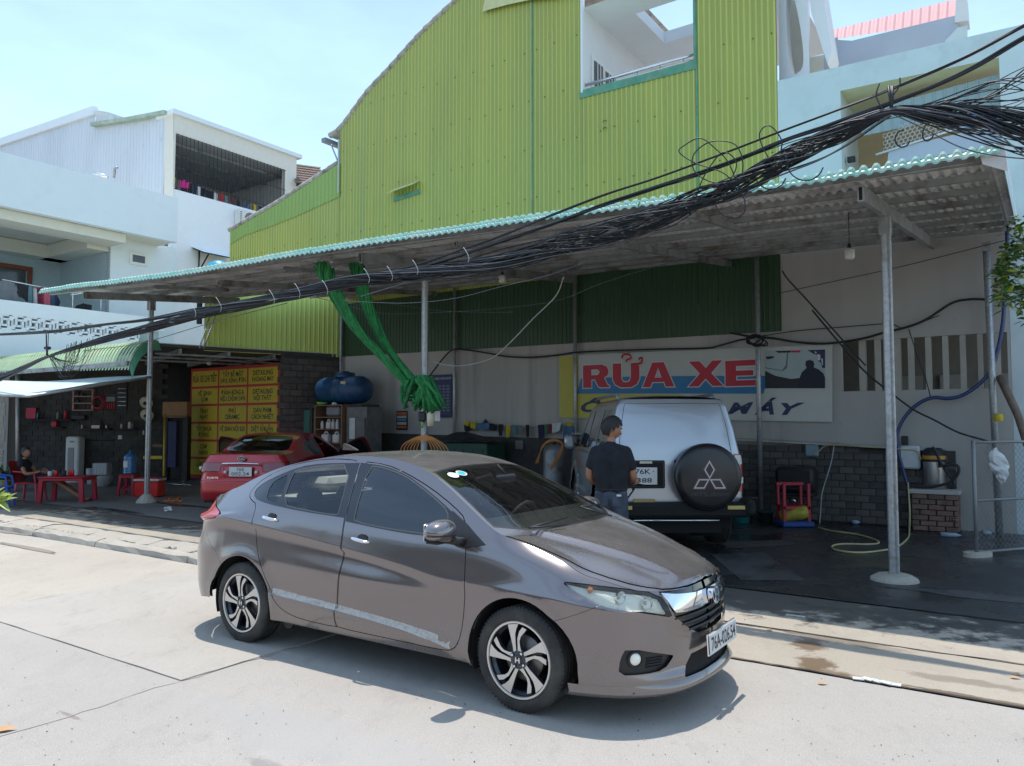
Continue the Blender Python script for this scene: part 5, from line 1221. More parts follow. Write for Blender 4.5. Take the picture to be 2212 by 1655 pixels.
for i,(px,lab)in enumerate((([(1925,245),(1800,330),(1690,377),(1500,447),(1300,510),(1150,560),(1000,596),(900,606),(780,640)],'slack grey line dipping below the thick bundle'),([(2330,160),(2212,195),(2000,240),(1760,292),(1600,345),(1480,390),(1350,425),(1200,478),(1050,535),(880,592)],'straight thin line between the power cables and the tangled bundle'),([(1925,250),(1780,340),(1600,395),(1480,432),(1300,478),(1180,515),(1060,545),(900,600)],'thin line passing over the loops on the cable bundle'),([(2300,345),(2180,340),(2080,320),(1990,275),(1925,245)],'thin slack line hanging low near the right end of the canopy'),([(1700,400),(1560,452),(1450,490),(1330,540),(1200,590),(1080,620),(980,645),(870,655),(740,650)],'pale thin wire swinging below the bundle towards the green nets'),([(620,655),(520,680),(430,705),(300,742),(180,758)],'thin pale wire under the bundle at the left post'))):
 b_=bundle('thin_cable',lab,px,1,.0062 if i<4 else .005,.0,n=CN+.02*i,seed=20+i,grey=.5 if i<4 else 1)
for(px,lab)in(([(630,628),(720,652),(820,676),(920,676),(1060,668),(1200,650),(1300,612),(1420,575),(1560,540)],'thin grey wire drooping in front of the green wall under the canopy'),([(800,646),(870,660),(960,672),(1096,675),(1010,690),(1040,655),(1096,690)][:4]+[(1100,672)],'short grey wire under the canopy by the middle post'),([(935,780),(960,788),(1000,790),(1060,775),(1100,742),(1150,690),(1200,640),(1218,598)],'pale grey hose curving behind the middle post')):
 mb=MB();mb.tube(cpts(px,10.2),.009 if 'hose' in lab else .0055,M_CBLW if 'hose' in lab else M_CBLG,6);o=mb.build('hanging_wire');tag(o,lab,'wire')
def loop_(name,label,px,n=CN-.05,r=.006,m=None,cat='cable loop',group=None):
 mb=MB();mb.tube(cpts(px,n),r,m or M_CBL,6,caps=False);o=mb.build(name);tag(o,label,cat,group);return o
lab=['large open loop of black cable hanging left of the right post above the canopy edge','round coil of black cable beside the large loop','smaller loop of cable hanging over the edge of the teal roof','loop dangling low from the bundle at the canopy edge','narrow upright loop of cable next to the coil']
def ell(cx,cy,a,b_,th=0,n_=16,s=0,e=2*math.pi):return[(cx+a*math.cos(q)*math.cos(th)-b_*math.sin(q)*math.sin(th),cy+a*math.cos(q)*math.sin(th)+b_*math.sin(q)*math.cos(th))for q in np.linspace(s,e,n_)]
rl_=np.random.default_rng(5)
def lp(*pts):return[tuple(np.array(p)+rl_.normal(0,1.2,2))for p in pts]
for lb,e in zip(lab,(lp((1592,402),(1560,372),(1500,352),(1468,330),(1478,312),(1512,300),(1545,318),(1572,352),(1594,400)),lp((1588,400),(1530,390),(1498,366),(1500,330),(1540,306),(1588,312),(1606,350),(1600,396)),lp((1668,352),(1650,322),(1640,292),(1652,272),(1672,276),(1690,305),(1684,340)),lp((1568,412),(1545,440),(1560,466),(1592,472),(1608,452),(1600,418),(1580,402)),lp((1505,425),(1520,380),(1560,330),(1590,352),(1575,392),(1540,420)))):loop_('cable_loop',lb,e,group='loops hanging on the cable bundle')
for i,(cx,cy,a,b_)in enumerate(((1740,350,40,40),(1665,375,34,34),(2006,285,12,20),(1950,300,16,18))):loop_('cable_loop',['loop of cable hanging below the bundle in front of the blue wall','loop of cable hanging over the right edge of the green cladding','tiny tight loop below the knot of the bundle','small slack loop left of the knot of the bundle'][i],ell(cx,cy,a,b_,.3,12,0,4.5),group='loops hanging on the cable bundle')
mb=MB();
for dx in(-3,3,6):mb.tube([wall(1922+dx,186,CN-.02),wall(1925+dx*.6,215,CN-.03),wall(1925,242,CN)],.010,M_CBL,6)
mb.tube(cpts([(1900,180),(1893,205),(1903,230),(1916,240)],CN-.03),.006,M_CBL,5);mb.tube(cpts([(1944,168),(1943,185),(1930,205),(1920,215)],CN-.03),.006,M_CBL,5)
o=mb.build('cable_hanger');tag(o,'black straps tying the cable knot up to the power lines by the blue wall','cable hanger')
mb=MB();mb.tube([wall(100,718,CN-.02),wall(101,768,CN)],.012,M_CBL,6);mb.tube([wall(105,716,CN-.02),wall(103,768,CN)],.006,M_CBL,6);mb.tube([wall(98,752,CN-.03),wall(107,752,CN-.03)],.03,M_CBL,8);o=mb.build('cable_hanger');tag(o,'short black hanger holding the left cable knot under the twisted pair','cable hanger')
rr=np.random.default_rng(11)
o=thing('loose_cable_ends','fan of thin loose cable ends drooping beside the left knot over the curved awning','cables',wall(150,790,CN))
for i in range(26):
 x0=105+rr.uniform(0,12);x1=rr.uniform(140,212);y1=752-.25*(x1-105)+rr.uniform(0,6);dp=rr.uniform(14,58)
 px=[(x0,770-(x0-105)*.1),(x0+(x1-x0)*.30,768+dp*.62),(x0+(x1-x0)*.62,766+dp*.9),(x0+(x1-x0)*.88,758+dp*.4),(x1,y1)]
 mb=MB();mb.tube(cpts(px,CN+rr.uniform(-.06,.06),10),.0036,M_CBL,4,caps=False);part(mb,'cable_end',o)
mb=MB()
for(x,y)in((470,652),(415,664),(585,636),(640,622),(700,616),(790,590),(840,585),(895,572),(1005,545)):
 mb.tube(cpts([(x-4,y-10),(x+2,y-2),(x+8,y+12),(x+6,y+22)],CN-.10,4),.004,M_CBLW,4)
o=mb.build('cable_tie');tag(o,'white plastic ties knotted round the cable bundle','cable ties',kind='stuff')
# pale blue house on the right, above the wall
M_PBLU=mat('pale_blue_render',(.54,.64,.65),.85,var=.05,scale=1.5,dirt=(.48,.57,.58),dscale=2.5);M_PEACH=mat('peach_render',(.56,.40,.24),.85,var=.04);M_CREAMR=mat('cream_soffit',(.66,.62,.42),.85,var=.04)
M_LAV=mat('grey_blue_render',(.42,.47,.55),.85,var=.06,scale=1.5);M_PINK=corr_mat('faded_red_roof',(.56,.25,.22),streak=(.40,.20,.17),tint=(.60,.33,.28));M_BLUSH=corr_mat('blue_grey_sheet',(.28,.38,.40),streak=(.22,.26,.26),tint=(.33,.42,.43))
RH=thing('pale_blue_house','pale blue rendered house with a recessed balcony rising right of the green cladding','building',TN(3,WN,0))
tT0,tT1=TZ(1682,174),TZ(2212,52);tE=TZ(2330,100)[0];zf=lambda q:tT0[1]+(tT1[1]-tT0[1])*(q-tT0[0])/(tT1[0]-tT0[0])
q0,q1,q2,q3=TZ(1815,196),TZ(2158,124),TZ(2158,400),TZ(1815,400)
oa,ob_=q0[0],q1[0];zo0,zo1=q0[1],q1[1];zbm=4.9;mb=MB();Mw=facing(E_N*(WN+.0))
t00=t_r+.01
put_poly(mb,[(t00,4.97),(oa,4.97),(oa,zo0),(ob_,zo1),(ob_,4.6),(tE,4.6),(tE,zf(tE)),(t00,zf(t00))],M_PBLU,Mw)
put_poly(mb,[(tR+.0,0),(tE,0),(tE,4.6),(tR+.0,4.6)],M_PBLU,Mw)
quad(mb,[TN(t00,WN,zf(t00)),TN(tE,WN,zf(tE)),TN(tE,WN+.25,zf(tE)),TN(t00,WN+.25,zf(t00))],M_PBLU)
quad(mb,[TN(oa,WN,zbm),TN(oa,WN+1.6,zbm),TN(oa,WN+1.6,zo0),TN(oa,WN,zo0)],M_PBLU)
part(mb,'front_wall',RH)
mb=MB();quad(mb,[TN(oa-.0,WN+.002,zo0),TN(ob_,WN+.002,zo1),TN(ob_+.3,WN+1.6,zo1),TN(oa,WN+1.6,zo0)],M_CREAMR);part(mb,'balcony_soffit',RH)
mb=MB();quad(mb,[TN(oa,WN+1.6,4.6),TN(ob_+1,WN+1.6,4.6),TN(ob_+1,WN+1.6,zo1+.2),TN(oa,WN+1.6,zo0+.2)],M_PEACH);part(mb,'balcony_back_wall',RH)
mb=MB();a0,a1,a2,a3=TZ(1860,242,WN+.3),TZ(2158,160,WN+.3),TZ(2158,232,WN+.3),TZ(1872,292,WN+.3)
cladding(mb,a0[0],a1[0],lambda q:float(np.interp(q,[a3[0],a2[0]],[a3[1],a2[1]])),lambda q:float(np.interp(q,[a0[0],a1[0]],[a0[1],a1[1]])),M_BLUSH,c=WN+.3,pitch=.16,rib=.03);part(mb,'hanging_awning',RH)
mb=MB();b0,b1,b2,b3=TZ(1925,320,WN+.15),TZ(2090,286,WN+.15),TZ(2158,330,WN+.15),TZ(1895,362,WN+.15)
put_poly(mb,[(b0[0]-.25,4.6),(ob_,4.6),(ob_,TZ(2158,268,WN+.15)[1]),TZ(2000,305,WN+.15),TZ(1920,322,WN+.15)],M_LAV,facing(E_N*(WN+.15)));part(mb,'balcony_parapet',RH)
mb=MB();M_HEX=flat('white_mesh',(.62,.64,.66),.5);hx0,hx1=TZ(1905,300,WN+.14)[0],TZ(2046,300,WN+.14)[0];hzb=lambda q:float(np.interp(q,[hx0,hx1],[TZ(1905,330,WN+.14)[1],TZ(2046,286,WN+.14)[1]]))
for r_ in range(9):
 for c_ in range(22):
  x=hx0+.05+c_*.070+(.035 if r_%2 else 0);z=hzb(x)+.03+r_*.062
  if x>hx1-.03 or z>hzb(x)+.52*(.55+.45*(x-hx0)/(hx1-hx0)):continue
  P=[TN(x+.036*math.sin(k*math.pi/3),WN+.14,z+.036*math.cos(k*math.pi/3))for k in range(7)];mb.tube(P,.0055,M_HEX,3,caps=False)
part(mb,'railing_mesh',RH,kind='stuff');mb=MB();mb.tube([TN(hx0-.1,WN+.13,hzb(hx0)-.02),TN(ob_,WN+.13,hzb(hx1)+.12)],.018,M_HEX,6);mb.tube([TN(hx1,WN+.13,hzb(hx1)),TN(hx1,WN+.13,hzb(hx1)+.55)],.02,M_HEX,6);part(mb,'railing',RH)
mb=MB();mb.add([tuple(TN(*TZ(2060,285,WN+.35)[:1],WN+.35,TZ(2060,285,WN+.35)[1])),tuple(TN(TZ(2157,262,WN+.35)[0],WN+.35,TZ(2157,262,WN+.35)[1])),tuple(TN(TZ(2157,222,WN+.35)[0],WN+.35,TZ(2157,222,WN+.35)[1])),tuple(TN(TZ(2085,240,WN+.35)[0],WN+.35,TZ(2085,240,WN+.35)[1]))],[(0,1,2,3)],mat('blue_tarpaulin',(.10,.30,.72),.5,var=.2));part(mb,'blue_tarpaulin',RH)
mb=MB();p=TZ(1832,335,WN+.02);mb.box(TN(oa+.10,WN+.3,p[1]),(.12,.10,.09),M_BLK,None,rz=-TH);part(mb,'wall_lamp',RH)
def backplane(par,nm,pts,c,m,thick=.0):
 mb=MB();q=[TZ(x,y,c)for x,y in pts]
 if thick:
  T=facing(E_N*(c+thick));mb.prism(q,0,thick,m,T)
 else:put_poly(mb,q,m,facing(E_N*c))
 return part(mb,nm,par)
c1=WN+.4;mb=MB();ov=[TZ(*e,c1)for e in smooth_poly([(1712,165),(1703,130),(1698,80),(1696,20),(1699,-30),(1706,-48),(1714,-10),(1724,30),(1732,80),(1736,120),(1734,150)],it=1)];outer=[TZ(1683,180,c1),TZ(1749,165,c1),TZ(1747,60,c1),TZ(1742,-60,c1),TZ(1683,-60,c1)]
from mathutils.geometry import tessellate_polygon as _tp
def poly_hole(mb,outer,hole,m,M,z=0):
 o3=[Vector((p[0],p[1],0))for p in outer];h3=[Vector((p[0],p[1],0))for p in hole];t=_tp([o3,h3]);al=o3+h3;out=[]
 for a,b_,c in t:
  ar=(al[b_]-al[a]).cross(al[c]-al[a]).z;out.append((a,b_,c)if ar>0 else(a,c,b_))
 mb.add([(p.x,p.y,z)for p in al],out,m,M)
ovc=[(min(p[0],99),p[1])for p in ov];poly_hole(mb,outer,[p for p in ovc if p[1]<outer[3][1]-.05],M_WHITE,facing(E_N*c1));T=facing(E_N*c1);n_=len(ovc)
mb.add([(p[0],p[1],0)for p in ovc]+[(p[0],p[1],-.35)for p in ovc],[(i,(i+1)%n_,(i+1)%n_+n_,i+n_)for i in range(n_)],M_WHITE,T);part(mb,'oval_screen',RH)
mb=MB();
quad(mb,[wall(1749,165,c1),wall(1749,165,c1+2.5),wall(1749,-60,c1+2.5),wall(1735,-60,c1)],M_WHITE)
pa=[wall(1749,-10,c1),wall(1790,130,c1),wall(1800,95,c1+1.2),wall(1770,-30,c1+1.2)]
mb.prism([TZ(1738,-60,c1+.05),TZ(1790,-60,c1+.05),TZ(1796,90,c1+.05),TZ(1773,100,c1+.05)][::-1]and[TZ(1742,-60,c1),TZ(1752,28,c1),TZ(1788,140,c1),TZ(1797,110,c1),TZ(1770,-60,c1)],-.6,0,M_WHITE,facing(E_N*c1));part(mb,'canopy_slab',RH)
backplane(RH,'screen_back',[(1688,176),(1745,165),(1745,-60),(1688,-60)],c1+.85,M_WARMW)
backplane(RH,'stair_wall',[(1745,168),(1780,162),(1780,118),(1745,125)],c1+.9,M_WARMW)
backplane(RH,'stair_block',[(1778,165),(1812,156),(1810,80),(1790,88),(1778,120)],c1+1.0,M_LAV)
backplane(RH,'upper_wall',[(1800,160),(2090,88),(2072,60),(2062,34),(1840,88),(1805,86)],c1+1.3,M_LAV,.3)
mb=MB();r0_,r1_,r2_,r3_=wall(1792,88,c1+1.35),wall(2068,45,c1+1.35),wall(2070,-2,c1+3.2),wall(1796,66,c1+3.2)
nn=30;v=[]
for i in range(nn*2+1):
 a=np.array(r0_)+(np.array(r1_)-r0_)*i/(2*nn);b_=np.array(r3_)+(np.array(r2_)-r3_)*i/(2*nn);k=.022*((i//2)%2);v+=[tuple(a+E_Z*k),tuple(b_+E_Z*k)]
mb.add(v,[(2*i,2*i+2,2*i+3,2*i+1)for i in range(2*nn)],M_PINK);part(mb,'red_roof',RH)
backplane(RH,'roof_gable',[(2062,48),(2092,44),(2088,-10),(2066,-6)],c1+1.25,M_WHITE,.4)
backplane(RH,'roof_pillar',[(2042,100),(2090,90),(2090,55),(2068,60),(2042,88)],c1+1.2,M_PBLU)
# white houses on the left
M_WA=mat('white_render',(.76,.82,.84),.85,var=.03,scale=1.2,dirt=(.68,.73,.75),dscale=1.2,dlo=.5,dhi=.8);M_WB=mat('bright_white_render',(.86,.87,.88),.85,var=.02);M_GB=mat('grey_blue_wall',(.42,.52,.55),.85,var=.03)
TA=-24.0
HA=thing('white_house','white two storey house with a deep balcony and breeze block band at the left edge','building',TN(TA,12,0))
def CX(x,y,t=TA):p=cross(x,y,t);return(float(E_N@p),float(p[2]))
Ma=frame(E_T*TA,E_N,E_Z,E_T)
def afaced(par,nm,pts,m,t=TA,thick=.25):
 mb=MB();q=[CX(x,y,t)for x,y in pts];mb.prism(q,-thick,0,m,frame(E_T*t,E_N,E_Z,E_T));return part(mb,nm,par)
nA1=CX(384,480)[0];nA0=5.0
zf0,zf1=CX(385,428)[1],CX(383,524)[1]
def zA(x,y):return CX(x,y)[1]
mb=MB();mb.prism([(nA0,zf1),(nA1,zf1),(nA1,zf0),(nA0,zf0)],-.25,0,M_WA,Ma);part(mb,'roof_fascia',HA)
mb=MB();quad(mb,[E_T*(TA-8)+E_N*nA0+E_Z*(zf1+.02),E_T*TA+E_N*nA0+E_Z*(zf1+.02),E_T*TA+E_N*nA1+E_Z*(zf1+.02),E_T*(TA-8)+E_N*nA1+E_Z*(zf1+.02)],M_WARMW);part(mb,'balcony_ceiling',HA)
nW=CX(239,560,TA-1.2)[0];nW1=CX(357,560,TA-1.2)[0]
zp=CX(150,664)[1];zpb=CX(100,765)[1]
mb=MB();T1=frame(E_T*(TA-1.2),E_N,E_Z,E_T);mb.prism([(nW,0),(nW1+.4,0),(nW1+.4,zf1+.1),(nW,zf1+.1)],-.25,0,M_WA,T1);part(mb,'side_wall',HA)
mb=MB();mb.prism([(-(TA-1.25),0)][:0]or[(0,0),(7,0),(7,zf1),(0,zf1)],-.2,0,M_GB,frame(E_T*(TA-1.25)+E_N*nW,-E_T,E_Z,-E_N));part(mb,'balcony_side',HA)
mb=MB();mb.prism([(3,0),(nW,0),(nW,zf1),(3,zf1)],0,.2,M_GB,frame(E_T*(TA-4.8),E_N,E_Z,E_T));part(mb,'balcony_wall',HA)
mb=MB()
mb.box(E_T*(TA-4.3)+E_N*((3+nW)/2)+E_Z*(zf1-.22),(.55,nW-3,.44),M_WARMW,None,rz=-TH);mb.box(E_T*(TA-3.1)+E_N*(nW-.35)+E_Z*(zf1-.22),(3.5,.7,.44),M_WARMW,None,rz=-TH);mb.box(E_T*(TA-.8)+E_N*((3+nW)/2)+E_Z*(zf1-.15),(1.0,nW-3,.30),M_WARMW,None,rz=-TH);part(mb,'ceiling_moulding',HA)
pa,pb=CX(0,641),CX(286,686);ptop=(pa[1]+pb[1])/2;nP0,nP1=nA0,CX(354,720)[0]
bt,bb=CX(150,694)[1],CX(150,724)[1]
mb=MB()
mb.prism([(nP0,bt),(nP1,bt),(nP1,ptop),(nP0,ptop)],-.18,0,M_WA,Ma);mb.prism([(nP0,0 if False else CX(150,785)[1]),(nP1,CX(150,785)[1]),(nP1,bb),(nP0,bb)],-.18,0,M_WA,Ma);part(mb,'parapet',HA)
mb=MB();quad(mb,[E_T*(TA-.3)+E_N*nP0+E_Z*bb,E_T*(TA-.3)+E_N*nP1+E_Z*bb,E_T*(TA-.3)+E_N*nP1+E_Z*bt,E_T*(TA-.3)+E_N*nP0+E_Z*bt],M_GB);part(mb,'breeze_backing',HA)
hb=bt-bb;n=nP0+.1;step=(CX(268,720)[0]-CX(243,715)[0]);k=0;nn0=CX(12,686)[0]
M_BRZ=mat('breeze_block_white',(.76,.80,.82),.85,var=.03);proto_b=None
n=nn0-step*6
while n<CX(305,728)[0]:
 mb=MB();s_=step;h=hb;T=Ma
 g=h*.16;mb.prism([(n-s_/2,bb),(n-h*.44,bb),(n-h*.44,bt),(n-s_/2,bt)],-.12,-.01,M_BRZ,T);mb.prism([(n+h*.44,bb),(n+s_/2,bb),(n+s_/2,bt),(n+h*.44,bt)],-.12,-.01,M_BRZ,T)
 c_=(bb+bt)/2;a=h*.44;w=h*.10
 for k4 in range(4):
  R4=Matrix.Translation((n,c_,0))@Matrix.Rotation(k4*math.pi/2,4,'Z');mb.prism([(-a*.42,a*.30),(a*.86,a*.30),(a*.86,a*.62),(-a*.42,a*.62)],-.12,-.01,M_BRZ,T@R4);mb.prism([(-a,a*.92),(a*.5,a*.92),(a*.5,a*1.14),(-a,a*1.14)],-.12,-.012,M_BRZ,T@R4);mb.prism([(-a*1.0,a*.60),(-a*.30,a*.60),(-a*.30,a*.94),(-a*1.0,a*.94)],-.12,-.014,M_BRZ,T@R4)
 part(mb,'breeze_block',HA);n+=step
mb=MB();quad(mb,[E_T*(TA-5)+E_N*nP0+E_Z*(ptop-1.0),E_T*TA+E_N*nP0+E_Z*(ptop-1.0),E_T*TA+E_N*nP1+E_Z*(ptop-1.0),E_T*(TA-5)+E_N*nP1+E_Z*(ptop-1.0)],M_GB);part(mb,'balcony_floor',HA)
afaced(HA,'ground_floor_wall',[(-80,1100),(30,1100),(400,1060),(400,700),(354,760),(-80,728)][:0]or[(-60,1150),(420,1080),(420,800),(-60,740)],M_WA,TA-1.25,.2)
mb=MB();Tq=frame(E_T*(TA-1.2),E_N,E_Z,E_T);a=CX(279,543,TA-1.2);b_=CX(317,577,TA-1.2);mb.box(((a[0]+b_[0])/2,(a[1]+b_[1])/2,.02),(b_[0]-a[0],a[1]-b_[1],.06),flat('window_white',(.75,.75,.72),.5),Tq);w_=part(mb,'window',HA)
mb=MB();mb.box(((a[0]+b_[0])/2,(a[1]+b_[1])/2,.055),((b_[0]-a[0])*.68,(a[1]-b_[1])*.55,.01),M_DKGL,Tq);part(mb,'pane',w_)
mb=MB();Td=frame(E_T*(TA-4.6),E_N,E_Z,E_T);a=CX(-30,570,TA-4.6);b_=CX(68,600,TA-4.6);zt_=CX(60,577,TA-4.6)[1];M_RWD=mat('red_brown_wood',(.22,.055,.03),.5,var=.15)
mb.box(((a[0]+b_[0])/2,zt_-.07,.05),(b_[0]-a[0],.14,.06),M_RWD,Td);mb.box((b_[0]-.07,zt_-1.4,.05),(.14,2.6,.06),M_RWD,Td);mb.box(((a[0]+b_[0])/2-.1,zt_-.75,.03),(b_[0]-a[0]-.2,1.2,.03),M_DKGL,Td);mb.box(((a[0]+b_[0])/2-.1,zt_-1.5,.05),(b_[0]-a[0]-.2,.12,.05),M_RWD,Td);part(mb,'balcony_door',HA)
mb=MB();p=cross(36,472,TA-3);r_=ray(36,473);pz=CAMP+r_*((zf1-CAM_H)/r_[2]);mb.box(pz-E_Z*.02,(.34,.34,.04),M_BLK,None,rz=-TH);mb.box(pz-E_Z*.045,(.22,.22,.02),M_BULB,None,rz=-TH);part(mb,'ceiling_light',HA)
mb=MB();Tn=E_N*(nW-.05);p0=wall(127,545,nW-.05);p1=wall(180,534,nW-.05);mb.tube([p0,p1],.03,flat('tube_white',(.8,.8,.78),.4),8);part(mb,'tube_light',HA)
B0=thing('feather_duster','dark long handled duster leaning in the balcony corner of the white house','duster',wall(92,640,nW-.4));mb=MB();mb.tube([wall(80,585,nW-.4),wall(92,648,nW-.4)],.018,M_GALV,6);part(mb,'handle',B0)
mb=MB();c_=wall(79,570,nW-.4)
for i in range(60):
 d=Vector((random.gauss(0,1),random.gauss(0,1),random.gauss(0,.55))).normalized();mb.tube([c_,np.array(c_)+np.array(d)*.23*random.uniform(.7,1.1)],[.03,.008],flat('duster_purple',(.05,.02,.045),.9),4,caps=False)
part(mb,'bristle',B0,kind='stuff')
def cloth(name,lab,pts,m,cat='clothing',grp=None,plane='n',c=0.0,fold=.03):
 """hanging garment: outline in photo pixels on its own vertical plane, pleated and with thickness"""
 q=[(TZ(x,y,c)if plane=='n' else CX(x,y,c))for x,y in pts];E=E_T if plane=='n' else E_N;O=(E_N*c)if plane=='n' else E_T*c;W_=-E_N if plane=='n' else E_T
 x0,x1=min(p[0]for p in q),max(p[0]for p in q);z0,z1=min(p[1]for p in q),max(p[1]for p in q);k=9;g=np.array([(x0+(x1-x0)*i/14+.0001,z0+(z1-z0)*j/10+.0001)for i in range(15)for j in range(11)])
 ph=random.uniform(0,6)
 def pos(u,w_):
  d=fold*np.sin((u-x0)*14/max(.3,x1-x0)+ph)*(1-.5*(w_-z0)/(z1-z0+1e-6))+fold*.5*np.sin((u-x0)*33+ph*2);return np.stack([O[0]+E[0]*u+W_[0]*d,O[1]+E[1]*u+W_[1]*d,w_],1)
 r_=cut_surface(pos,g,[],q)['rest'];mb=MB();v,f,nn=r_;V=[tuple(p)for p in v];f2=[tuple(t)for t in f];mb.add(V,f2,m,None,True);mb.add([tuple(np.array(p)-W_*.012)for p in V],[t[::-1]for t in f2],m,None,True)
 o=mb.build(name);tag(o,lab,cat,grp);return o
CL={k:mat('cloth_'+k,c,.9,var=.12,scale=8)for k,c in dict(grey=(.16,.17,.18),black=(.015,.016,.02),navy=(.02,.03,.06),pink=(.45,.10,.13),red=(.35,.03,.04),stripe=(.5,.5,.5),blue=(.05,.09,.22),white=(.55,.56,.55),magenta=(.68,.03,.25),green=(.05,.16,.07),yellow=(.50,.38,.03),teal=(.10,.18,.20),maroon=(.16,.02,.04),slate=(.06,.10,.16)).items()}
mb=MB();ra=cross(5,604,TA-.3);rb=cross(146,631,TA-.3);mb.tube([ra,rb],.018,M_STL,6)
for x in(157,218):p=cross(x,650,TA-.1);mb.tube([p-E_Z*.3,p+E_Z*.45],.016,M_STL,6)
p=cross(152,655,TA-.1);q=cross(222,650,TA-.1);mb.tube([p+E_Z*.25,q+E_Z*.35],.016,M_STL,6);part(mb,'drying_rail',HA)
for i,(lab,pts,m)in enumerate((('grey hooded cloth draped widest at the left end of the balcony rail',[(-20,612),(10,605),(34,612),(42,640),(62,656),(20,652),(-20,648)],'grey'),('black trousers on hangers behind the grey cloth',[(32,612),(62,618),(62,652),(45,648),(36,632)],'black'),('dark grey shirt between the black trousers and the striped shirt',[(62,615),(72,620),(72,655),(60,654)],'teal'),('black and white striped shirt on the balcony rail',[(72,622),(80,624),(80,660),(72,660)],'stripe'),('dark red shirt right of the striped one',[(79,622),(94,620),(94,660),(80,662)],'maroon'),('pink dress hanging in the middle of the balcony washing',[(94,630),(107,634),(110,662),(94,660)],'pink'),('blue grey trousers right of the pink dress',[(108,634),(117,636),(117,664),(109,664)],'slate'),('navy shirt at the right end of the balcony rail',[(117,638),(124,636),(130,652),(126,666),(117,665)],'navy'),('black jacket bundled on the parapet between two steel posts',[(160,668),(166,660),(180,655),(200,660),(198,676),(180,674)],'black'))):cloth('garment',lab,pts,CL[m],'clothing','washing on the white balcony','c',TA-.28)
nB_=15.6;TB=-25.0;HB=thing('white_house','taller white house with barred terrace and pale corrugated side behind the balcony house','building',TN(TB,nB_,0))
pB=wall(375,300,nB_);TB=float(E_T@pB);MBf=frame(E_T*TB,E_N,E_Z,E_T)
def CB(x,y,t=None):return CX(x,y,TB if t is None else t)
o1,o2,o3,o4=CB(380,282),CB(616,372),CB(616,458),CB(373,425)
rt0,rt1=CB(374,243),CB(640,352);zr0=rt0[1];zr1=rt1[1];zsl=(o1[1]);nE=CB(640,400)[0];zr=(rt0[1]+CB(560,315)[1])/2
mb=MB();nb=float(nB_)
zo_t=(o1[1]+o2[1])/2;zo_b=(o3[1]+o4[1])/2
mb.prism([(nb,0),(nE,0),(nE,zo_b),(nb,zo_b)],-.2,0,M_WB,MBf);mb.prism([(nb,zo_b),(o1[0],zo_b),(o1[0],zo_t),(nb,zo_t)],-.2,0,M_WARMW,MBf);mb.prism([(o2[0],zo_b),(nE,zo_b),(nE,zo_t),(o2[0],zo_t)],-.2,0,M_WARMW,MBf);part(mb,'street_wall',HB)
mb=MB();mb.prism([(nb,zo_t),(nE,zo_t),(nE,zr),(nb,zr)],-.15,0,M_WARMW,MBf);mb.prism([(nb-.1,zr),(nE+.2,zr),(nE+.2,zr+.16),(nb-.1,zr+.16)],-1.0,.12,M_WA,MBf);part(mb,'roof_slab',HB)
mb=MB();quad(mb,[E_T*TB+E_N*nb+E_Z*(zo_t+.02),E_T*TB+E_N*nE+E_Z*(zo_t+.02),E_T*(TB-5)+E_N*nE+E_Z*(zo_t-.1),E_T*(TB-5)+E_N*nb+E_Z*(zo_t-.1)],flat('grey_ceiling_sheet',(.34,.37,.40),.7));quad(mb,[E_T*(TB-4.5)+E_N*nb+E_Z*0,E_T*(TB-4.5)+E_N*nE,E_T*(TB-4.5)+E_N*nE+E_Z*zr,E_T*(TB-4.5)+E_N*nb+E_Z*zr],flat('terrace_grey',(.66,.66,.64),.85));quad(mb,[E_T*TB+E_N*nE,E_T*(TB-4.5)+E_N*nE,E_T*(TB-4.5)+E_N*nE+E_Z*zr,E_T*TB+E_N*nE+E_Z*zr],flat('terrace_grey',(.66,.66,.64),.85))
for k in range(3):mb.box(E_T*(TB-.8-k*1.2)+E_N*((nb+nE)/2)+E_Z*(zo_t-.08),(.06,nE-nb,.12),M_BEAM,None,rz=-TH)
part(mb,'terrace_interior',HB)
for i in range(30):
 nn_=o1[0]+(o2[0]-o1[0])*(i+.5)/30;mb=MB();mb.box((nn_,(zo_t+zo_b)/2,.02),(.014,zo_t-zo_b,.014),M_BLK,MBf);part(mb,'bar',HB)
mb=MB()
for fr in(.02,.42):mb.box(((o1[0]+o2[0])/2,zo_t-(zo_t-zo_b)*fr,.035),(o2[0]-o1[0],.018,.015),M_BLK,MBf)
part(mb,'cross_bar',HB)
mb=MB();MBs=facing(E_N*nb)
zz0,zz1=TZ(0,310,nb),TZ(207,238,nb);g0_,g1_=TZ(207,268,nb),TZ(366,249,nb)
cladding(mb,TZ(-60,330,nb)[0],TZ(356,300,nb)[0],lambda q:3.5,lambda q:float(np.interp(q,[TZ(-60,331,nb)[0],zz1[0],g0_[0],g1_[0]],[TZ(-60,331,nb)[1],zz1[1]-.05,g0_[1],g1_[1]])),corr_mat('pale_sheet',(.60,.64,.68),streak=(.66,.70,.72),tint=(.55,.6,.64),amount=.6),c=nb,pitch=.22,rib=.03,depth=.015);part(mb,'corrugated_side',HB)
mb=MB();put_poly(mb,[TZ(356,250,nb-.02),TZ(375,243,nb-.02),TZ(374,430,nb-.02),TZ(354,424,nb-.02)],M_WARMW,facing(E_N*(nb-.02)));part(mb,'corner_pier',HB)
mb=MB();strip_along(mb,[TZ(-60,331,nb),TZ(0,310,nb),TZ(207,240,nb)],.35,.2,M_WA,nb,.02);part(mb,'side_coping',HB)
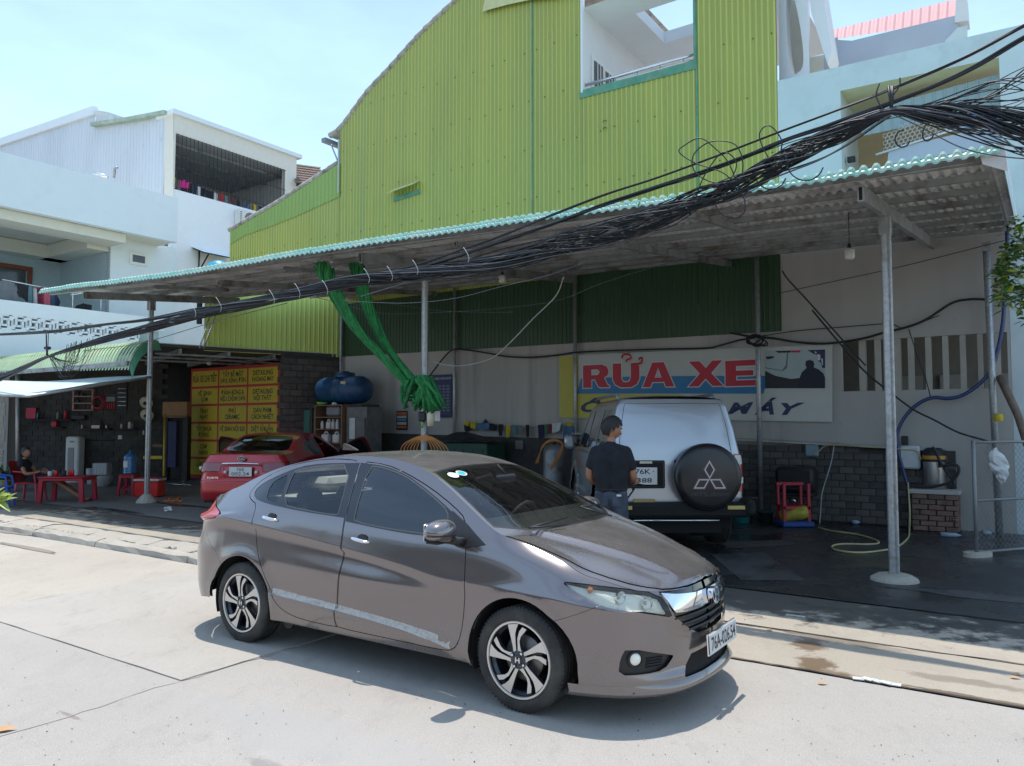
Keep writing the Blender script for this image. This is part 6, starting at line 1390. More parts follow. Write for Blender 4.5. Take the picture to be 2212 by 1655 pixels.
mb=MB();qq=[TZ(207,238,nb-.05),TZ(233,242,nb-.05),TZ(233,267,nb-.05),TZ(207,268,nb-.05)];mb.prism(qq,-.8,0,mat('flaking_white',(.62,.64,.64),.9,dirt=(.20,.13,.10),dscale=2.2,dlo=.6,dhi=.7),facing(E_N*(nb-.05)));part(mb,'roof_pier',HB)
mb=MB();strip_along(mb,[TZ(207,272,nb),TZ(290,260,nb),TZ(366,246,nb)],.14,.35,mat('roof_edge_green',(.36,.44,.34),.6,var=.25,scale=3),nb,.05);part(mb,'roof_edge',HB)
for x,y,h in((248,368,22),(219,378,6)):
 mb=MB();p=wall(x-2,y+16,nb-.6);mb.tube([p,wall(x,y+18-h,nb-.6),wall(x+5,y+16-h,nb-.6)],.05,M_GALV,8);part(mb,'vent_pipe',HB)
mb=MB();p=wall(219,376,nb-1.2);mb.tube([wall(204,373,nb-1.2),wall(214,378,nb-1.2),wall(232,382,nb-1.2)],[.10,.08,.05],flat('bright_metal',(.8,.8,.8),.2,.8),7);part(mb,'foil_scrap',HB)
for i,(lab,pts,m)in enumerate((('yellow shirt at the left end of the terrace washing',[(374,376),(380,384),(378,396),(374,396)],'yellow'),('dark trousers low at the left end of the terrace washing',[(374,408),(383,404),(383,424),(375,422)],'navy'),('bright pink towel on the terrace washing line',[(387,392),(396,388),(408,394),(406,408),(388,405)],'magenta'),('black shorts beneath the bright pink towel',[(391,406),(404,408),(404,417),(391,415)],'black'),('black trousers right of the bright pink towel',[(408,396),(416,398),(415,432),(405,430)],'black'),('second pair of black trousers with blue sleeve',[(416,398),(427,398),(423,430),(415,430)],'navy'),('thin white shirt between black garments',[(428,402),(433,406),(431,441),(428,440)],'white'),('black shirt right of the thin white one',[(434,406),(443,406),(441,442),(432,440)],'black'),('black shirt in the middle of the terrace washing',[(443,408),(452,412),(450,440),(445,438)],'black'),('long black top left of the grey one',[(453,412),(461,414),(459,446),(452,444)],'black'),('pale grey top beside the red shirt',[(463,416),(471,420),(469,450),(462,448)],'white'),('red shirt on the terrace washing line',[(473,418),(482,416),(483,440),(474,438)],'red'),('grey dress right of the red shirt',[(486,422),(493,426),(492,456),(484,454)],'grey'),('brown trousers hanging just left of the air conditioner',[(501,426),(506,430),(506,462),(501,460)],'maroon'),('black top above the air conditioner',[(512,430),(519,436),(518,458),(511,452)],'black'),('dark patterned shirt right above the air conditioner',[(524,436),(532,438),(533,456),(525,454)],'slate'),('grey cloth above the right end of the air conditioner',[(536,440),(543,442),(543,458),(537,456)],'grey'),('orange brown shirt near the right end of the terrace',[(548,440),(554,444),(553,462),(548,460)],'yellow'),('dark dress at the right end of the terrace washing',[(560,444),(568,448),(567,470),(560,466)],'navy'),('red towel at the far right of the terrace washing',[(575,448),(583,450),(582,466),(576,464)],'red'))):cloth('garment',lab,pts,CL[m],'clothing','washing behind the terrace bars','c',TB-.12,.02)
mb=MB();a=cross(374,384,TB-.12);b_=cross(612,462-6,TB-.12);mb.tube([a,b_],.012,M_BLK,5);part(mb,'washing_line',HB)
AC=thing('air_conditioner','white outdoor air conditioner unit fixed under the barred terrace of the white house','air conditioner',cross(535,500,TB+.3));MBt=frame(E_T*(TB+.32),E_N,E_Z,E_T)
a=CB(517,452,TB+.32);b_=CB(556,487,TB+.32);cx_,cz_=(a[0]+b_[0])/2,(CB(517,453,TB+.32)[1]+CB(517,482,TB+.32)[1])/2;w_=b_[0]-a[0];h_=.62;mb=MB();mb.bevbox((cx_,cz_,-.15),(w_,h_,.30),flat('ac_white',(.72,.72,.68),.5),.02,MBt);part(mb,'casing',AC)
mb=MB();
for r_ in np.linspace(.03,.24,6):mb.tube([(cx_+.1*w_+r_*math.cos(a_),cz_+r_*math.sin(a_),.008)for a_ in np.linspace(0,6.283,22)],.006,M_BLK,4,MBt,False)
mb.lathe([(.25,.004),(0,.004)],flat('fan_grey',(.30,.30,.29),.6),24,MBt@Matrix.Translation((cx_+.1*w_,cz_,0)));part(mb,'fan_grille',AC)
mb=MB();
for k in range(7):mb.box((cx_-w_*.40,cz_-.22+k*.07,.004),(.12*w_,.02,.008),M_BLK,MBt)
part(mb,'side_vent',AC)
mb=MB();a=CB(414,541,TB+.01);b_=CB(492,562,TB+.01);zq=(a[1]+b_[1])/2;v=[(a[0],zq+.18,0),(b_[0],zq+.18,0),(b_[0],zq-.1,.75),(a[0],zq-.1,.75)];mb.add(v,[(0,1,2,3)],M_WA,MBf);mb.add([(p[0],p[1]-.04,p[2])for p in v],[(3,2,1,0)],M_BLK,MBf);mb.tube([(a[0]+.3,zq-.7,.02),(a[0]+.3,zq-.12,.6)],.03,M_BLK,6,MBf);mb.tube([(a[0]+.3,zq-.8,.02),(a[0]+.3,zq+.1,.02)],.03,M_BLK,6,MBf);part(mb,'window_awning',HB)
M_BTILE=mat('brown_roof_tile',(.22,.16,.13),.85,var=.3,scale=10)
RB=thing('tiled_roof','bit of brown tiled roof showing between the white terrace house and the green building','roof',onY(660,400,33))
mb=MB();
for r_ in range(8):
 for c_ in range(13):
  a=onY(634+c_*4.6+r_*1.0,356+c_*.6+r_*5.2,33-r_*.2+c_*.05);mb.box(a,(.085,.25,.06),M_BTILE,rot=Matrix.Rotation(.5,3,'X'))
part(mb,'roof_tile',RB,kind='stuff')
mb=MB();v=[onY(632,358,33.3),onY(700,372,33.3),onY(690,420,32),onY(634,400,32)];mb.add([tuple(p)for p in v],[(0,1,2,3)],M_BTILE);mb.add([tuple(p)for p in(onY(634,400,32),onY(690,420,32),onY(690,560,32),onY(634,560,32))],[(0,1,2,3)],M_WA);part(mb,'roof_deck',RB)
TKb=thing('round_water_tank','bright blue round water tank half hidden behind the canopy by the white wall','water tank',onY(472,590,23));mb=MB();mb.lathe([(.0,.42),(.10,.40),(.30,.30),(.38,.12),(.40,-.6),(0,-.6)],mat('bright_blue_plastic',(.01,.32,.52),.35),22,Matrix.Translation(Vector(onY(472,592,23))));part(mb,'tank_shell',TKb)
WS=thing('window_frame_box','dark blue window edge beside the bright green wall under the canopy','window',onY(432,690,17.6));mb=MB();mb.bevbox(onY(431,672,17.9),(.10,.10,.62),flat('dark_blue_frame',(.03,.06,.09),.5),.01);part(mb,'frame',WS)
LD=thing('ladder','thin aluminium ladder leaning against the bright green wall under the canopy','ladder',onY(438,750,16.8));mb=MB();L0,L1,L2,L3=onY(431,752,16.9),onY(455,676,16.9),onY(440,752,16.9),onY(470,670,16.9);mb.tube([L0,L1],.018,M_STL,6);mb.tube([L2,L3],.018,M_STL,6);part(mb,'rail',LD)
for f_ in(.1,.5,.9):
 mb=MB();mb.tube([np.array(L0)+(np.array(L1)-L0)*f_,np.array(L2)+(np.array(L3)-L2)*f_],.016,M_STL,6);part(mb,'rung',LD)
 # low shop on the left
def r4(X,Y):return(X*.24016,725.9+Y*.24016)
def r5(X,Y):return(380.2+.22977*X,725.8+.22977*Y)
def r6(X,Y):return(656.7+.28196*X,535.7+.28196*Y)
def r7(X,Y):return(1175.2+.30277*X,674+.30277*Y)
def r8(X,Y):return(1641.8+.37594*X,674+.37594*Y)
YB=22.4;ZR=3.47;CRN=wall(735,771,WN)
def YY(q,Y):return onY(q[0],q[1],Y)
WG0,WG1=np.array([-7.41,18.4,0]),np.array([CRN[0]-.02,CRN[1]-.03,0]);wd=(WG1-WG0)/np.linalg.norm(WG1-WG0)
SH=thing('low_shop','low dark workshop with block walls and curved green awning left of the canopy','shop',(-9,20,0))
mb=MB();xw0=onY(31,1000,YB)[0]
xe_=onY(345,1000,YB)[0];mb.box(((xw0+xe_)/2,YB+.1,1.75),(xe_-xw0,.2,3.5),M_MORT);mb.box((xe_-.1,YB+1.2,1.75),(.2,2.2,3.5),M_MORT);mb.box((-8,24.6,1.75),(7,.2,3.5),M_MORT);part(mb,'back_wall',SH)
MB_DK=mat('dark_block',(.062,.057,.051),.9,var=.3,scale=3,dirt=(.035,.033,.032),dscale=1.2)
mb=MB();random.seed(5)
x=xw0;row=0;z=.0
while z<3.3:
 x=xw0+(.17 if row%2 else 0)
 while x<xe_-.1:mb.bevbox((x+.17,YB-.005+random.uniform(-.006,.004),z+.075),(.325,.03,.135),MB_DK,.003);x+=.34
 z+=.15;row+=1
part(mb,'blocks',SH,kind='stuff')
mb=MB();pier0=np.array([-5.75,19.3,0]);pd_=(WG1-pier0);ln=np.linalg.norm(pd_);pd_/=ln;T=frame(pier0,pd_,np.cross(E_Z,pd_),E_Z);mb.box((ln/2,.1,ZR/2),(ln,.2,ZR-.01),M_MORT,T)
part(mb,'pier_wall',SH);mb=MB();z=0;row=0
while z<ZR-.2:
 x=-(.17 if row%2 else 0)
 while x<ln-.05:mb.bevbox((x+.17,-.01+random.uniform(-.006,.006),z+.08),(.325,.03,.145),random.choice(MBL[:2]),.006,T);x+=.34
 z+=.16;row+=1
part(mb,'pier_blocks',SH,kind='stuff')
mb=MB();mb.box((xw0+.02,YB-.25,1.6),(.16,.5,3.2),M_PLAS);
for k in range(16):mb.box((xw0-.06+random.uniform(-.03,.03),YB-.45,.12+k*.19),(.12,.14,.16),G_STONE,rz=random.uniform(-.2,.2))
part(mb,'end_pier',SH)
mb=MB();rp=[(-8.1,17.5),(WG1[0]+.05,WG1[1]+.05),(WG1[0]+.05,24.9),(-17,24.9),(-17,23.8)];mb.prism(rp,ZR,ZR+.06,mat('dark_roof_sheet',(.07,.075,.075),.7));part(mb,'roof',SH);mb=MB();mb.prism([(a_*.995-.0,b_)for a_,b_ in rp],ZR+.062,ZR+.08,mat('pale_bounce_sheet',(.55,.57,.52),.5));part(mb,'roof_sheet',SH)  # pale top layer, unseen from below, added to bounce light onto the green sheets
for k in range(4):
 f_=.12+k*.25;a=np.array([-8.1,17.5,0])*(1-f_)+WG1*f_;mb=MB();mb.box((a[0]-1.3,a[1]+1.8,ZR-.08),(.07,4.3,.12),M_BEAM,rz=R(35));part(mb,'roof_beam',SH)
for k in range(3):
 mb=MB();a=np.array([-8.1,17.5,0])-np.array([.6,-.8,0])*(.25+k*1.1);b_=WG1-np.array([.6,-.8,0])*(.25+k*1.1);mb.tube([a+E_Z*(ZR-.14),b_+E_Z*(ZR-.14)],.03,M_BEAM,6);part(mb,'roof_beam',SH)
mb=MB();T=frame(WG0,wd,np.cross(E_Z,wd),E_Z)
def clad_local(mb,L_,z0,z1,m,T,pitch=.125,depth=.012):
 v=[];k=0;xs_=[]
 while k*pitch<L_:xs_+=[(k*pitch,0),(k*pitch+pitch*.55,0),(k*pitch+pitch*.70,-depth),(k*pitch+pitch*.85,-depth)];k+=1
 xs_=[q for q in xs_ if q[0]<L_]+[(L_,0)]
 for(x,d)in xs_:v+=[(x,d,z0),(x,d,z1)]
 mb.add(v,[(2*i,2*i+2,2*i+3,2*i+1)for i in range(len(xs_)-1)],m,T)
Lw=float(np.linalg.norm(WG1-WG0));k=0
while k<Lw-.1:
 mb=MB();Tk=T@Matrix.Translation((k,0,0));clad_local(mb,min(1.0,Lw-k)-.003,ZR-.02,4.95,M_WINGG,Tk);part(mb,'upper_sheet',SH);k+=1.0
M_AWN=mat('pale_green_awning',(.46,.60,.40),.45,var=.12,scale=3,dirt=(.50,.56,.38),dscale=2);M_AWD=mat('green_awning_face',(.10,.34,.22),.45,var=.1)
n_=74;prof=[(0,1.0),(.18,.985),(.38,.93),(.56,.83),(.72,.68),(.86,.45),(.95,.22),(1.0,0)];v=[];A0,A1=np.array([-8.1,17.5,ZR+.10]),np.array([-15.2,22.6,ZR+.10]);B0_,B1_=np.array([-8.25,16.5,2.86]),np.array([-13.9,20.3,3.05])
mb=MB()
n_=52;pat=[(q+d_,h_)for q in range(n_)for d_,h_ in((0,0),(.40,0),(.48,.05),(.92,.05))]
for i,(fi,h0_)in enumerate(pat):
 f_=fi/n_;a=A0+(A1-A0)*f_;b_=B0_+(B1_-B0_)*f_;k=h0_
 for(s_,h)in prof:p=a+(b_-a)*s_;p=p.copy();p[2]=b_[2]+(a[2]-b_[2])*h+k;p[0]+=k*.5;v.append(tuple(p))
m_=len(prof);mb.add(v,[(i*m_+j,i*m_+j+1,(i+1)*m_+j+1,(i+1)*m_+j)for i in range(len(pat)-1)for j in range(m_-1)],M_AWN);part(mb,'curved_awning',SH)
mb=MB();v=[];
for(s_,h)in prof:p=A0+(B0_-A0)*s_;v+=[(p[0]+.02,p[1],B0_[2]+(A0[2]-B0_[2])*h+.02),(p[0]+.10,p[1]-.03,B0_[2]+(A0[2]-B0_[2])*h-.20)]
mb.add(v,[(2*i,2*i+1,2*i+3,2*i+2)for i in range(len(prof)-1)],M_AWD);part(mb,'awning_end',SH)
mb=MB();mb.box((-10.6,18.1,3.0),(5.6,.06,.10),M_BEAM,rz=-R(34));mb.tube([onY(38,806,19.6),onY(38,1040,19.6)],.05,M_GALV,8);part(mb,'awning_frame',SH)
TP=thing('tarpaulin','pale blue white tarpaulin stretched from the left post over the workshop front','tarpaulin',onY(150,830,17));M_TARP=mat('pale_tarp',(.52,.62,.62),.6,var=.06,scale=3);
c=[onY(327,811,16.5),onY(62,852,14.8),onY(-80,846,14.4),onY(-80,822,20.5),onY(215,822,20.0)]
mb=MB();K=14;v=[]
for i in range(K+1):
 for j in range(K+1):
  u,w_=i/K,j/K;top=c[0]*(1-u)+(c[3])*u;top=np.array(c[0])*(1-u)+np.array(c[3])*u+np.array([0,0,-.05*math.sin(u*math.pi)]);bot=np.array(c[0])*(1-min(1,u*1.6))+np.array(c[1])*min(1,u*1.6)if u<.62 else np.array(c[1])+(np.array(c[2])-c[1])*(u-.62)/.38
  p=top*(1-w_)+bot*w_;v.append(tuple(p+E_Z*(-.10*math.sin(w_*math.pi)*math.sin(min(1,u*1.3)*math.pi)+.02*math.sin(9*u+5*w_))))
mb.add(v,[(i*(K+1)+j,i*(K+1)+j+1,(i+1)*(K+1)+j+1,(i+1)*(K+1)+j)for i in range(K)for j in range(K)],M_TARP,None,True);part(mb,'cloth',TP)
mb=MB();mb.tube([np.array(c[0])-E_Z*.03,np.array(c[1])-E_Z*.04,np.array(c[2])-E_Z*.04],.028,M_GALV,8);part(mb,'edge_pole',TP)
def box_thing(name,lab,cat,X0,Y0,X1,Y1,Y,m,d=.12,rf=r4,grp=None,bev=.01,parts=None,own=True):
 a=YY(rf(X0,Y0),Y);b_=YY(rf(X1,Y1),Y);mb=MB();mb.bevbox(((a[0]+b_[0])/2,Y+d/2,(a[2]+b_[2])/2),(abs(b_[0]-a[0]),d,abs(a[2]-b_[2])),m,bev)
 if not own:return mb
 o=mb.build(name,auto=40);return tag(o,lab,cat,grp)
C_={k:mat('prop_'+k,v,.55,var=.1)for k,v in dict(red=(.50,.025,.035),pinkred=(.48,.04,.07),white=(.62,.62,.58),blue=(.015,.06,.22),black=(.02,.02,.022),grey=(.22,.22,.22),green=(.03,.25,.06),yellow=(.60,.45,.02),orange=(.65,.16,.02),wood=(.20,.11,.06),pinkwood=(.38,.22,.20),teal=(.02,.28,.30),navy=(.02,.03,.10),cream=(.58,.52,.38),sky=(.12,.32,.60)).items()}
for i,(X0,X1,Y_,lab)in enumerate(((235,640,750,'longest dark shelf on the workshop wall above the seated man'),(405,560,818,'short dark shelf under the longest one'),(715,985,833,'dark shelf in the middle of the workshop wall'),(1050,1215,833,'dark shelf near the left post'))):
 box_thing('wall_shelf',lab,'shelf',X0,Y_,X1,Y_+12,YB-.24,C_['black'],.22,grp='shelves on the workshop wall')
def bottle(lab,X,Y0,Y1,w,Y,m,capm=None,rf=r4,cat='bottle',grp='bottles on the workshop shelves',name='bottle',n=12):
 p=YY(rf(X,Y1),Y);q=YY(rf(X,Y0),Y);h=q[2]-p[2];r_=abs(YY(rf(X+w/2,Y1),Y)[0]-p[0]);o=thing(name,lab,cat,p,grp);T=Matrix.Translation(Vector(p))
 mb=MB();mb.lathe([(0,0),(r_,0),(r_,h*.62),(r_*.8,h*.74),(r_*.38,h*.84),(r_*.38,h*.88)],m,n,T);part(mb,'bottle_body',o);mb=MB();mb.lathe([(r_*.45,h*.86),(r_*.45,h),(0,h)],capm or C_['black'],n,T);part(mb,'cap',o);return o
for i,(X,Y0,Y1,w,m,lab)in enumerate(((337,680,748,14,'teal','thin teal bottle beside the red and white jug'),(372,690,748,16,'black','dark bottle right of the thin teal one on the longest shelf'),(520,668,748,26,'grey','grey spray bottle in the middle of the longest shelf'),(588,655,748,28,'red','red bottle with bright cap at the right of the longest shelf'),(738,792,833,16,'cream','cream bottle at the left of the middle shelf'),(955,795,833,16,'white','white bottle at the right of the middle shelf'),(1092,783,833,18,'white','white bottle at the left of the shelf near the post'),(1165,758,842,28,'white','large white pump bottle on the shelf near the post'),(1190,775,838,12,'grey','slim grey bottle beside the large white pump bottle'),(1290,842,888,14,'white','white bottle standing alone low by the left post'),(905,745,833,20,'black','tall black bottle on the middle shelf'))):
 bottle(lab,X,Y0,Y1,w,YB-.14,C_[m])
for(nm,lab,cat,X0,Y0,X1,Y1,m,d)in(('jug','red and white jug at the left end of the longest shelf','jug',232,645,318,745,'pinkred',.14),('tub','red and white tub on the short dark shelf','tub',458,768,506,817,'red',.12),('box','low white box on the middle shelf','box',820,803,900,832,'white',.12),('power_tool','heap of dark tools at the right of the longest shelf','tools',640,712,760,750,'black',.14),('switch','white switch on the dark wall under the middle shelf','switch',1060,893,1096,930,'white',.03),('tool_board','dark tool bar with small tools under the middle shelf','tool rack',765,925,1030,940,'black',.08)):box_thing(nm,lab,cat,X0,Y0,X1,Y1,YB-.16 if d>.1 else YB-.05,C_[m],d)
PS=thing('wall_cabinet','pinkish wooden wall rack with small boxes above the shelves','rack',YY(r4(740,560),YB-.1))
for k in range(4):mb=box_thing('','','',650,475+k*62,835,487+k*62,YB-.14,C_['pinkwood'],.12,own=False);part(mb,'shelf_board',PS)
for X0 in(650,824):mb=box_thing('','','',X0,475,X0+12,675,YB-.14,C_['pinkwood'],.12,own=False);part(mb,'side',PS)
for(X0,Y0)in((678,510),(678,572),(720,512)):mb=box_thing('','','',X0,Y0,X0+26,Y0+38,YB-.12,C_['black'],.06,own=False);part(mb,'small_box',PS)
mb=MB();c0=YY(r4(888,598),YB-.08)
for k in range(5):mb.tube([c0+np.array([(.20-.012*k)*math.cos(a),-.02*k,(.20-.012*k)*math.sin(a)])for a in np.linspace(0,6.2832,24)],.011,C_['pinkred'],6,caps=False)
o=mb.build('air_hose');tag(o,'dark red air hose coiled on the workshop wall','hose')
TS=thing('tool_case','open case of red handled screwdrivers hanging on the workshop wall','tool case',YY(r4(992,590),YB-.08));part(box_thing('','','',945,512,1040,662,YB-.06,C_['black'],.05,own=False),'case',TS);part(box_thing('','','',952,545,1034,590,YB-.09,C_['grey'],.02,own=False),'label',TS)
for k in range(4):part(box_thing('','','',960+k*20,602,970+k*20,656,YB-.09,C_['red'],.03,own=False),'screwdriver',TS)
TK=thing('tool_rack','dark rack of metal spanners beside the red screwdriver case','tool rack',YY(r4(1090,550),YB-.08));part(box_thing('','','',1045,425,1140,665,YB-.06,C_['black'],.05,own=False),'panel',TK)
for k in range(5):part(box_thing('','','',1056,470+k*38,1132,478+k*38,YB-.09,M_STL,.02,own=False),'spanner_row',TK)
for i,(X,Y,lab)in enumerate(((1318,598,'upper pale disc sander hung left of the post'),(1325,710,'lower pale disc sander hung left of the post'))):
 p=YY(r4(X,Y),YB-.3);o=thing('disc_sander',lab,'power tool',p);mb=MB();mb.lathe([(0,0),(.18,.0),(.19,.03),(.12,.07),(0,.09)],C_['cream'],18,frame(p,(1,0,0),(0,-.35,.93),(0,-.93,-.35)));part(mb,'disc',o);mb=MB();mb.lathe([(0,.0),(.05,0),(.045,.05),(0,.06)],C_['black'],12,frame(p+np.array([0,-.08,-.02]),(1,0,0),(0,-.35,.93),(0,-.93,-.35)));part(mb,'hub',o)
def gpos(q,z=.012):return ground(q[0],q[1],z)
def floor_box(X0,X1,Yb,Yt,rf=r4,depth=None):
 p=gpos(rf((X0+X1)/2,Yb));Y=p[1];w=abs(YY(rf(X1,Yb),Y)[0]-YY(rf(X0,Yb),Y)[0]);h=YY(rf(X0,Yt),Y)[2]-.012;return p,w,h
p,w,h=floor_box(575,705,1325,905);o=thing('air_cooler','tall white standing air cooler behind the red table','air cooler',p);mb=MB();mb.bevbox((p[0],p[1]+.15,h/2+.01),(w*.95,.34,h),C_['white'],.04);part(mb,'casing',o,auto=40)
mb=MB();mb.bevbox((p[0]-w*.05,p[1]-.025,h*.48),(w*.42,.02,h*.58),flat('cooler_grille',(.30,.28,.27),.7),.01);part(mb,'grille',o)
mb=MB();mb.box((p[0],p[1]-.025,h*.90),(w*.3,.01,h*.035),C_['grey']);part(mb,'display',o)
def planter(lab,X0,X1,Yb,Yt,m):
 p,w,h=floor_box(X0,X1,Yb,Yt);o=thing('planter',lab,'planter',p);r_=w/2;prof=[(0,0),(r_*.6,0)]
 for k in range(9):z=h*(k+.5)/10;prof+=[(r_*(.62+.40*math.sin(min(1,(k+1)/8)*1.5)),z),(r_*(.60+.40*math.sin(min(1,(k+1)/8)*1.5)),z+h*.05)]
 prof+=[(r_*.98,h*.93),(r_*1.04,h*.95),(r_*1.04,h),(r_*.92,h),(r_*.88,h*.7),(0,h*.7)];mb=MB();mb.lathe(prof,m,26,Matrix.Translation(Vector(p)));part(mb,'pot',o);return p,w,h
MP=mat('glazed_pale',(.42,.44,.45),.4,var=.08)
p,w,h=planter('wide ribbed pale bowl planter on the workshop floor',805,1005,1350,1250,MP);planter('pale ribbed planter standing half behind the wide bowl',775,850,1335,1190,MP)
mb=MB();mb.bevbox((p[0]-.02,p[1]+.1,h+.17),(w*.66,.28,.32),MP,.015);
for k in range(5):mb.box((p[0]-.02-w*.28+k*w*.14,p[1]-.045,h+.17),(.02,.01,.28),MP)
tag(mb.build('plastic_box'),'pale ribbed plastic box lying on the wide bowl planter','box')
M_PLR=mat('red_plastic',(.38,.022,.042),.38,var=.06)
def stool(lab,X0,X1,Yb,Yt,rf=r4,m=None,grp=None,backrest=False,Z0=.012,cat='stool',name='plastic_stool'):
 p,w,h=floor_box(X0,X1,Yb,Yt,rf);o=thing(name,lab,cat,p,grp);m=m or M_PLR;mb=MB();mb.bevbox((p[0],p[1],h-.02),(w*.82,w*.82,.035),m,.012);part(mb,'seat',o,auto=40)
 for sx in(-1,1):
  for sy in(-1,1):
   mb=MB();mb.prism([(-.030,-.030),(.030,-.030),(.030,.030),(-.030,.030)],0,1,m,frame((p[0]+sx*w*.44,p[1]+sy*w*.44,.012),(1,0,0),(0,1,0),(-sx*w*.10,-sy*w*.10,h-.04)));part(mb,'leg',o)
 for(dx,dy,lx,ly)in((0,-1,w*.74,.02),(0,1,w*.74,.02),(-1,0,.02,w*.74),(1,0,.02,w*.74)):
  mb=MB();mb.box((p[0]+dx*w*.40,p[1]+dy*w*.40,h*.32),(lx,ly,.035),m);mb.box((p[0]+dx*w*.385,p[1]+dy*w*.385,h-.06),(lx,ly,.05),m);part(mb,'rail',o)
 return p,w,h
p,w,h=stool('red plastic stool carrying the blue water bottle',1085,1240,1430,1235)
o=thing('water_bottle','large blue water bottle standing on the red plastic stool','water bottle',(p[0],p[1],h));M_WB=mat('blue_clear_plastic',(.03,.16,.34),.12,var=.1,coat=.6);mb=MB();r_=.145;prof=[(0,0),(r_,.01)]
for k in range(6):prof+=[(r_,.03+k*.055),(r_*.95,.045+k*.055),(r_*.95,.055+k*.055)]
prof+=[(r_,.37),(r_*.9,.43),(r_*.35,.49),(.03,.50),(.03,.56),(0,.56)];mb.lathe(prof,M_WB,26,Matrix.Translation((p[0],p[1],h)));part(mb,'bottle_body',o)
mb=MB();mb.add([(p[0]+r_*1.01*math.sin(a),p[1]-r_*1.01*math.cos(a),h+z)for z in(.16,.30)for a in(-.9,-.6,-.3,0,.1)],[(i,i+1,i+6,i+5)for i in range(4)],C_['white']);part(mb,'label',o)
o=thing('ice_box','bright red ice box with white lid rim beside the foot of the left post','ice box',gpos(r4(1315,1450)));p=gpos(r4(1310,1450));mb=MB();mb.bevbox((p[0],p[1]+.2,.19),(.56,.38,.36),mat('bright_red_plastic',(.62,.02,.015),.35),.025);part(mb,'tub',o,auto=40);mb=MB();mb.bevbox((p[0],p[1]+.2,.40),(.60,.42,.05),C_['white'],.015);mb.bevbox((p[0],p[1]+.2,.435),(.52,.34,.03),C_['red'],.01);part(mb,'lid',o)
for i,(dx,dy,rz)in enumerate(((0,0,.3),(.16,.05,-.5))):
 q=gpos(r4(1530,1490));o=thing('sandal',['orange sandal lying left by the post foot','orange sandal tipped over its pair by the post foot'][i],'sandal',q,'pair of orange sandals');mb=MB();mb.prism(smooth_poly([(-.13,-.04),(0,-.035),(.13,-.045),(.14,.04),(0,.045),(-.13,.04)]),.0,.03,C_['orange'],frame(q+np.array([dx,dy,.005]),(math.cos(rz),math.sin(rz),0),(-math.sin(rz),math.cos(rz),0),E_Z));part(mb,'sole',o);mb=MB();mb.tube([q+np.array([dx-.02,dy-.05,.02]),q+np.array([dx,dy,.09]),q+np.array([dx+.02,dy+.05,.02])],.016,C_['orange'],6);part(mb,'strap',o)
mb=MB();q=gpos(r4(1490,1580));v=[(q[0]+random.uniform(-.12,.12),q[1]+random.uniform(-.08,.08),.02+random.uniform(0,.10))for _ in range(14)];mb.add(v,[(i,i+1,i+2)for i in range(12)],C_['white']);tag(mb.build('crumpled_bag'),'crumpled white plastic bag on the shaded floor behind the grey car','plastic bag')
mb=MB();mb.tube([YY(r4(1472,1260),19.3),YY(r4(1482,700),20.2)],.022,C_['yellow'],6);tag(mb.build('broom_pole'),'long yellow pole leaning upright beside the yellow service board','pole')
for k,(a,b_)in enumerate((((1530,1180),(1650,1320)),((1640,1350),(1740,1300)),((1430,1340),(1720,1352)))):
 mb=MB();mb.tube([gpos(r4(*a))+E_Z*(.5 if k==0 else .05),gpos(r4(*b_))+E_Z*.03],.014,M_STL,6);tag(mb.build('metal_rod'),['slanting metal rod on the floor under the service board','metal rod beside the red car on the workshop floor','long metal rod lying flat before the service board'][k],'metal rod')
AL=thing('storage_rack','dark wooden frame with orange box in the alcove left of the service board','rack',onY(370,1040,21.4))
for(x0,y0,x1,y1,m)in((352,868,404,898,'orange'),(352,900,360,1040,'black'),(396,900,404,1040,'black'),(330,960,352,966,'wood'),(310,985,352,992,'yellow'),(352,898,404,903,'wood'),(364,910,380,1010,'navy')):
 a,b_=onY(x0,y0,21.3),onY(x1,y1,21.3);mb=MB();mb.bevbox(((a[0]+b_[0])/2,21.4,(a[2]+b_[2])/2),(b_[0]-a[0],.25,a[2]-b_[2]),{'orange':mat('cardboard',(.34,.20,.10),.8)}.get(m,C_[m]),.01);part(mb,'frame_piece',AL)
nbd=13.0;BD=thing('service_board','tall red framed board of yellow panels listing car services','sign',wall(500,1030,nbd));MBd=facing(E_N*nbd);M_YEL=flat('board_yellow',(.60,.47,.035),.5);M_RBD=flat('board_red',(.50,.035,.03),.5);M_BTX=flat('board_lettering',(.03,.03,.02),.6)
bl,br=TZ(*r5(148,300),nbd),TZ(*r5(1015,265),nbd);zT=(bl[1]+br[1])/2;zBt=TZ(*r5(85,1330),nbd)[1];t0b,t1b=TZ(*r5(135,600),nbd)[0],TZ(*r5(1003,560),nbd)[0]
mb=MB();mb.box(((t0b+t1b)/2,(zT+zBt)/2,-.03),(t1b-t0b,zT-zBt,.05),M_RBD,MBd);mb.box((t1b-.05,(zT+zBt)/2,-.0),(.10,zT-zBt,.08),M_RBD,MBd);part(mb,'board',BD)
W3=(t1b-.16-t0b-.08)/3;H6=(zT-zBt)/6.25;rows=[['RỬA XE CHI TIẾT','TẨY BỀ MẶT|SƠN, KÍNH, ĐÈN','DETAILING|KHOANG MÁY'],['VỆ SINH|GẦM','ĐÁNH BÓNG &|HIỆU CHỈNH SƠN','DETAILING|NỘI THẤT'],['THAY|NHỚT','PHỦ|CERAMIC','DÁN PHIM|CÁCH NHIỆT'],['TẨY NHỰA|ĐƯỜNG','VỆ SINH NỘI SOI|','DIỆT KHUẨN|'],['CAM|HÀNH','|','|'],['LẮP ĐẶT|','|','|']]
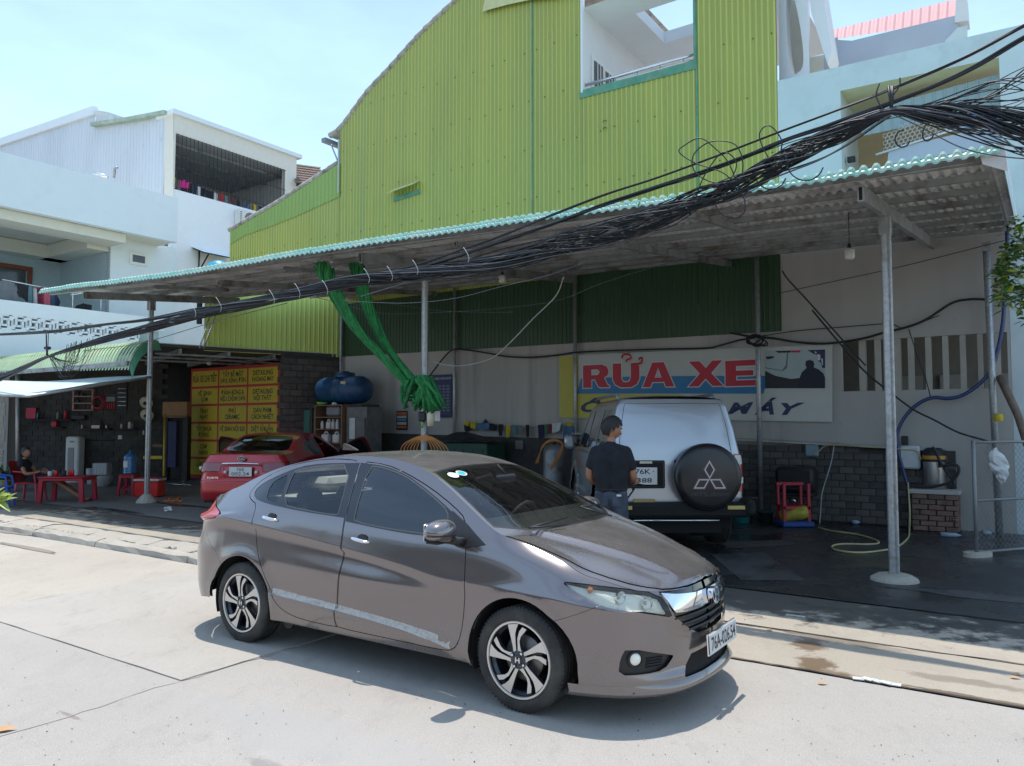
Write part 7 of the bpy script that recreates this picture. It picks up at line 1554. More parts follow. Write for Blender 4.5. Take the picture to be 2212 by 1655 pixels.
for r_ in range(6):
 for c_ in range(3):
  x0=t0b+.07+c_*(W3+.01);z1=zT-.08-r_*H6;mb=MB();mb.bevbox((x0+W3/2-.015,z1-H6/2+.03,.002),(W3-.06,H6-.065,.012),M_YEL,.003,MBd);pn=part(mb,'panel',BD)
  L_=rows[r_][c_].split('|');mb=MB();any_=False
  for k,s_ in enumerate(L_):
   if not s_:continue
   any_=True;hh=.135 if len(L_)>1 else .20;zc_2=z1-H6/2+.03+((.085 if k==0 else-.085)if len(L_)>1 else 0);wd_=min((W3-.16),.085*len(s_)+.05)
   v,f,bb=text_mesh(s_,.022);sc_=hh/.72;capw=bb[2]-bb[0];sx_=wd_/capw
   mb.add([((q[0]-(bb[0]+bb[2])/2)*sx_+x0+W3/2-.015,(q[1]-.36)*sc_*.95+zc_2,.0095)for q in v],f,M_BTX,MBd)
  if any_:part(mb,'lettering',pn)
  # along the main wall
def nearwall(q,n):return wall(q[0],q[1],n)
TKP=r5(1570,500);nt_=13.45;pc_=wall(*r5(1575,510),nt_);o=thing('water_tank','dark blue horizontal water tank on the cabinet by the block wall','water tank',pc_)
Lt=1.62;rt=.345;T=frame(pc_,(0,1,0),(0,0,1),(1,0,0));T=frame(pc_,np.cross(E_Z,E_T*-1),E_Z,E_T);prof=[(0,-Lt/2),(rt*.5,-Lt/2),(rt*.85,-Lt/2+.08),(rt*.97,-Lt/2+.20),(rt,-.12),(rt*1.03,-.10),(rt*1.03,-.06),(rt,-.04),(rt,.20),(rt*1.03,.22),(rt*1.03,.26),(rt*.97,Lt/2-.18),(rt*.85,Lt/2-.07),(rt*.5,Lt/2),(0,Lt/2)]
M_TANK=mat('blue_tank',(.012,.055,.15),.4,var=.15,scale=3,dirt=(.04,.11,.2),dscale=4);mb=MB();mb.lathe(prof,M_TANK,32,T);part(mb,'tank_body',o)
mb=MB();mb.lathe([(.25,rt*.90),(.25,rt+.06),(.23,rt+.09),(.10,rt+.10),(.10,rt+.12),(0,rt+.13)],M_TANK,24,Matrix.Translation(Vector(pc_+E_T*.05)));part(mb,'lid',o)
mb=MB();q=pc_+E_T*.32-E_N*(rt*.93);mb.box(q+E_Z*.13,(.17,.01,.14),C_['cream'],rz=-TH);part(mb,'label',o)
mb=MB();mb.box(pc_-E_Z*(rt+.06),(1.9,.6,.07),M_MORT,rz=-TH);
for s_ in(-.85,.85):mb.box(pc_+E_T*s_-E_Z*(rt+.95),(.10,.6,1.75),M_MORT,rz=-TH)
tag(mb.build('tank_stand'),'dark concrete stand carrying the blue water tank','stand')
nsf=12.9;SF=thing('shelf_unit','open brown shelf unit of white detergent bottles below the blue tank','shelf',wall(*r5(1430,1000),nsf));s0,s1=TZ(*r5(1308,655),nsf),TZ(*r5(1552,1080),nsf);Ms_=facing(E_N*nsf);zt_,zb_=s0[1],.4;wS=s1[0]-s0[0]
for xx in(s0[0],s1[0]):mb=MB();mb.box((xx,(zt_+zb_)/2,-.2),(.035,zt_-zb_,.40),C_['wood'],Ms_);part(mb,'side_panel',SF)
mb=MB();mb.box(((s0[0]+s1[0])/2,(zt_+zb_)/2,-.39),(wS,zt_-zb_,.02),flat('shelf_back',(.14,.13,.12),.8),Ms_);part(mb,'back_panel',SF)
zs=[zt_,TZ(*r5(1430,765),nsf)[1],TZ(*r5(1430,878),nsf)[1],TZ(*r5(1430,1010),nsf)[1],.95]
for z in zs:mb=MB();mb.box(((s0[0]+s1[0])/2,z,-.2),(wS,.025,.40),C_['wood'],Ms_);part(mb,'shelf_board',SF)
def wbottle(lab,X,Yt,zb,w,m,capm=None,rf=r5,n=nsf,sq=False,d=-.05,name='bottle',grp='detergent bottles on the shelf unit',cat='bottle'):
 tt,zt=TZ(*rf(X,Yt),n);ww=abs(TZ(*rf(X+w,Yt),n)[0]-tt);h=zt-zb;p=TN(tt,n-d,zb);o=thing(name,lab,cat,p,grp);mb=MB()
 if sq:mb.bevbox((0,0,h*.36),(ww,ww*.6,h*.72),m,.02,street(p));mb.tube([p+E_T*(-ww*.3)+E_Z*h*.68,p+E_T*(-ww*.25)+E_Z*h*.9,p+E_T*(ww*.15)+E_Z*h*.9,p+E_T*(ww*.3)+E_Z*h*.68],.018,m,6)
 else:mb.lathe([(0,0),(ww/2,0),(ww/2,h*.66),(ww*.36,h*.78),(ww*.2,h*.84),(ww*.2,h*.88)],m,14,Matrix.Translation(Vector(p)))
 part(mb,'bottle_body',o,auto=40);mb=MB();mb.lathe([(.026,h*.86),(.026,h),(0,h)],capm or C_['white'],10,Matrix.Translation(Vector(p-E_T*(ww*.0))));part(mb,'cap',o)
BW_=[('small white bottle at the left of the middle shelf board',1362,800,1,22,'white',False),('white jug with printed label on the middle shelf board',1424,782,1,42,'white',True),('white bottle right of the labelled jug',1465,785,1,24,'white',False),('white bottle at the right end of the middle shelf board',1503,785,1,24,'white',False),('big white canister at the left of the lower shelf',1400,895,2,62,'white',True),('big white canister at the right of the lower shelf',1500,895,2,60,'white',True),('white canister right of the spare round sign low on the shelf',1455,960,3,40,'white',True)]
for lab,X,Yt,si,w,m,sq in BW_:
 if si<3:wbottle(lab,X,Yt,zs[si+(0 if si<3 else 0)+0 if False else(2 if si==1 else 3)]+.015,w,C_[m],sq=sq)
mb=MB();q=TN(*[TZ(*r5(1452,700),nsf)[0],nsf+.12],zs[1]+.15);mb.bevbox((0,0,0),(.5*wS,.12,.22),C_['grey'],.03,street(q));tag(mb.build('plastic_bag'),'grey plastic bags stuffed on the top shelf of the unit','bag')
mb=MB();q=TN(TZ(*r5(1345,640),nsf)[0],nsf+.1,zt_+.02);mb.lathe([(0,0),(.10,.0),(.14,.06),(.12,.06),(.09,.02),(0,.02)],mat('lime_plastic',(.16,.45,.06),.4),18,Matrix.Translation(Vector(q)));tag(mb.build('basin'),'lime green plastic basin on top of the shelf unit','basin')
mb=MB();q=TN(TZ(*r5(1460,645),nsf)[0],nsf+.1,zt_+.02);mb.lathe([(.07,0),(.06,.04),(0,.06)],C_['white'],14,Matrix.Translation(Vector(q)));tag(mb.build('bowl'),'small white bowl upside down on the shelf unit','bowl')
mb=MB();a,b_=TZ(*r5(1185,695),13.2),TZ(*r5(1305,1000),13.2);mb.bevbox(((a[0]+b_[0])/2,(a[1]+.3)/2,-.2),(b_[0]-a[0],a[1]-.3,.4),mat('green_cabinet',(.06,.20,.16),.5),.01,facing(E_N*13.2));tag(mb.build('green_cabinet'),'plain green cabinet left of the brown shelf unit','cabinet')
CB_=thing('side_cabinet','grey wooden cabinet with white notice beside the shelf unit','cabinet',wall(*r5(1730,1000),13.0));a,b_=TZ(*r5(1605,670),13.0),TZ(*r5(1790,1090),13.0);Mc=facing(E_N*13.0);mb=MB();mb.box(((a[0]+b_[0])/2,(a[1]+.1)/2,-.25),(b_[0]-a[0],a[1]-.1,.5),mat('grey_cabinet',(.17,.165,.16),.7,var=.2),Mc);part(mb,'carcass',CB_)
mb=MB();q=TZ(*r5(1660,870),13.0);mb.bevbox((q[0],q[1],.01),(.19,.50,.02),C_['white'],.004,Mc);part(mb,'notice',CB_);mb=MB();q=TZ(*r5(1742,890),13.0);mb.bevbox((q[0],q[1],.02),(.30,.60,.05),mat('grey_cabinet',(.17,.165,.16),.7),.01,Mc);part(mb,'door',CB_)
def poster(name,lab,X0,Y0,X1,Y1,rf,n,m):
 a,b_=TZ(*rf(X0,(Y0)),n),TZ(*rf(X1,Y1),n);c=TZ(*rf(X0,Y1),n);d=TZ(*rf(X1,Y0),n);z0=(b_[1]+c[1])/2;z1=(a[1]+d[1])/2;o=thing(name,lab,'poster',TN((a[0]+b_[0])/2,n,z0));mb=MB();mb.box(((a[0]+b_[0])/2,(z0+z1)/2,-.004),(b_[0]-a[0],z1-z0,.008),m,facing(E_N*n));part(mb,'sheet',o);return o,a[0],z0,b_[0],z1,facing(E_N*n)
M_PTX=flat('poster_text',(.30,.33,.40),.6)
o,x0,z0,x1,z1,Mq=poster('price_list','dark navy price table hanging on the wall behind the middle post',955,972,1132,1298,r6,WN-.09,C_['navy']);mb=MB();put_text(mb,'BẢNG GIÁ DỊCH VỤ RỬA XE Ô TÔ',x0+.03,z1-.13,x1-.03,z1-.05,C_['white'],Mq,.01,d=.004)
for r_ in range(9):
 for c_ in range(5):put_text(mb,random.choice(['70K','80K','50K','90K','1.2TR','40K','60K']),x0+.05+c_*(x1-x0-.08)/5,z1-.30-r_*(z1-z0-.36)/9,x0+.05+(c_+.68)*(x1-x0-.08)/5,z1-.25-r_*(z1-z0-.36)/9,M_PTX,Mq,.01,d=.004)
part(mb,'lettering',o)
mb=MB()
for r_ in range(9):mb.box(((x0+x1)/2,z1-.34-r_*(z1-z0-.36)/9,.003),(x1-x0-.06,.004,.002),M_PTX,Mq)
part(mb,'ruled_line',o,kind='stuff')
o,x0,z0,x1,z1,Mq=poster('small_poster','small blue poster with yellow band left of the middle post',708,1248,790,1396,r6,WN-.03,C_['navy']);mb=MB()
for(f0,f1,m)in((.80,.93,'orange'),(.62,.75,'cream'),(.48,.58,'sky'),(.28,.42,'cream'),(.10,.22,'orange')):mb.box(((x0+x1)/2,z0+(z1-z0)*(f0+f1)/2,.002),((x1-x0)*.86,(z1-z0)*(f1-f0),.003),C_[m],Mq)
part(mb,'printed_band',o,kind='stuff')
SG=thing('wash_sign','large white, blue and yellow sign with red lettering on the back wall','sign',wall(*r7(1080,790),WN-.05));ns_=WN-.06;Ms2=facing(E_N*ns_)
S7=lambda X,Y:TZ(*r7(X,Y),ns_)
def rect7(X0,Y0,X1,Y1):a,b_,c,d=S7(X0,Y0),S7(X1,Y0),S7(X0,Y1),S7(X1,Y1);return(a[0]+c[0])/2,(c[1]+d[1])/2,(b_[0]+d[0])/2,(a[1]+b_[1])/2
M_SW=mat('sign_white',(.50,.50,.46),.45,var=.03);M_SB=flat('sign_blue',(.02,.17,.36),.45);M_SR=flat('sign_red',(.50,.012,.03),.45);M_SY=flat('sign_yellow',(.48,.42,.05),.45);M_SN=flat('sign_navy',(.015,.02,.08),.45)
q=[S7(108,312),S7(2055,230),S7(2055,785),S7(108,755)];mb=MB();mb.prism(q,-.04,0,M_SW,Ms2);part(mb,'sign_board',SG)
mb=MB();put_poly(mb,[S7(110,320),S7(244,312),S7(244,583),S7(1000,590),S7(1000,762),S7(110,753)],M_SY,Ms2,.002);part(mb,'yellow_field',SG)
mb=MB();put_poly(mb,[S7(262,475),S7(700,458),S7(1582,455),S7(1582,525),S7(1565,583),S7(235,583)],M_SB,Ms2,.004);part(mb,'blue_band',SG)
GL_={'E':([(0,0),(1,0),(1,.22),(.36,.22),(.36,.40),(.93,.40),(.93,.60),(.36,.60),(.36,.78),(1,.78),(1,1),(0,1)],None),'X':([(0,0),(.30,0),(.5,.30),(.70,0),(1,0),(.66,.51),(.98,1),(.69,1),(.51,.72),(.33,1),(.02,1),(.34,.51)],None),'A':([(0,0),(.26,0),(.31,.20),(.69,.20),(.74,0),(1,0),(.68,1),(.32,1)],[(.39,.38),(.61,.38),(.5,.78)]),'R':([(0,0),(.32,0),(.32,.36),(.45,.36),(.58,.05),(.66,0),(1,0),(1,.06),(.92,.12),(.80,.42),(.93,.52),(.97,.72),(.90,.90),(.72,1),(0,1)],[(.32,.55),(.56,.55),(.64,.68),(.56,.80),(.32,.80)]),'U':([(0,1),(.32,1),(.32,.38),(.38,.24),(.5,.2),(.62,.24),(.68,.38),(.68,1),(1,1),(1,.34),(.90,.12),(.70,0),(.30,0),(.10,.12),(0,.34)],None)}
def glyph(mb,ch,x0,z0,x1,z1,m,T,d,grow=0):
 o_,h_=GL_[ch];f=lambda P:[(x0+(x1-x0)*a,z0+(z1-z0)*b_)for a,b_ in P];o2=f(o_)
 if sum(o2[q][0]*o2[(q+1)%len(o2)][1]-o2[(q+1)%len(o2)][0]*o2[q][1]for q in range(len(o2)))<0:o2=o2[::-1]
 if grow:o2=inset(o2,-grow)
 if h_ is None:put_poly(mb,o2,m,T,d)
 else:
  h2=f(h_);h2=inset(h2,grow)if grow else h2;o3=[Vector((p[0],p[1],0))for p in o2];h3=[Vector((p[0],p[1],0))for p in h2];al=o3+h3;out=[]
  for a,b_,c in _tp([o3,h3]):ar=(al[b_]-al[a]).cross(al[c]-al[a]).z;out.append((a,b_,c)if ar>0 else(a,c,b_))
  mb.add([(p.x,p.y,d)for p in al],out,m,T)
for(s_,X0,Y0,X1,Y1)in(('R',280,378,468,540),('U',492,365,682,538),('A',703,360,930,535),('X',1030,350,1280,530),('E',1295,345,1510,528)):
 x0,z0,x1,z1=rect7(X0,Y0,X1,Y1);mb=MB();glyph(mb,s_,x0,z0,x1,z1,M_PLATE,Ms2,.006,.020);glyph(mb,s_,x0,z0,x1,z1,M_SR,Ms2,.009);part(mb,'letter',SG)
mb=MB()
def hook(mb,pts,r_,m,d):P=[S7(*p)for p in pts];P2=spline([(a,b_,d)for a,b_ in P],5);mb.tube(P2,r_,m,6,Ms2)
hook(mb,[(560,330),(575,306),(615,305),(625,330),(598,342),(590,356)],.045,M_PLATE,-.005);hook(mb,[(560,330),(575,306),(615,305),(625,330),(598,342),(590,356)],.034,M_SR,.012)
hook(mb,[(672,372),(700,362),(706,335),(690,330),(684,345)],.045,M_PLATE,-.005);hook(mb,[(672,372),(700,362),(706,335),(690,330),(684,345)],.034,M_SR,.012);part(mb,'accent',SG)
for(s_,X0,Y0,X1,Y1)in(('Ô',262,612,420,716),('M',1308,645,1495,728),('Á',1500,612,1665,733),('Y',1690,648,1865,735)):
 x0,z0,x1,z1=rect7(X0,Y0,X1,Y1);mb=MB();put_text(mb,s_,x0,z0,x1,z1,M_SN,Ms2,.035,.35,d=.006)
 part(mb,'letter',SG)
mb=MB();P7=lambda pts,m,d:put_poly(mb,[S7(*p)for p in pts],m,Ms2,d);P7([(1578,278),(2006,268),(2006,545),(1578,545)],flat('print_pale',(.36,.44,.44),.45),.003)
P7([(1578,420),(1650,455),(1760,478),(1840,470),(1880,500),(2006,505),(2006,545),(1578,545)],C_['black'],.005);P7([(1578,395),(1700,415),(1725,380),(1735,285),(1742,285),(1735,400),(1705,422),(1578,402)],flat('print_line',(.12,.17,.18),.5),.005);P7([(1585,318),(1640,315),(1640,328),(1605,338),(1585,335)],C_['black'],.005);P7([(1650,278),(1760,276),(1760,290),(1670,292)],C_['black'],.005);P7([(1758,276),(1832,274),(1825,290),(1765,290)],M_SR,.006)
P7([(1880,272),(2006,268),(2006,400),(1985,400),(1975,360),(1955,350),(1960,310),(1925,300),(1900,285)],C_['navy'],.0055);P7([(1865,375),(1870,350),(1895,342),(1922,350),(1930,375),(1925,395),(1960,410),(1995,440),(2006,470),(2006,545),(1810,545),(1820,480),(1840,430),(1875,400)],flat('print_black',(.012,.014,.03),.6),.007)
for(a,b_,c,d)in((1950,300,1972,345),(1978,330,1990,380),(1930,280,1945,296)):P7([(a,b_),(c,b_+6),(c,d),(a+6,d)],C_['white'],.0065)
part(mb,'printed_picture',SG)
# red saloon, doors open
M_RPAINT=car_paint('red_paint',(.44,.010,.020),metal=.25,rough=.35)
RED=dict(GREY);RED.update(W=.885,polar=True,hub_r=-2.65,xs_r=-3.30,nr=3.4,taper=.06,rail=[(-3.70,1.085),(-3.45,1.10),(-3.2,1.115),(-3.05,1.125),(-2.9,1.15),(-2.7,1.25),(-2.45,1.37),(-2.2,1.45),(-1.9,1.49),(-1.6,1.502),(-1.35,1.49),(-1.15,1.455),(-.97,1.40),(-.75,1.29),(-.5,1.175),(-.3,1.075),(-.18,1.022),(0,.972),(.2,.908),(.35,.85),(.5,.80),(.9,.76)],xr=[(.2,-3.50),(.30,-3.58),(.45,-3.62),(.60,-3.62),(.64,-3.585),(.75,-3.575),(.9,-3.55),(1.0,-3.53),(1.12,-3.50)],top_r=[(0,1.12),(.5,1.10),(.8,1.10),(1,1.105)],crease=[(-3.7,.80),(-2.95,.80),(-2.2,.78),(-1.483,.75),(-.9,.73),(-.548,.72),(0,.71),(1,.60)],deck=[(-3.6,1.115),(-3.45,1.125),(-3.25,1.125),(-3.0,1.14),(-2.7,1.15)])
def build_red():
 S=Sedan(RED);P=RED;az=R(6);ex=np.array([math.sin(az),math.cos(az),0]);ey=np.array([-math.cos(az),math.sin(az),0])
 rear=onY(519,1000,14.3);o0=np.array([rear[0],rear[1],0])+ex*3.62
 car=thing('parked_car','red saloon car with both front doors open under the canopy','car',frame((o0[0],o0[1],.012),ex,ey,E_Z))
 g=sedan_grid(S,.03);B=sedan_bounds(S);ty=lambda y,z:S.t_of_y(y,z,False)
 fd=smooth_poly([(-1.52,1.425),(-1.336,1.409),(-1.112,1.352),(-.844,1.262),(-.600,1.160),(-.47,1.09),(-.41,.96),(-.386,.68),(-.438,.351),(-.554,.275),(-1.0,.275),(-1.53,.275),(-1.535,.418),(-1.50,.842),(-1.49,1.03)],it=1)
 gf=smooth_poly([(-1.460,1.392),(-1.139,1.340),(-.945,1.268),(-.64,1.13),(-.595,.985),(-1.095,.996),(-1.46,1.020)],it=1)
 gr=smooth_poly([(-1.60,1.392),(-1.961,1.375),(-2.190,1.338),(-2.42,1.24),(-2.44,1.10),(-2.1,1.07),(-1.590,1.040)],it=1)
 rd=smooth_poly([(-1.55,1.425),(-1.54,.842),(-1.55,.30),(-1.9,.278),(-2.15,.33),(-2.30,.5),(-2.45,.80),(-2.50,1.075),(-2.56,1.18),(-2.45,1.28),(-2.219,1.385),(-1.951,1.42)],it=1)
 lam=[(ty(.40,.94),.955),(ty(.42,.80),.80),(ty(.60,.78),.79),(-3.42,.79),(-3.22,.82),(-3.18,.90),(-3.20,.985),(-3.42,.99)]
 tk=[(-9,1.2),(-9,.64),(ty(.62,.66),.65),(ty(.66,.78),.78),(ty(.40,.80),.80),(ty(.38,.96),.965),(ty(.64,1.0),1.0),(ty(.66,1.2),1.2)]
 recess=[(-9,.95),(-9,.66),(ty(.32,.66),.68),(ty(.36,.95),.95)]
 regs=[('glass_front',inset(gf,.002)),('glass_rear',inset(gr,.002)),('door_front',inset(fd,.003)),(None,inset(fd,-.003)),('door_rear',inset(rd,.003)),(None,inset(rd,-.003)),('tail',inset(lam,.002)),(None,inset(lam,-.003)),('recess',recess),('trunk',inset(tk,.003)),(None,tk),('bumper',[(-9,.66),(-9,.1),(-3.0,.1),(-3.0,.30),(-3.12,.66)])]
 pc=cut_surface(side_pos(S),g,regs,B);both=lambda k:[(*pc[k],True),(*pc[k],False)]
 sh=lambda nm,pcs,m,off=0,par=car:shell(nm,pcs,m,par,None,-1,off)
 sh('body',both('rest'),M_RPAINT);sh('rear_bumper',both('bumper'),M_RPAINT);tr=sh('trunk_lid',both('trunk'),M_RPAINT);sh('plate_recess',both('recess'),M_RPAINT,-.012,tr)
 for side in(True,False):
  sg=-1 if side else 1
  d=sh('door',[(*pc['door_front'],side)],M_RPAINT);sh('window',[(*pc['glass_front'],side)],M_GLR,-.004,d)
  q=MB();v,f,n=pc['door_front'];v2=v+n*.05;v2=v2*[1,sg,1]if side else v2;q.add(v2,f if side is False else f[:,::-1],M_UNDER,None,True);part(q,'door_lining',d,world=False)
  h=Vector((-.42,sg*.86,0));d.matrix_basis=Matrix.Translation(h)@Matrix.Rotation(sg*R(-58)*-1 if False else-sg*R(58),4,'Z')@Matrix.Translation(-h)
  m2=MB();m2.bevbox((-.50,sg*.98,1.06),(.12,.24,.17),M_BLK,.05);part(m2,'side_mirror',d,world=False)
  d2=sh('door',[(*pc['door_rear'],side)],M_RPAINT);sh('window',[(*pc['glass_rear'],side)],M_GLR,-.004,d2)
  tl=sh('taillight',[(*pc['tail'],side)],M_REDGL,.004)
  m2=MB();x,y=S.pt(-3.40,.85);m2.bevbox((float(x)-.006,sg*float(y),.85),(.02,.13,.06),C_['white'],.008);part(m2,'reversing_lens',tl,world=False)
 bul=[(-3.1,-.10,.0),(-2.9,-.12,.01),(-2.6,-.08,.03),(-2.3,-.03,.035),(-1.9,0,.03),(-1.5,.0,.026),(-1.1,.03,.024),(-.6,.10,.02),(-.2,.19,-.008)]
 sp=sweep(S,bul);gu,gq_=np.meshgrid(np.arange(-2.99,-.14,.04),np.linspace(-1,1,31));gg=np.stack([gu.ravel(),gq_.ravel()*.999],1)
 rw=smooth_poly([(-2.93,-.86),(-2.42,-.86),(-2.34,-.80),(-2.31,0),(-2.34,.80),(-2.42,.86),(-2.93,.86),(-2.95,0)],it=1);ws=[(-.945,-.93),(-.945,.93),(-.235,.95),(-.235,-.95)]
 pr=cut_surface(sp,gg,[('rw',rw),('ws',ws)],[(-2.99,-1),(-.15,-1),(-.15,1),(-2.99,1)]);up=lambda nm,k,m,off=0,par=car:shell(nm,[(*pr[k],False)],m,par,None,1,off)
 up('roof','rest',M_RPAINT);w_=up('rear_window','rw',thin_glass('smoked_glass',(.04,.05,.05),refl=.45),-.002);up('windshield','ws',M_GLS,-.002)
 dp,de=cap_pos(S,'deck',3.0);gx,gy=np.meshgrid(np.arange(-3.64,-2.6,.04),np.arange(-.84,.841,.04));db=[p for p in de if p[0]<-2.62];db2=db+[(p[0],-p[1])for p in db[::-1]][1:]
 pd=cut_surface(dp,np.stack([gx.ravel(),gy.ravel()],1),[],db2);shell('deck',[(*pd['rest'],False)],M_RPAINT,car,None,1)
 hp,he=cap_pos(S,'hood',2.2);gx,gy=np.meshgrid(np.arange(-.36,.93,.04),np.arange(-.84,.841,.04));hb_=[p for p in he if p[0]>-.36];ph=cut_surface(hp,np.stack([gx.ravel(),gy.ravel()],1),[],hb_+[(p[0],-p[1])for p in hb_[::-1]][1:]);shell('hood',[(*ph['rest'],False)],M_RPAINT,car,None,1)
 T=frame((-3.60,0,0),(0,-1,0),(0,0,1),(-1,0,0))
 mb=MB();mb.bevbox((0,.80,.010),(.44,.175,.008),M_PLATE,.006,T);mb.box((0,.80,.004),(.455,.19,.006),M_BLK,T);pl=part(mb,'licence_plate',tr,world=False)
 mb=MB();put_text(mb,'76E',-.075,.812,.075,.872,M_INK,T,.004,d=.0155);put_text(mb,'002.24',-.17,.730,.17,.792,M_INK,T,.004,d=.0155);part(mb,'plate_number',pl,world=False)
 mb=MB();mb.tube([T@Vector(p)for p in((-.37,.915,.0),(-.345,.948,.02),(0,.958,.024),(.345,.948,.02),(.37,.915,0))],.016,M_CHROME,8);part(mb,'chrome_strip',tr,world=False)
 for sx in(-.30,.30):mb=MB();mb.lathe([(0,.012),(.028,.012),(.030,-.01)],C_['white'],16,T@Matrix.Translation((sx,.79,.0)));part(mb,'reflector_disc',tr,world=False)
 mb=MB();T2=T@Matrix.Translation((0,1.035,-.03));mb.lathe([(0,.008),(.07,.006),(.075,-.01)],M_GLOSSBLK,26,T2@Matrix.Diagonal((1,.55,1,1)));mb.tube([T2@Vector((.073*math.cos(a),.040*math.sin(a),.008))for a in np.linspace(0,6.2832,25)],.004,M_CHROME,5,caps=False);put_text(mb,'KIA',-.048,-.016,.048,.016,M_CHROME,T2,.02,d=.0105);part(mb,'emblem',tr,world=False)
 mb=MB();put_text(mb,'FORTE',-.66,.665,-.44,.700,M_CHROME,T@Matrix.Translation((0,0,-.03)),.012,d=.012);part(mb,'model_lettering',tr,world=False)
 q=np.array([-2.75,.30]);mb=MB()
 p=sp(np.array([-2.62]),np.array([.50]));pts=[sp(np.array([u]),np.array([qq]))[0]+np.array([-.006,0,.006])for u,qq in((-2.50,.66),(-2.50,.42),(-2.55,.35),(-2.58,.5),(-2.56,.66))]
 mb.add([tuple(x)for x in pts],[(0,1,2,3,4)],flat('window_sticker',(.45,.55,.60),.5));part(mb,'window_sticker',w_,world=False)
 mb=MB();a=sp(np.array([-2.2]),np.array([.12]))[0];mb.tube([a,a+np.array([-.22,.05,.20])],[.006,.003],M_BLK,5);mb.bevbox(a,(.05,.03,.03),M_BLK,.008);part(mb,'antenna',car,world=False)
 mb=MB();mb.box((-1.4,0,.24),(4.2,1.5,.05),M_UNDER);mb.box((-1.3,0,.45),(2.4,1.4,.30),M_INTD)
 ib=cut_surface(side_pos(S),g[::3],[(None,inset(gr,-.03)),(None,inset(gf,-.03)),(None,inset(fd,.06))],B);part(mb,'underbody',car,world=False);shell('inner_shell',[(*ib['rest'],True),(*ib['rest'],False)],M_UNDER,car,None,-1,-.03)
 for yy in(-.36,.36):mb=MB();mb.bevbox((-1.15,yy,.50),(.50,.5,.16),M_INTD,.05);mb.bevbox((-1.45,yy,.85),(.14,.46,.6),M_INTD,.05);part(mb,'seat',car,world=False)
 mb=MB();mb.bevbox((-2.2,0,.8),(.2,1.2,.6),M_INTD,.05);part(mb,'rear_seat',car,world=False)
 for hx in(0,-2.65):
  for yy in(-.865,.865):make_wheel(car,hx,yy,style='plain')
  for sd_ in(-1,1):part(arch_liner(car,S,hx,sd_),'arch_liner',car,world=False)
 return car
build_red()
# silver off-roader
M_SILV=car_paint('silver_paint',(.42,.44,.465),metal=.55,rough=.30);M_SILVLO=M_SILV
SUV=dict(GREY);SUV.update(W=.925,polar=True,hub_r=-2.78,xs_r=-3.42,nr=5.5,xs_f=.45,nf=3.5,taper=.0,arch=.45,rail=[(-3.80,1.98),(-3.42,1.985),(-2.5,2.0),(-1.5,2.0),(-1.15,1.97),(-.95,1.88),(-.7,1.68),(-.45,1.45),(-.28,1.30),(0,1.24),(.3,1.20),(.5,1.16),(.9,1.1)],top_r=[(0,1.985),(.5,1.985),(1,1.99)],top_f=[(0,1.17),(.5,1.10),(1,1.10)],belt=[(-3.8,1.26),(-.3,1.22),(.0,1.10),(.5,1.0),(1,.98)],crease=[(-3.8,.98),(-.5,.96),(0,.94),(1,.85)],low=[(-3.8,.62),(1,.6)],xr=[(.3,-3.66),(.62,-3.70),(1.1,-3.70),(1.3,-3.68),(1.6,-3.62),(1.9,-3.54),(2.0,-3.50)],xf=[(.15,.80),(.6,.88),(.9,.86),(1.15,.80)],hood=[(-.5,1.36),(0,1.30),(.5,1.22),(.9,1.14)])
class Suv(Sedan):
 LF=.9
 def Y(s,x,z):
  x=np.asarray(x,float);z=np.asarray(z,float);x,z=np.broadcast_arrays(x,z)
  y=np.interp(z,[.3,.42,.60,.64,.95,1.22,1.27,1.60,1.90,1.96,2.02],[.88,.915,.925,.905,.915,.895,.880,.815,.730,.69,.62])
  for hx in(0,s.P['hub_r']):d=np.hypot(x-hx,z-.44);y=y+.035*np.clip(1-np.abs(d-.50)/.09,0,1)**.5*(z<1.1)
  return y
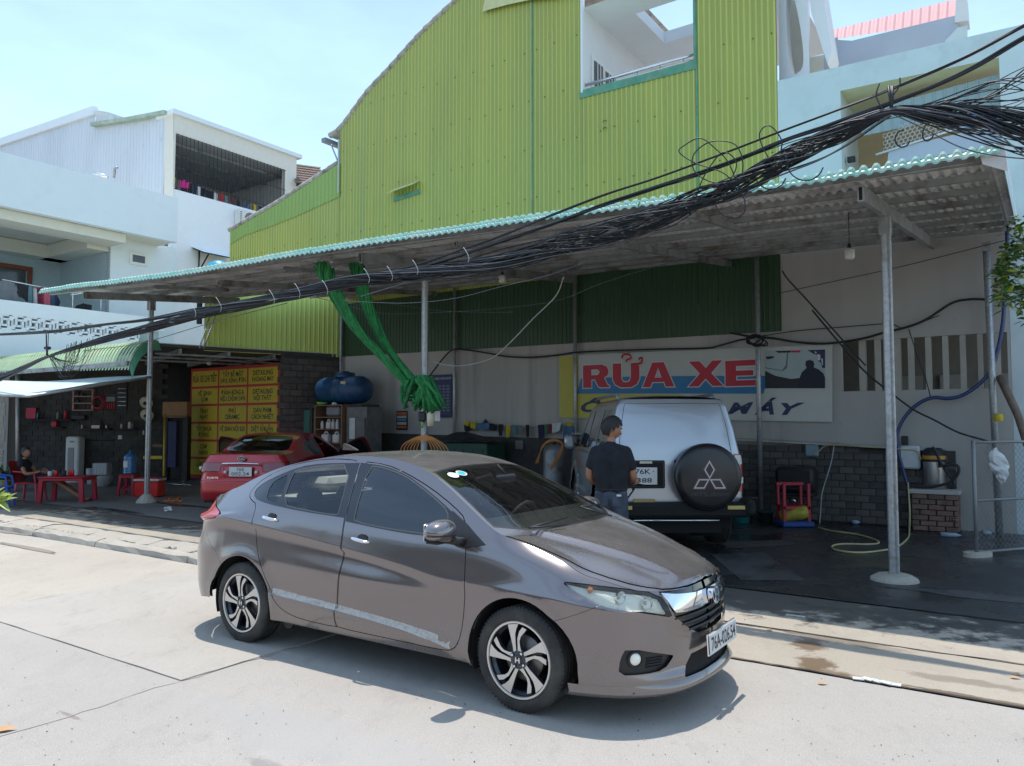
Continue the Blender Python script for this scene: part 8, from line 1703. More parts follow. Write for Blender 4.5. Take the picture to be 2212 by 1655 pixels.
def build_suv():
 S=Suv(SUV);P=SUV;az=R(-1.5);ex=np.array([math.sin(az),math.cos(az),0]);ey=np.array([-math.cos(az),math.sin(az),0]);rear=onY(1460,1000,10.0);o0=np.array([rear[0],rear[1],0])+ex*3.70
 car=thing('off_road_car','silver off road car with black spare wheel cover being washed under the canopy','car',frame((o0[0],o0[1],.04),ex,ey,E_Z))
 ts=np.linspace(P['xs_r']-S.LF,P['xs_f']+S.LF,200);top=[(float(t),float(S.top(t)))for t in ts];zb=.46
 g=np.array([(t,z)for t in ts for z in np.arange(zb,2.05,.03)if z<float(S.top(t))-.01]);low=[(t,zb)for t in np.arange(P['xs_f']+S.LF,.47,-.05)];f=ring(0,.42,.46,6,174);rr=ring(P['hub_r'],.42,.46,6,174)
 B=top+low+f+[(t,zb)for t in np.arange(-.5,P['hub_r']+.48,-.08)]+rr+[(t,zb)for t in np.arange(P['hub_r']-.48,P['xs_r']-S.LF-1e-6,-.05)]+[(P['xs_r']-S.LF,zb)]
 ty=lambda y,z:S.t_of_y(y,z,False)
 w1=[(-1.02,1.84),(-1.45,1.86),(-1.45,1.29),(-.50,1.27)];w2=[(-1.53,1.86),(-2.45,1.86),(-2.30,1.29),(-1.53,1.29)];w3=[(-2.56,1.86),(-3.30,1.85),(-3.36,1.30),(-2.42,1.29)]
 d1=[(-1.49,1.93),(-1.0,1.91),(-.42,1.30),(-.45,.52),(-1.49,.52)];d2=[(-1.49,1.93),(-1.49,.52),(-2.2,.52),(-2.32,.95),(-2.50,1.25),(-2.52,1.93)]
 tl=[(ty(.775,1.24),1.27),(ty(.765,.8),.78),(-3.58,.78),(-3.52,1.0),(-3.50,1.27)]
 gate=[(-9,1.94),(-9,.60),(ty(.745,.6),.60),(ty(.75,1.2),1.22),(ty(.64,1.9),1.93)]
 glass=inset([(-9,1.90),(-9,1.24),(ty(.76,1.24),1.24),(ty(.64,1.88),1.89)],.0)
 regs=[('w1',inset(w1,.0)),('w2',w2),('w3',w3),('d1',inset(d1,.004)),('d2',inset(d2,.004)),(None,inset(d1,-.0)),(None,inset(d2,-.0)),('tail',tl),('glass',inset([(-9,1.90),(-9,1.222),(ty(.745,1.23),1.222),(ty(.63,1.88),1.89)],.002)),('gate',inset(gate,.003)),(None,inset(gate,-.002))]
 pc=cut_surface(side_pos(S),g,regs,B);both=lambda k:[(*pc[k],True),(*pc[k],False)];sh=lambda nm,pcs,m,off=0,par=car:shell(nm,pcs,m,par,None,-1,off)
 sh('body',both('rest'),M_SILV)
 gt=sh('tailgate',both('gate'),M_SILV);sh('silvered_rear_window',both('glass'),M_SILV,-.001,gt)  # upper piece is the rear window, its sky reflection painted as body silver
 for side in(True,False):
  for k,w in(('d1','w1'),('d2','w2')):d=sh('door',[(*pc[k],side)],M_SILV);sh('window',[(*pc[w],side)],M_GLR,-.004,d)
  sh('quarter_window',[(*pc['w3'],side)],M_GLR,-.004);t_=sh('taillight',[(*pc['tail'],side)],M_RED,.006);sg=-1 if side else 1
  for(z0_,z1_,m)in((.885,.965,C_['white']),(1.13,1.25,C_['white'])):
   pb=cut_surface(side_pos(S),g,[('k',[(ty(.775,z1_),z1_),(ty(.77,z0_),z0_),(-3.63,z0_),(-3.60,z1_)])],[(-3.95,.7),(-3.4,.7),(-3.4,1.4),(-3.95,1.4)]);sh('clear_lens',[(*pb['k'],side)],m,.009,t_)
  mb=MB();mb.tube([(-.62,sg*.90,1.30),(-.60,sg*1.0,1.32)],.02,M_BLK);mb.bevbox((-.60,sg*1.07,1.36),(.12,.17,.24),M_SILV,.04);part(mb,'side_mirror',car,world=False,auto=40)
 ru,rq=np.meshgrid(np.arange(-3.52,-.28,.06),np.linspace(-1,1,25));bul=[(-3.6,-.02,.03),(-3.4,0,.05),(-2,0,.06),(-1.2,.02,.05),(-.9,.06,.04),(-.3,.12,.0)]
 def rp(u,q):z=S.c('rail',u);y=S.Y(u,z);c=1-np.abs(q)**3;return np.stack([u+pchip(u,[b[0]for b in bul],[b[1]for b in bul])*c,q*y,z+pchip(u,[b[0]for b in bul],[b[2]for b in bul])*c],1)
 pr=cut_surface(rp,np.stack([ru.ravel(),rq.ravel()*.999],1),[('ws',[(-1.08,-.9),(-1.08,.9),(-.34,.92),(-.34,-.92)])],[(-3.5,-1),(-.29,-1),(-.29,1),(-3.5,1)]);shell('roof',[(*pr['rest'],False)],M_SILV,car,None,1);shell('windshield',[(*pr['ws'],False)],M_GLR,car,None,1,-.003)
 mb=MB();mb.bevbox((.1,0,1.10),(1.3,1.6,.22),M_SILV,.08);part(mb,'hood',car,world=False,auto=40)
 for sg in(-1,1):mb=MB();mb.tube([(-3.2,sg*.66,2.0),(-3.1,sg*.66,2.06),(-1.2,sg*.66,2.07),(-1.1,sg*.66,2.0)],.022,M_BEAM,8);part(mb,'roof_rail',car,world=False)
 mb=MB();mb.box((-1.4,0,.42),(4.4,1.5,.22),M_UNDER);mb.box((-3.55,0,.40),(.2,1.2,.3),M_UNDER);mb.box((-1.45,0,.9),(4.0,1.66,.75),M_INTD);mb.box((-1.5,0,1.32),(.3,1.4,.5),M_INTD);mb.box((-2.5,0,1.32),(.3,1.4,.45),M_INTD);part(mb,'underbody',car,world=False)
 mb=MB();mb.bevbox((-3.76,0,.56),(.26,1.84,.19),M_UNDER,.04);mb.bevbox((-3.70,.90,.60),(.5,.12,.2),M_UNDER,.04);mb.bevbox((-3.70,-.90,.60),(.5,.12,.2),M_UNDER,.04);rb=part(mb,'rear_bumper',car,world=False)
 for sg in(-1,1):mb=MB();mb.box((-3.895,sg*.72,.60),(.012,.22,.045),mat('amber_reflector',(.55,.42,.12),.3));part(mb,'reflector',rb,world=False)
 mb=MB();mb.tube([(-3.9,-.5,.44),(-3.9,.6,.44)],.012,M_STL,6);part(mb,'step_bar',rb,world=False)
 T=frame((-3.705,0,0),(0,-1,0),(0,0,1),(-1,0,0))
 mb=MB();mb.bevbox((-.41,1.01,.02),(.52,.36,.03),M_BLK,.03,T);mb.bevbox((-.41,1.01,.034),(.46,.31,.012),M_UNDER,.02,T);part(mb,'plate_housing',gt,world=False)
 mb=MB();mb.bevbox((-.42,.99,.045),(.33,.22,.006),M_PLATE,.004,T);pl=part(mb,'licence_plate',gt,world=False);mb=MB();put_text(mb,'76K',-.54,1.015,-.34,1.08,M_INK,T,.014,d=.049);put_text(mb,'388',-.52,.905,-.325,.965,M_INK,T,.014,d=.049);mb.lathe([(0,.0495),(.008,.0495)],M_INK,10,T@Matrix.Translation((-.305,1.05,0)),False);part(mb,'plate_number',pl,world=False)
 mb=MB();mb.box((-.40,1.165,.045),(.16,.03,.01),C_['cream'],T);mb.bevbox((-.42,.67,.02),(.28,.045,.03),mat('gold_trim',(.42,.28,.10),.4),.006,T);mb.lathe([(0,.012),(.026,.012),(.028,.0)],M_BLK,14,T@Matrix.Translation((-.0,1.17,0)));part(mb,'gate_trim',gt,world=False)
 cx_,cz_,rc=-(-.32),1.05-.045,.43;mb=MB();Tc=T@Matrix.Translation((.36,.985,0));M_COV=flat('vinyl_cover',(.014,.014,.015),.28,var=.3,scale=5)
 mb.lathe([(0,.27),(rc*.80,.268),(rc*.92,.255),(rc*.98,.225),(rc,.18),(rc*.985,.06),(rc*.95,.03),(0,.03)],M_COV,48,Tc);sw=part(mb,'spare_wheel_cover',gt,world=False)
 mb=MB();M_LOGO=flat('logo_silver',(.55,.50,.50),.4);M_LOGR=flat('logo_rim',(.16,.05,.06),.5)
 for k in range(3):
  a=math.pi/2+k*2*math.pi/3;u=np.array([math.cos(a),math.sin(a)]);p_=np.array([-u[1],u[0]]);L_,w_=.235,.068
  dia=lambda l0,l1,ww:[tuple(u*l0),tuple(u*(l0+l1)/2-p_*ww),tuple(u*l1),tuple(u*(l0+l1)/2+p_*ww)]
  To=Tc@Matrix.Translation((0,-.02,.2715));put_poly(mb,dia(-.012,L_+.02,w_+.018),M_LOGR,To,.000);put_poly(mb,dia(0,L_,w_),M_LOGO,To,.0012);put_poly(mb,dia(.030,L_-.030,w_-.018),M_COV,To,.0024)
 put_text(mb,'MITSUBISHI',-.235,-.235,.235,-.185,flat('logo_dim',(.055,.055,.055),.5),Tc,.004,d=.273);part(mb,'printed_emblem',sw,world=False)
 for hx in(0,P['hub_r']):
  for yy in(-.90,.90):w=make_wheel(car,hx,yy,rim_r=.22,tyre_r=.39,w=.26,style='plain')
  for sd_ in(-1,1):part(arch_liner(car,S,hx,sd_,.47),'arch_liner',car,world=False)
build_suv()
# green nets tied to the middle post
M_NET=mat('green_net',(.022,.21,.058),.9,var=.3,scale=14);M_NETD=mat('green_net_dark',(.014,.13,.04),.9,var=.3,scale=14)
def net_bundle(lab,path,ns_,r_,seed,fan):
 rr=np.random.default_rng(seed);base_=spline([wall(x,y,n)for(x,y),n in zip(path,ns_)],8);L_=len(base_);o=thing('shade_net',lab,'net',base_[-1],'green nets hung from the canopy')
 for c in range(36):
  ph=2*math.pi*c/36+rr.uniform(-.1,.1);k=rr.uniform(.55,1.0);pts=[];rad=[]
  for i,p in enumerate(base_):
   u=i/(L_-1);R_=(fan*(1-u)**3+r_*(1-.25*u)+.02)*k;a=ph+u*5.5
   pts.append(p+E_T*math.cos(a)*R_+(-E_N*math.sin(a))*R_*.6+E_Z*.05*math.sin(a)*(1-u));rad.append(.013+.010*math.sin(min(1,u*1.2)*math.pi)+.003*rr.normal())
  mb=MB();mb.tube(pts,rad,M_NET if c%3 else M_NETD,6);part(mb,'fold',o)
 for c in range(12):
  mb=MB();p=base_[0]+E_T*(rr.uniform(-1,1)*(fan+r_))+E_Z*rr.uniform(-.02,.06);mb.tube([p,p+E_T*.03+E_Z*.05,p+E_T*.05,p+E_T*.02-E_Z*.02],.007,C_['white'],5);part(mb,'clip',o)
 return o
NP=9.2
net_bundle('front green net, bunched at the canopy and twisted down to the middle post',[(700,575),(712,612),(738,660),(775,718),(820,765),(862,810),(888,838)],[8.2,8.3,8.5,8.7,8.9,9.05,9.12],.085,3,.10)
net_bundle('rear green net hanging right of the first and knotted on the middle post',[(768,570),(778,610),(792,655),(815,710),(845,762),(880,805),(905,830)],[8.7,8.75,8.85,8.95,9.05,9.1,9.12],.075,4,.08)
o=thing('net_knot','ruffled green net knot and tail hanging on the middle post','net',wall(915,850,NP));rr=np.random.default_rng(9)
for c in range(34):
 x0=918+rr.normal(0,9);mb=MB();x1=922+rr.normal(0,17);mb.tube([wall(905+rr.normal(0,6),820+rr.uniform(-6,8),NP-.08),wall(x0,812+rr.uniform(0,8),NP-.16-rr.uniform(0,.08)),wall((x0+x1)/2+rr.normal(0,4),850,NP-.12-rr.uniform(0,.1)),wall(x1,884+rr.uniform(-8,9),NP-.06-rr.uniform(0,.12))],[.02,.034,.030,.022],M_NET if c%2 else M_NETD,6);part(mb,'fold',o)
for c in range(22):
 a=rr.uniform(0,6.28);c0=wall(888+rr.normal(0,5),848+rr.normal(0,6),NP-.10);mb=MB();mb.tube([c0+np.array([.13*math.cos(a+b_),-.04*math.sin(3*b_),.14*math.sin(a+b_)])*rr.uniform(.5,1.1)for b_ in np.linspace(0,2.4,6)],.026,M_NET if c%2 else M_NETD,6);part(mb,'ruffle',o)
o=thing('post_clutter','socket, hanging bottle and papers tied to the middle post below the net knot','fittings',wall(918,900,NP-.1))
mb=MB();mb.bevbox(wall(912,900,NP-.08),(.12,.08,.16),C_['black'],.02,rz=0);part(mb,'socket_box',o);mb=MB();mb.lathe([(0,-.12),(.06,-.12),(.065,.06),(.03,.12),(0,.13)],C_['cream'],14,Matrix.Translation(Vector(wall(931,904,NP-.05))));part(mb,'hanging_bottle',o)
mb=MB();mb.bevbox(wall(944,899,NP),(.10,.01,.16),C_['white'],.004,rz=.3);part(mb,'paper',o);mb=MB();mb.tube([wall(914,905,NP-.05),wall(912,925,NP-.04)],.02,mat('lime_plastic',(.16,.45,.06),.4),6);part(mb,'green_grip',o)
M_ORH=mat('orange_hose',(.50,.20,.04),.5);o=thing('orange_hose','orange hose coils hung over the middle post just behind the car roof','hose',wall(916,980,NP))
for k in range(6):
 w=16+k*7;mb=MB();mb.tube(spline([wall(917-w-2,984,NP-.05),wall(917-w*.92,964-k*.4,NP-.10),wall(917-w*.45,951-k*.8,NP-.12),wall(917,953-k*2.4,NP-.12),wall(917+w*.45,952-k*.8,NP-.12),wall(917+w*.92,968-k*.4,NP-.10),wall(917+w,988,NP-.05),wall(917+w*.6,1012,NP-.05),wall(917-w*.6,1012,NP-.05),wall(917-w-2,984,NP-.05)],5),.0075,M_ORH,6,caps=False);part(mb,'coil',o)
 # things along the back wall
nw=13.2
BIN=thing('storage_box','big dark green chest with black plastic sheeting on top behind the car roof','chest',wall(1010,1000,nw));a,b_=TZ(*r6(985,1490),nw),TZ(*r6(1400,1490),nw);mb=MB();mb.bevbox(((a[0]+b_[0])/2,a[1]/2,-.35),(b_[0]-a[0],a[1],.7),mat('dark_green_chest',(.02,.07,.045),.5),.02,facing(E_N*nw));part(mb,'chest',BIN)
mb=MB()
for k in range(6):mb.box((a[0]+(b_[0]-a[0])*(k+.5)/6,a[1]*.5,.005),(.03,a[1]*.8,.02),mat('dark_green_chest',(.02,.07,.045),.5),facing(E_N*nw))
part(mb,'rib',BIN,kind='stuff')
mb=MB();K=12;v=[]
for i in range(K+1):
 for j in range(6):v.append(tuple(TN(a[0]-.15+(b_[0]-a[0]+.4)*i/K,nw-.05+.7*j/5,a[1]+.03+.20*math.exp(-((i-5)/3.2)**2)*math.sin(j/5*math.pi)+random.uniform(0,.05))))
mb.add(v,[(i*6+j,(i+1)*6+j,(i+1)*6+j+1,i*6+j+1)for i in range(K)for j in range(5)],C_['black'],None,False);part(mb,'plastic_sheet',BIN)
mb=MB();mb.tube(cpts([r6(1210,1325),r6(1400,1345),r6(1650,1360),r6(1850,1355),r6(2075,1330)],WN-.15),.006,C_['cream'],5);tag(mb.build('washing_line'),'thin line strung along the stained wall carrying cloths','line')
ccl=[('yellow lined cap at the left end of the cloth line',[(1225,1330),(1275,1325),(1255,1365),(1228,1360)],'yellow'),('dark cap visor beside the yellow lining',[(1222,1355),(1262,1365),(1290,1390),(1250,1410),(1224,1395)],'black'),('olive cloth right of the yellow cap',[(1275,1330),(1318,1332),(1312,1390),(1280,1380)],'yellow'),('blue cloth draped widest on the line',[(1322,1340),(1420,1342),(1418,1385),(1360,1398),(1325,1380)],'sky'),('dark triangular rag peaking above the blue cloth',[(1365,1342),(1390,1310),(1412,1342)],'navy'),('dark grey rag right of the blue cloth',[(1420,1345),(1480,1350),(1470,1400),(1425,1400)],'black'),('black and white rag in the middle of the line',[(1490,1350),(1525,1352),(1520,1440),(1492,1440)],'black'),('yellow and black glove hanging lowest',[(1548,1360),(1582,1358),(1575,1450),(1545,1455)],'yellow'),('white edged dark cloth right of the yellow glove',[(1590,1355),(1632,1358),(1628,1430),(1592,1430)],'teal'),('grey cloth before the gap in the line',[(1636,1356),(1672,1360),(1672,1440),(1640,1430)],'grey'),('black sock like rag alone in the gap',[(1695,1355),(1725,1356),(1722,1450),(1700,1450)],'black'),('navy cloth right of the gap',[(1792,1355),(1835,1352),(1838,1450),(1795,1465)],'navy'),('dark green cloth beside the maroon one',[(1838,1350),(1865,1350),(1862,1425),(1842,1425)],'green'),('maroon cloth on the line',[(1868,1350),(1900,1350),(1898,1420),(1870,1420)],'maroon'),('pale grey cloth right of the maroon one',[(1902,1345),(1968,1335),(1960,1400),(1905,1420)],'white'),('blue mesh bag at the right end of the line',[(1985,1365),(2062,1365),(2066,1460),(1990,1465)],'sky'),('yellow cap hanging above the blue mesh bag',[(2005,1345),(2030,1325),(2060,1350),(2045,1365),(2010,1365)],'yellow')]
CL.update(sky=mat('cloth_sky',(.07,.15,.24),.9),);CL['yellow2']=mat('cloth_olive',(.22,.20,.03),.9)
for lab,pts,m in ccl:cloth('cloth',lab,[r6(*q)for q in pts],CL.get(m if m!='green' else 'green',CL['black']),'cloth','cloths on the wall line','n',WN-.17,.02)
for i,(X,Y,s_)in enumerate(((1650,1510,.16),)):mb=MB();mb.bevbox((0,0,0),(s_*1.2,.06,s_*1.2),C_['grey'],.01,street(wall(*r6(X,Y),WN-.08)));tag(mb.build('socket_box'),'grey electric box on the block plinth under the cloth line','electric box')
GC=thing('gas_cylinder','pale grey gas cylinder with orange hose standing on the block wall side','gas cylinder',wall(*r6(1915,1650),12.9));tt=TZ(*r6(1915,1540),12.9);p=TN(tt[0],12.9,.012);h=TZ(*r6(1915,1510),12.9)[1];mb=MB();mb.lathe([(0,0),(.20,.0),(.21,.04),(.21,h-.14),(.17,h-.04),(.07,h),(0,h)],mat('grey_cylinder',(.24,.26,.27),.45,.3,dirt=(.12,.09,.07),dscale=4),26,Matrix.Translation(Vector(p)));part(mb,'cylinder',GC);mb=MB();mb.lathe([(.03,h),(.03,h+.07),(.06,h+.08),(.06,h+.10),(0,h+.10)],C_['black'],12,Matrix.Translation(Vector(p)));part(mb,'valve',GC)
for k in range(4):
 mb=MB();mb.tube(spline([wall(*r6(1795-k*8,1650),12.7),wall(*r6(1820+k*3,1530),12.66),wall(*r6(1870+k*3,1475+k*4),12.63),wall(*r6(1940,1470+k*4),12.63),wall(*r6(1985-k*3,1510),12.66),wall(*r6(1960-k*8,1600),12.68),wall(*r6(1890-k*5,1700),12.7)],5),.008,M_ORH,6,caps=False);part(mb,'hose_coil',GC)
 # right bay
def g8(X,Y):return ground(*r8(X,Y),.012)
RST=thing('plastic_stool','tall red plastic stool frame standing upright on a blue base with a yellow bag','stool',g8(210,1250));p=g8(210,1235);Y0=p[1];xl,xr_=onY(*r8(128,1100),Y0)[0],onY(*r8(290,1100),Y0)[0];z1,z2=onY(*r8(130,985),Y0)[2],onY(*r8(130,1125),Y0)[2]
for x in(xl+.03,xr_-.03):mb=MB();mb.bevbox((x,Y0,z1/2),(.06,.05,z1),M_PLR,.012);part(mb,'leg',RST)
for x in(xl+.04,xr_-.04):mb=MB();mb.bevbox((x,Y0+.32,z1/2),(.05,.05,z1),M_PLR,.012);part(mb,'leg',RST)
for z in(z2,):mb=MB();mb.bevbox(((xl+xr_)/2,Y0,z),(xr_-xl,.05,.06),M_PLR,.01);mb.bevbox(((xl+xr_)/2,Y0+.16,z+.02),(xr_-xl,.34,.02),M_PLR,.01);part(mb,'rail',RST)
mb=MB();mb.bevbox(((xl+xr_)/2,Y0+.3,z1-.03),(xr_-xl,.05,.06),M_PLR,.01);part(mb,'rail',RST)
mb=MB();c_=((xl+xr_)/2,Y0+.15,.06);mb.bevbox(c_,(xr_-xl+.06,.5,.09),C_['blue'],.02);tag(mb.build('blue_crate'),'flat blue plastic tray under the red stool frame','tray')
mb=MB();T=Matrix.Translation(((xl+xr_)/2-.02,Y0+.05,.22))@Matrix.Rotation(1.35,4,'Y')@Matrix.Rotation(.25,4,'X');mb.lathe([(0,-.24),(.08,-.23),(.11,-.15),(.12,.1),(.10,.2),(0,.23)],mat('yellow_sack',(.34,.28,.03),.55,var=.3,scale=9,bump=.5,bscale=12),12,T);tag(mb.build('yellow_canister'),'yellow sack lying inside the red stool frame','sack')
def bucket(lab,q,r_,h,m,rim=None):
 p=ground(*q,.012);o=thing('bucket',lab,'bucket',p,'buckets by the silver car');mb=MB();mb.lathe([(0,.0),(r_*.8,0),(r_,h),(r_*1.05,h),(r_*1.05,h-.03),(r_*.94,h-.03),(r_*.76,.02),(0,.02)],m,22,Matrix.Translation(Vector(p)));part(mb,'bucket_body',o);mb=MB();mb.tube([p+np.array([r_*1.05*math.cos(a),r_*1.05*math.sin(a)*.3-r_*.7,h*.75-.12*math.sin(a)])for a in np.linspace(0,3.14,12)],.005,M_STL,5,caps=False);part(mb,'handle',o)
bucket('teal bucket partly hidden behind the silver car rear corner',r7(1405,1500),.17,.36,C_['teal']);bucket('white paint bucket behind the silver car rear corner',r7(1515,1455),.17,.36,C_['grey']);bucket('dark green bucket right of the white one',r7(1580,1500),.14,.20,mat('dark_bucket',(.02,.06,.06),.5))
M_RBR=[mat('red_brick_%d'%i,c,.9,var=.25,scale=8,bump=.5,bscale=30,dirt=(.12,.09,.08),dscale=3)for i,c in enumerate(((.21,.125,.10),(.18,.11,.09),(.235,.15,.12)))]
pq=g8(1000,1262);nP=float(E_N@pq);a0=TZ(*r8(872,1130),nP)[0];a1=TZ(*r8(1140,1130),nP)[0];zq=TZ(*r8(1000,1048),nP)[1];PD=thing('brick_pedestal','low hollow brick pedestal with a concrete slab under the vacuum cleaner','pedestal',TN((a0+a1)/2,nP,0));Mp_=street((0,0,0))
mb=MB();mb.box(((a0+a1)/2,nP+.28,zq/2),(a1-a0-.03,.50,zq-.01),M_MORT,Mp_);part(mb,'mortar_core',PD);rows_=7;bh=(zq-.01)/rows_
for r_ in range(rows_):
 x=a0-(.12 if r_%2 else 0)
 while x<a1-.02:
  x0,x1=max(x,a0),min(x+.225,a1)
  if x1-x0>.05:
   mb=MB();mb.bevbox(((x0+x1)/2,nP+.04+random.uniform(-.008,.006),.012+bh*(r_+.5)),(x1-x0-.012,.09,bh-.012),random.choice(M_RBR),.005,Mp_)
   if(r_,round(x-a0,2))in((4,0.0),)or(r_==2 and x1>=a1-.01 and x1-x0>.1):
    for i in range(2):
     for j in range(3):mb.box((x0+(x1-x0)*(.3+.2*j),nP-.007,.012+bh*(r_+.3+.4*i)),(.02,.004,.02),M_UNDER,Mp_)
   part(mb,'brick',PD)
  x+=.235
for r_ in range(rows_):
 mb=MB();mb.bevbox((a1-.045,nP+.30,.012+bh*(r_+.5)),(.085,.42,bh-.012),random.choice(M_RBR),.005,Mp_);part(mb,'brick',PD)
mb=MB();mb.bevbox(((a0+a1)/2,nP+.28,zq+.035),(a1-a0+.06,.62,.07),M_PLAS,.01,Mp_);part(mb,'slab',PD)
VC=thing('vacuum_cleaner','steel drum vacuum cleaner with orange band and coiled black hose on the brick pedestal','vacuum cleaner',TN((a0+a1)/2,nP+.25,zq+.07));vt=TZ(*r8(1000,900),nP+.28)[0];zt=TZ(*r8(1000,780),nP+.28)[1];z0=zq+.07;H_=zt-z0;T=Matrix.Translation(Vector(TN(vt,nP+.28,z0)));rv=(TZ(*r8(1065,900),nP+.28)[0]-TZ(*r8(935,900),nP+.28)[0])/2
mb=MB();mb.lathe([(0,.0),(rv*.96,0),(rv,.02),(rv,H_*.66),(0,H_*.66)],flat('brushed_steel',(.50,.50,.49),.28,.85),30,T);part(mb,'drum',VC,auto=40);mb=MB();mb.lathe([(rv*1.04,H_*.66),(rv*1.05,H_*.72),(rv*1.05,H_*.86),(rv*.98,H_*.93),(rv*.6,H_),(0,H_)],C_['black'],30,T);part(mb,'motor_head',VC);mb=MB();mb.lathe([(rv*1.055,H_*.72),(rv*1.062,H_*.725),(rv*1.062,H_*.80),(rv*1.055,H_*.81)],mat('orange_band',(.62,.30,.05),.4),30,T);part(mb,'orange_band',VC)
mb=MB();mb.bevbox((0,-rv-.015,H_*.60),(.035,.03,.10),C_['black'],.005,T);part(mb,'latch',VC)
mb=MB();mb.tube(spline([wall(*r8(x,y),nP+.02)for x,y in((990,775),(1010,800),(1030,850),(1060,900),(1095,950),(1115,990),(1105,1010),(1080,1008))],6),.022,C_['black'],10);mb.tube(spline([wall(*r8(x,y),nP)for x,y in((1060,885),(1095,875),(1135,885),(1140,920),(1110,965),(1060,990),(980,1005),(900,1005),(870,998))],6),.024,C_['black'],10);part(mb,'hose',VC)
o=thing('electric_box','white electric box with handle fixed on the plinth left of the vacuum cleaner','electric box',wall(*r8(862,840),WN-.2));q=TZ(*r8(862,835),WN-.15);mb=MB();mb.bevbox((q[0],q[1],0),(.30,.38,.16),mat('box_white',(.50,.54,.55),.5),.03,facing(E_N*(WN-.15))@Matrix.Rotation(0,4,'Z'));part(mb,'casing',o,auto=40);mb=MB();mb.tube([wall(*r8(x,y),WN-.22)for x,y in((865,880),(870,893),(892,888),(890,870))],.012,C_['white'],6);part(mb,'handle',o);mb=MB();mb.bevbox(wall(*r8(832,748),WN-.1),(.10,.06,.2),C_['black'],.01,rz=-TH);part(mb,'conduit',o)
mb=MB();mb.bevbox(wall(*r8(300,795),WN-.1),(.22,.12,.22),mat('pale_box',(.20,.28,.32),.5),.02,rz=-TH);tag(mb.build('electric_box'),'small pale blue socket box under the ledge near the red stool frame','electric box')
def wire(name,lab,pts,n,r_,m,rf=r8,cat='hose',k=7):
 mb=MB();nn=n if hasattr(n,'__len__')else[n]*len(pts);mb.tube(spline([wall(*rf(*q),a)for q,a in zip(pts,nn)],k),r_,m,8);return tag(mb.build(name),lab,cat)
M_BH=mat('blue_hose',(.015,.04,.14),.35,coat=.4)
wire('blue_hose','thick dark blue hose arching up the right wall and down to the electric box',[(1405,-60),(1395,60),(1375,180),(1350,270),(1310,360),(1240,430),(1160,480),(1080,497),(1000,492),(930,515),(860,570),(810,640),(788,710),(795,800),(820,900),(850,1000)],WN-.22,.030,M_BH)
mb=MB();mb.tube([wall(2175,478,WN-.15),wall(2176,520,WN-.15),wall(2172,600,WN-.14),wall(2168,670,WN-.14)],.03,M_BH,8);tag(mb.build('blue_pipe'),'dark blue pipe dropping from the canopy end beside the tree','pipe')
wire('black_cable','black cable sagging along the wall from the wire coil to the right corner',[(-170,120),(-60,140),(80,152),(200,172),(350,182),(470,172),(600,150),(700,122),(850,85),(960,40),(1100,-50),(1200,-72),(1310,-72),(1420,-78)],WN-.18,.020,M_BLK,cat='cable')
wire('black_cable','long straight black cable falling diagonally across the right wall',[(300,-10),(450,170),(600,340),(740,455),(880,560),(1000,620),(1140,692),(1310,742)],12.6,.014,M_BLK,cat='cable')
wire('thin_wire','thin wire from the wall corner down to the long diagonal cable',[(-60,150),(200,110),(500,85),(740,68),(830,90),(1030,20)],WN-.12,.008,M_BLK,cat='wire');wire('thin_wire','thin dark wire hanging from the cable across the louvres',[(855,100),(900,240),(950,380),(980,490)],WN-.15,.008,M_BLK,cat='wire')
wire('roof_wire','fine dark wire crossing under the right end of the canopy',[(-10,140),(300,60),(640,-30),(1200,-200)],WN-.4,.006,M_BLK,lambda X,Y:(1684+X*.42,585+Y*.35),'wire')
mb=MB();mb.tube(spline([wall(x,y,12.4)for x,y in((1720,560),(1690,585),(1745,650),(1800,712),(1870,790))],5)[5:],.012,M_BLK,6);tag(mb.build('black_cable'),'second black cable falling from the canopy to the diagonal one','cable')
wire('black_cable','black cable running along the top of the plaster behind the nets',[(950,1000),(1000,930),(1080,830),(1145,778),(1250,782),(1400,805),(1560,832),(1750,838),(1950,820),(2080,800)],WN-.14,.018,M_BLK,r6,'cable')
wire('black_cable','black cable continuing over the big sign to the wire coil',[(0,320),(120,305),(230,288),(500,276),(800,266),(1150,258),(1250,240),(1400,200),(1540,180)],WN-.14,.016,M_BLK,r7,'cable')
o=thing('wire_coil','messy coil of black wire hung on the wall post above the big sign','wire coil',wall(*r7(1500,205),WN-.3))
for i,(a,b_,c,d)in enumerate(((60,35,0,0),(50,40,.5,5),(70,30,.2,10),(55,28,-.4,-8),(80,26,.3,14))):mb=MB();mb.tube([wall(*r7(*e),WN-.28-.01*i)for e in ell(1505+d,200+d*.5,a,b_,c,22)],.012,M_BLK,6,caps=False);part(mb,'loop',o)
M_YH=mat('yellow_hose',(.42,.38,.20),.55)
def gh(pts,r_):return spline([np.array(g8(*q))+E_Z*r_ for q in pts],8)
P1=[wall(*r8(x,y),WN-.25)for x,y in((380,770),(350,780),(330,810),(310,825))]
mb=MB();pts=gh([(335,1245),(420,1265),(560,1285),(660,1315),(680,1335),(620,1342),(480,1340),(415,1352),(440,1375),(560,1390),(700,1378),(790,1355),(850,1305),(858,1260)],.016);up_=spline([pts[-1],wall(*r8(860,1150),13.6),wall(*r8(855,1060),13.7),wall(*r8(850,980),13.8)],6);mb.tube(pts+up_[1:],.014,M_YH,8);tag(mb.build('yellow_hose'),'pale yellow hose looping over the wet floor behind the right front post','hose')
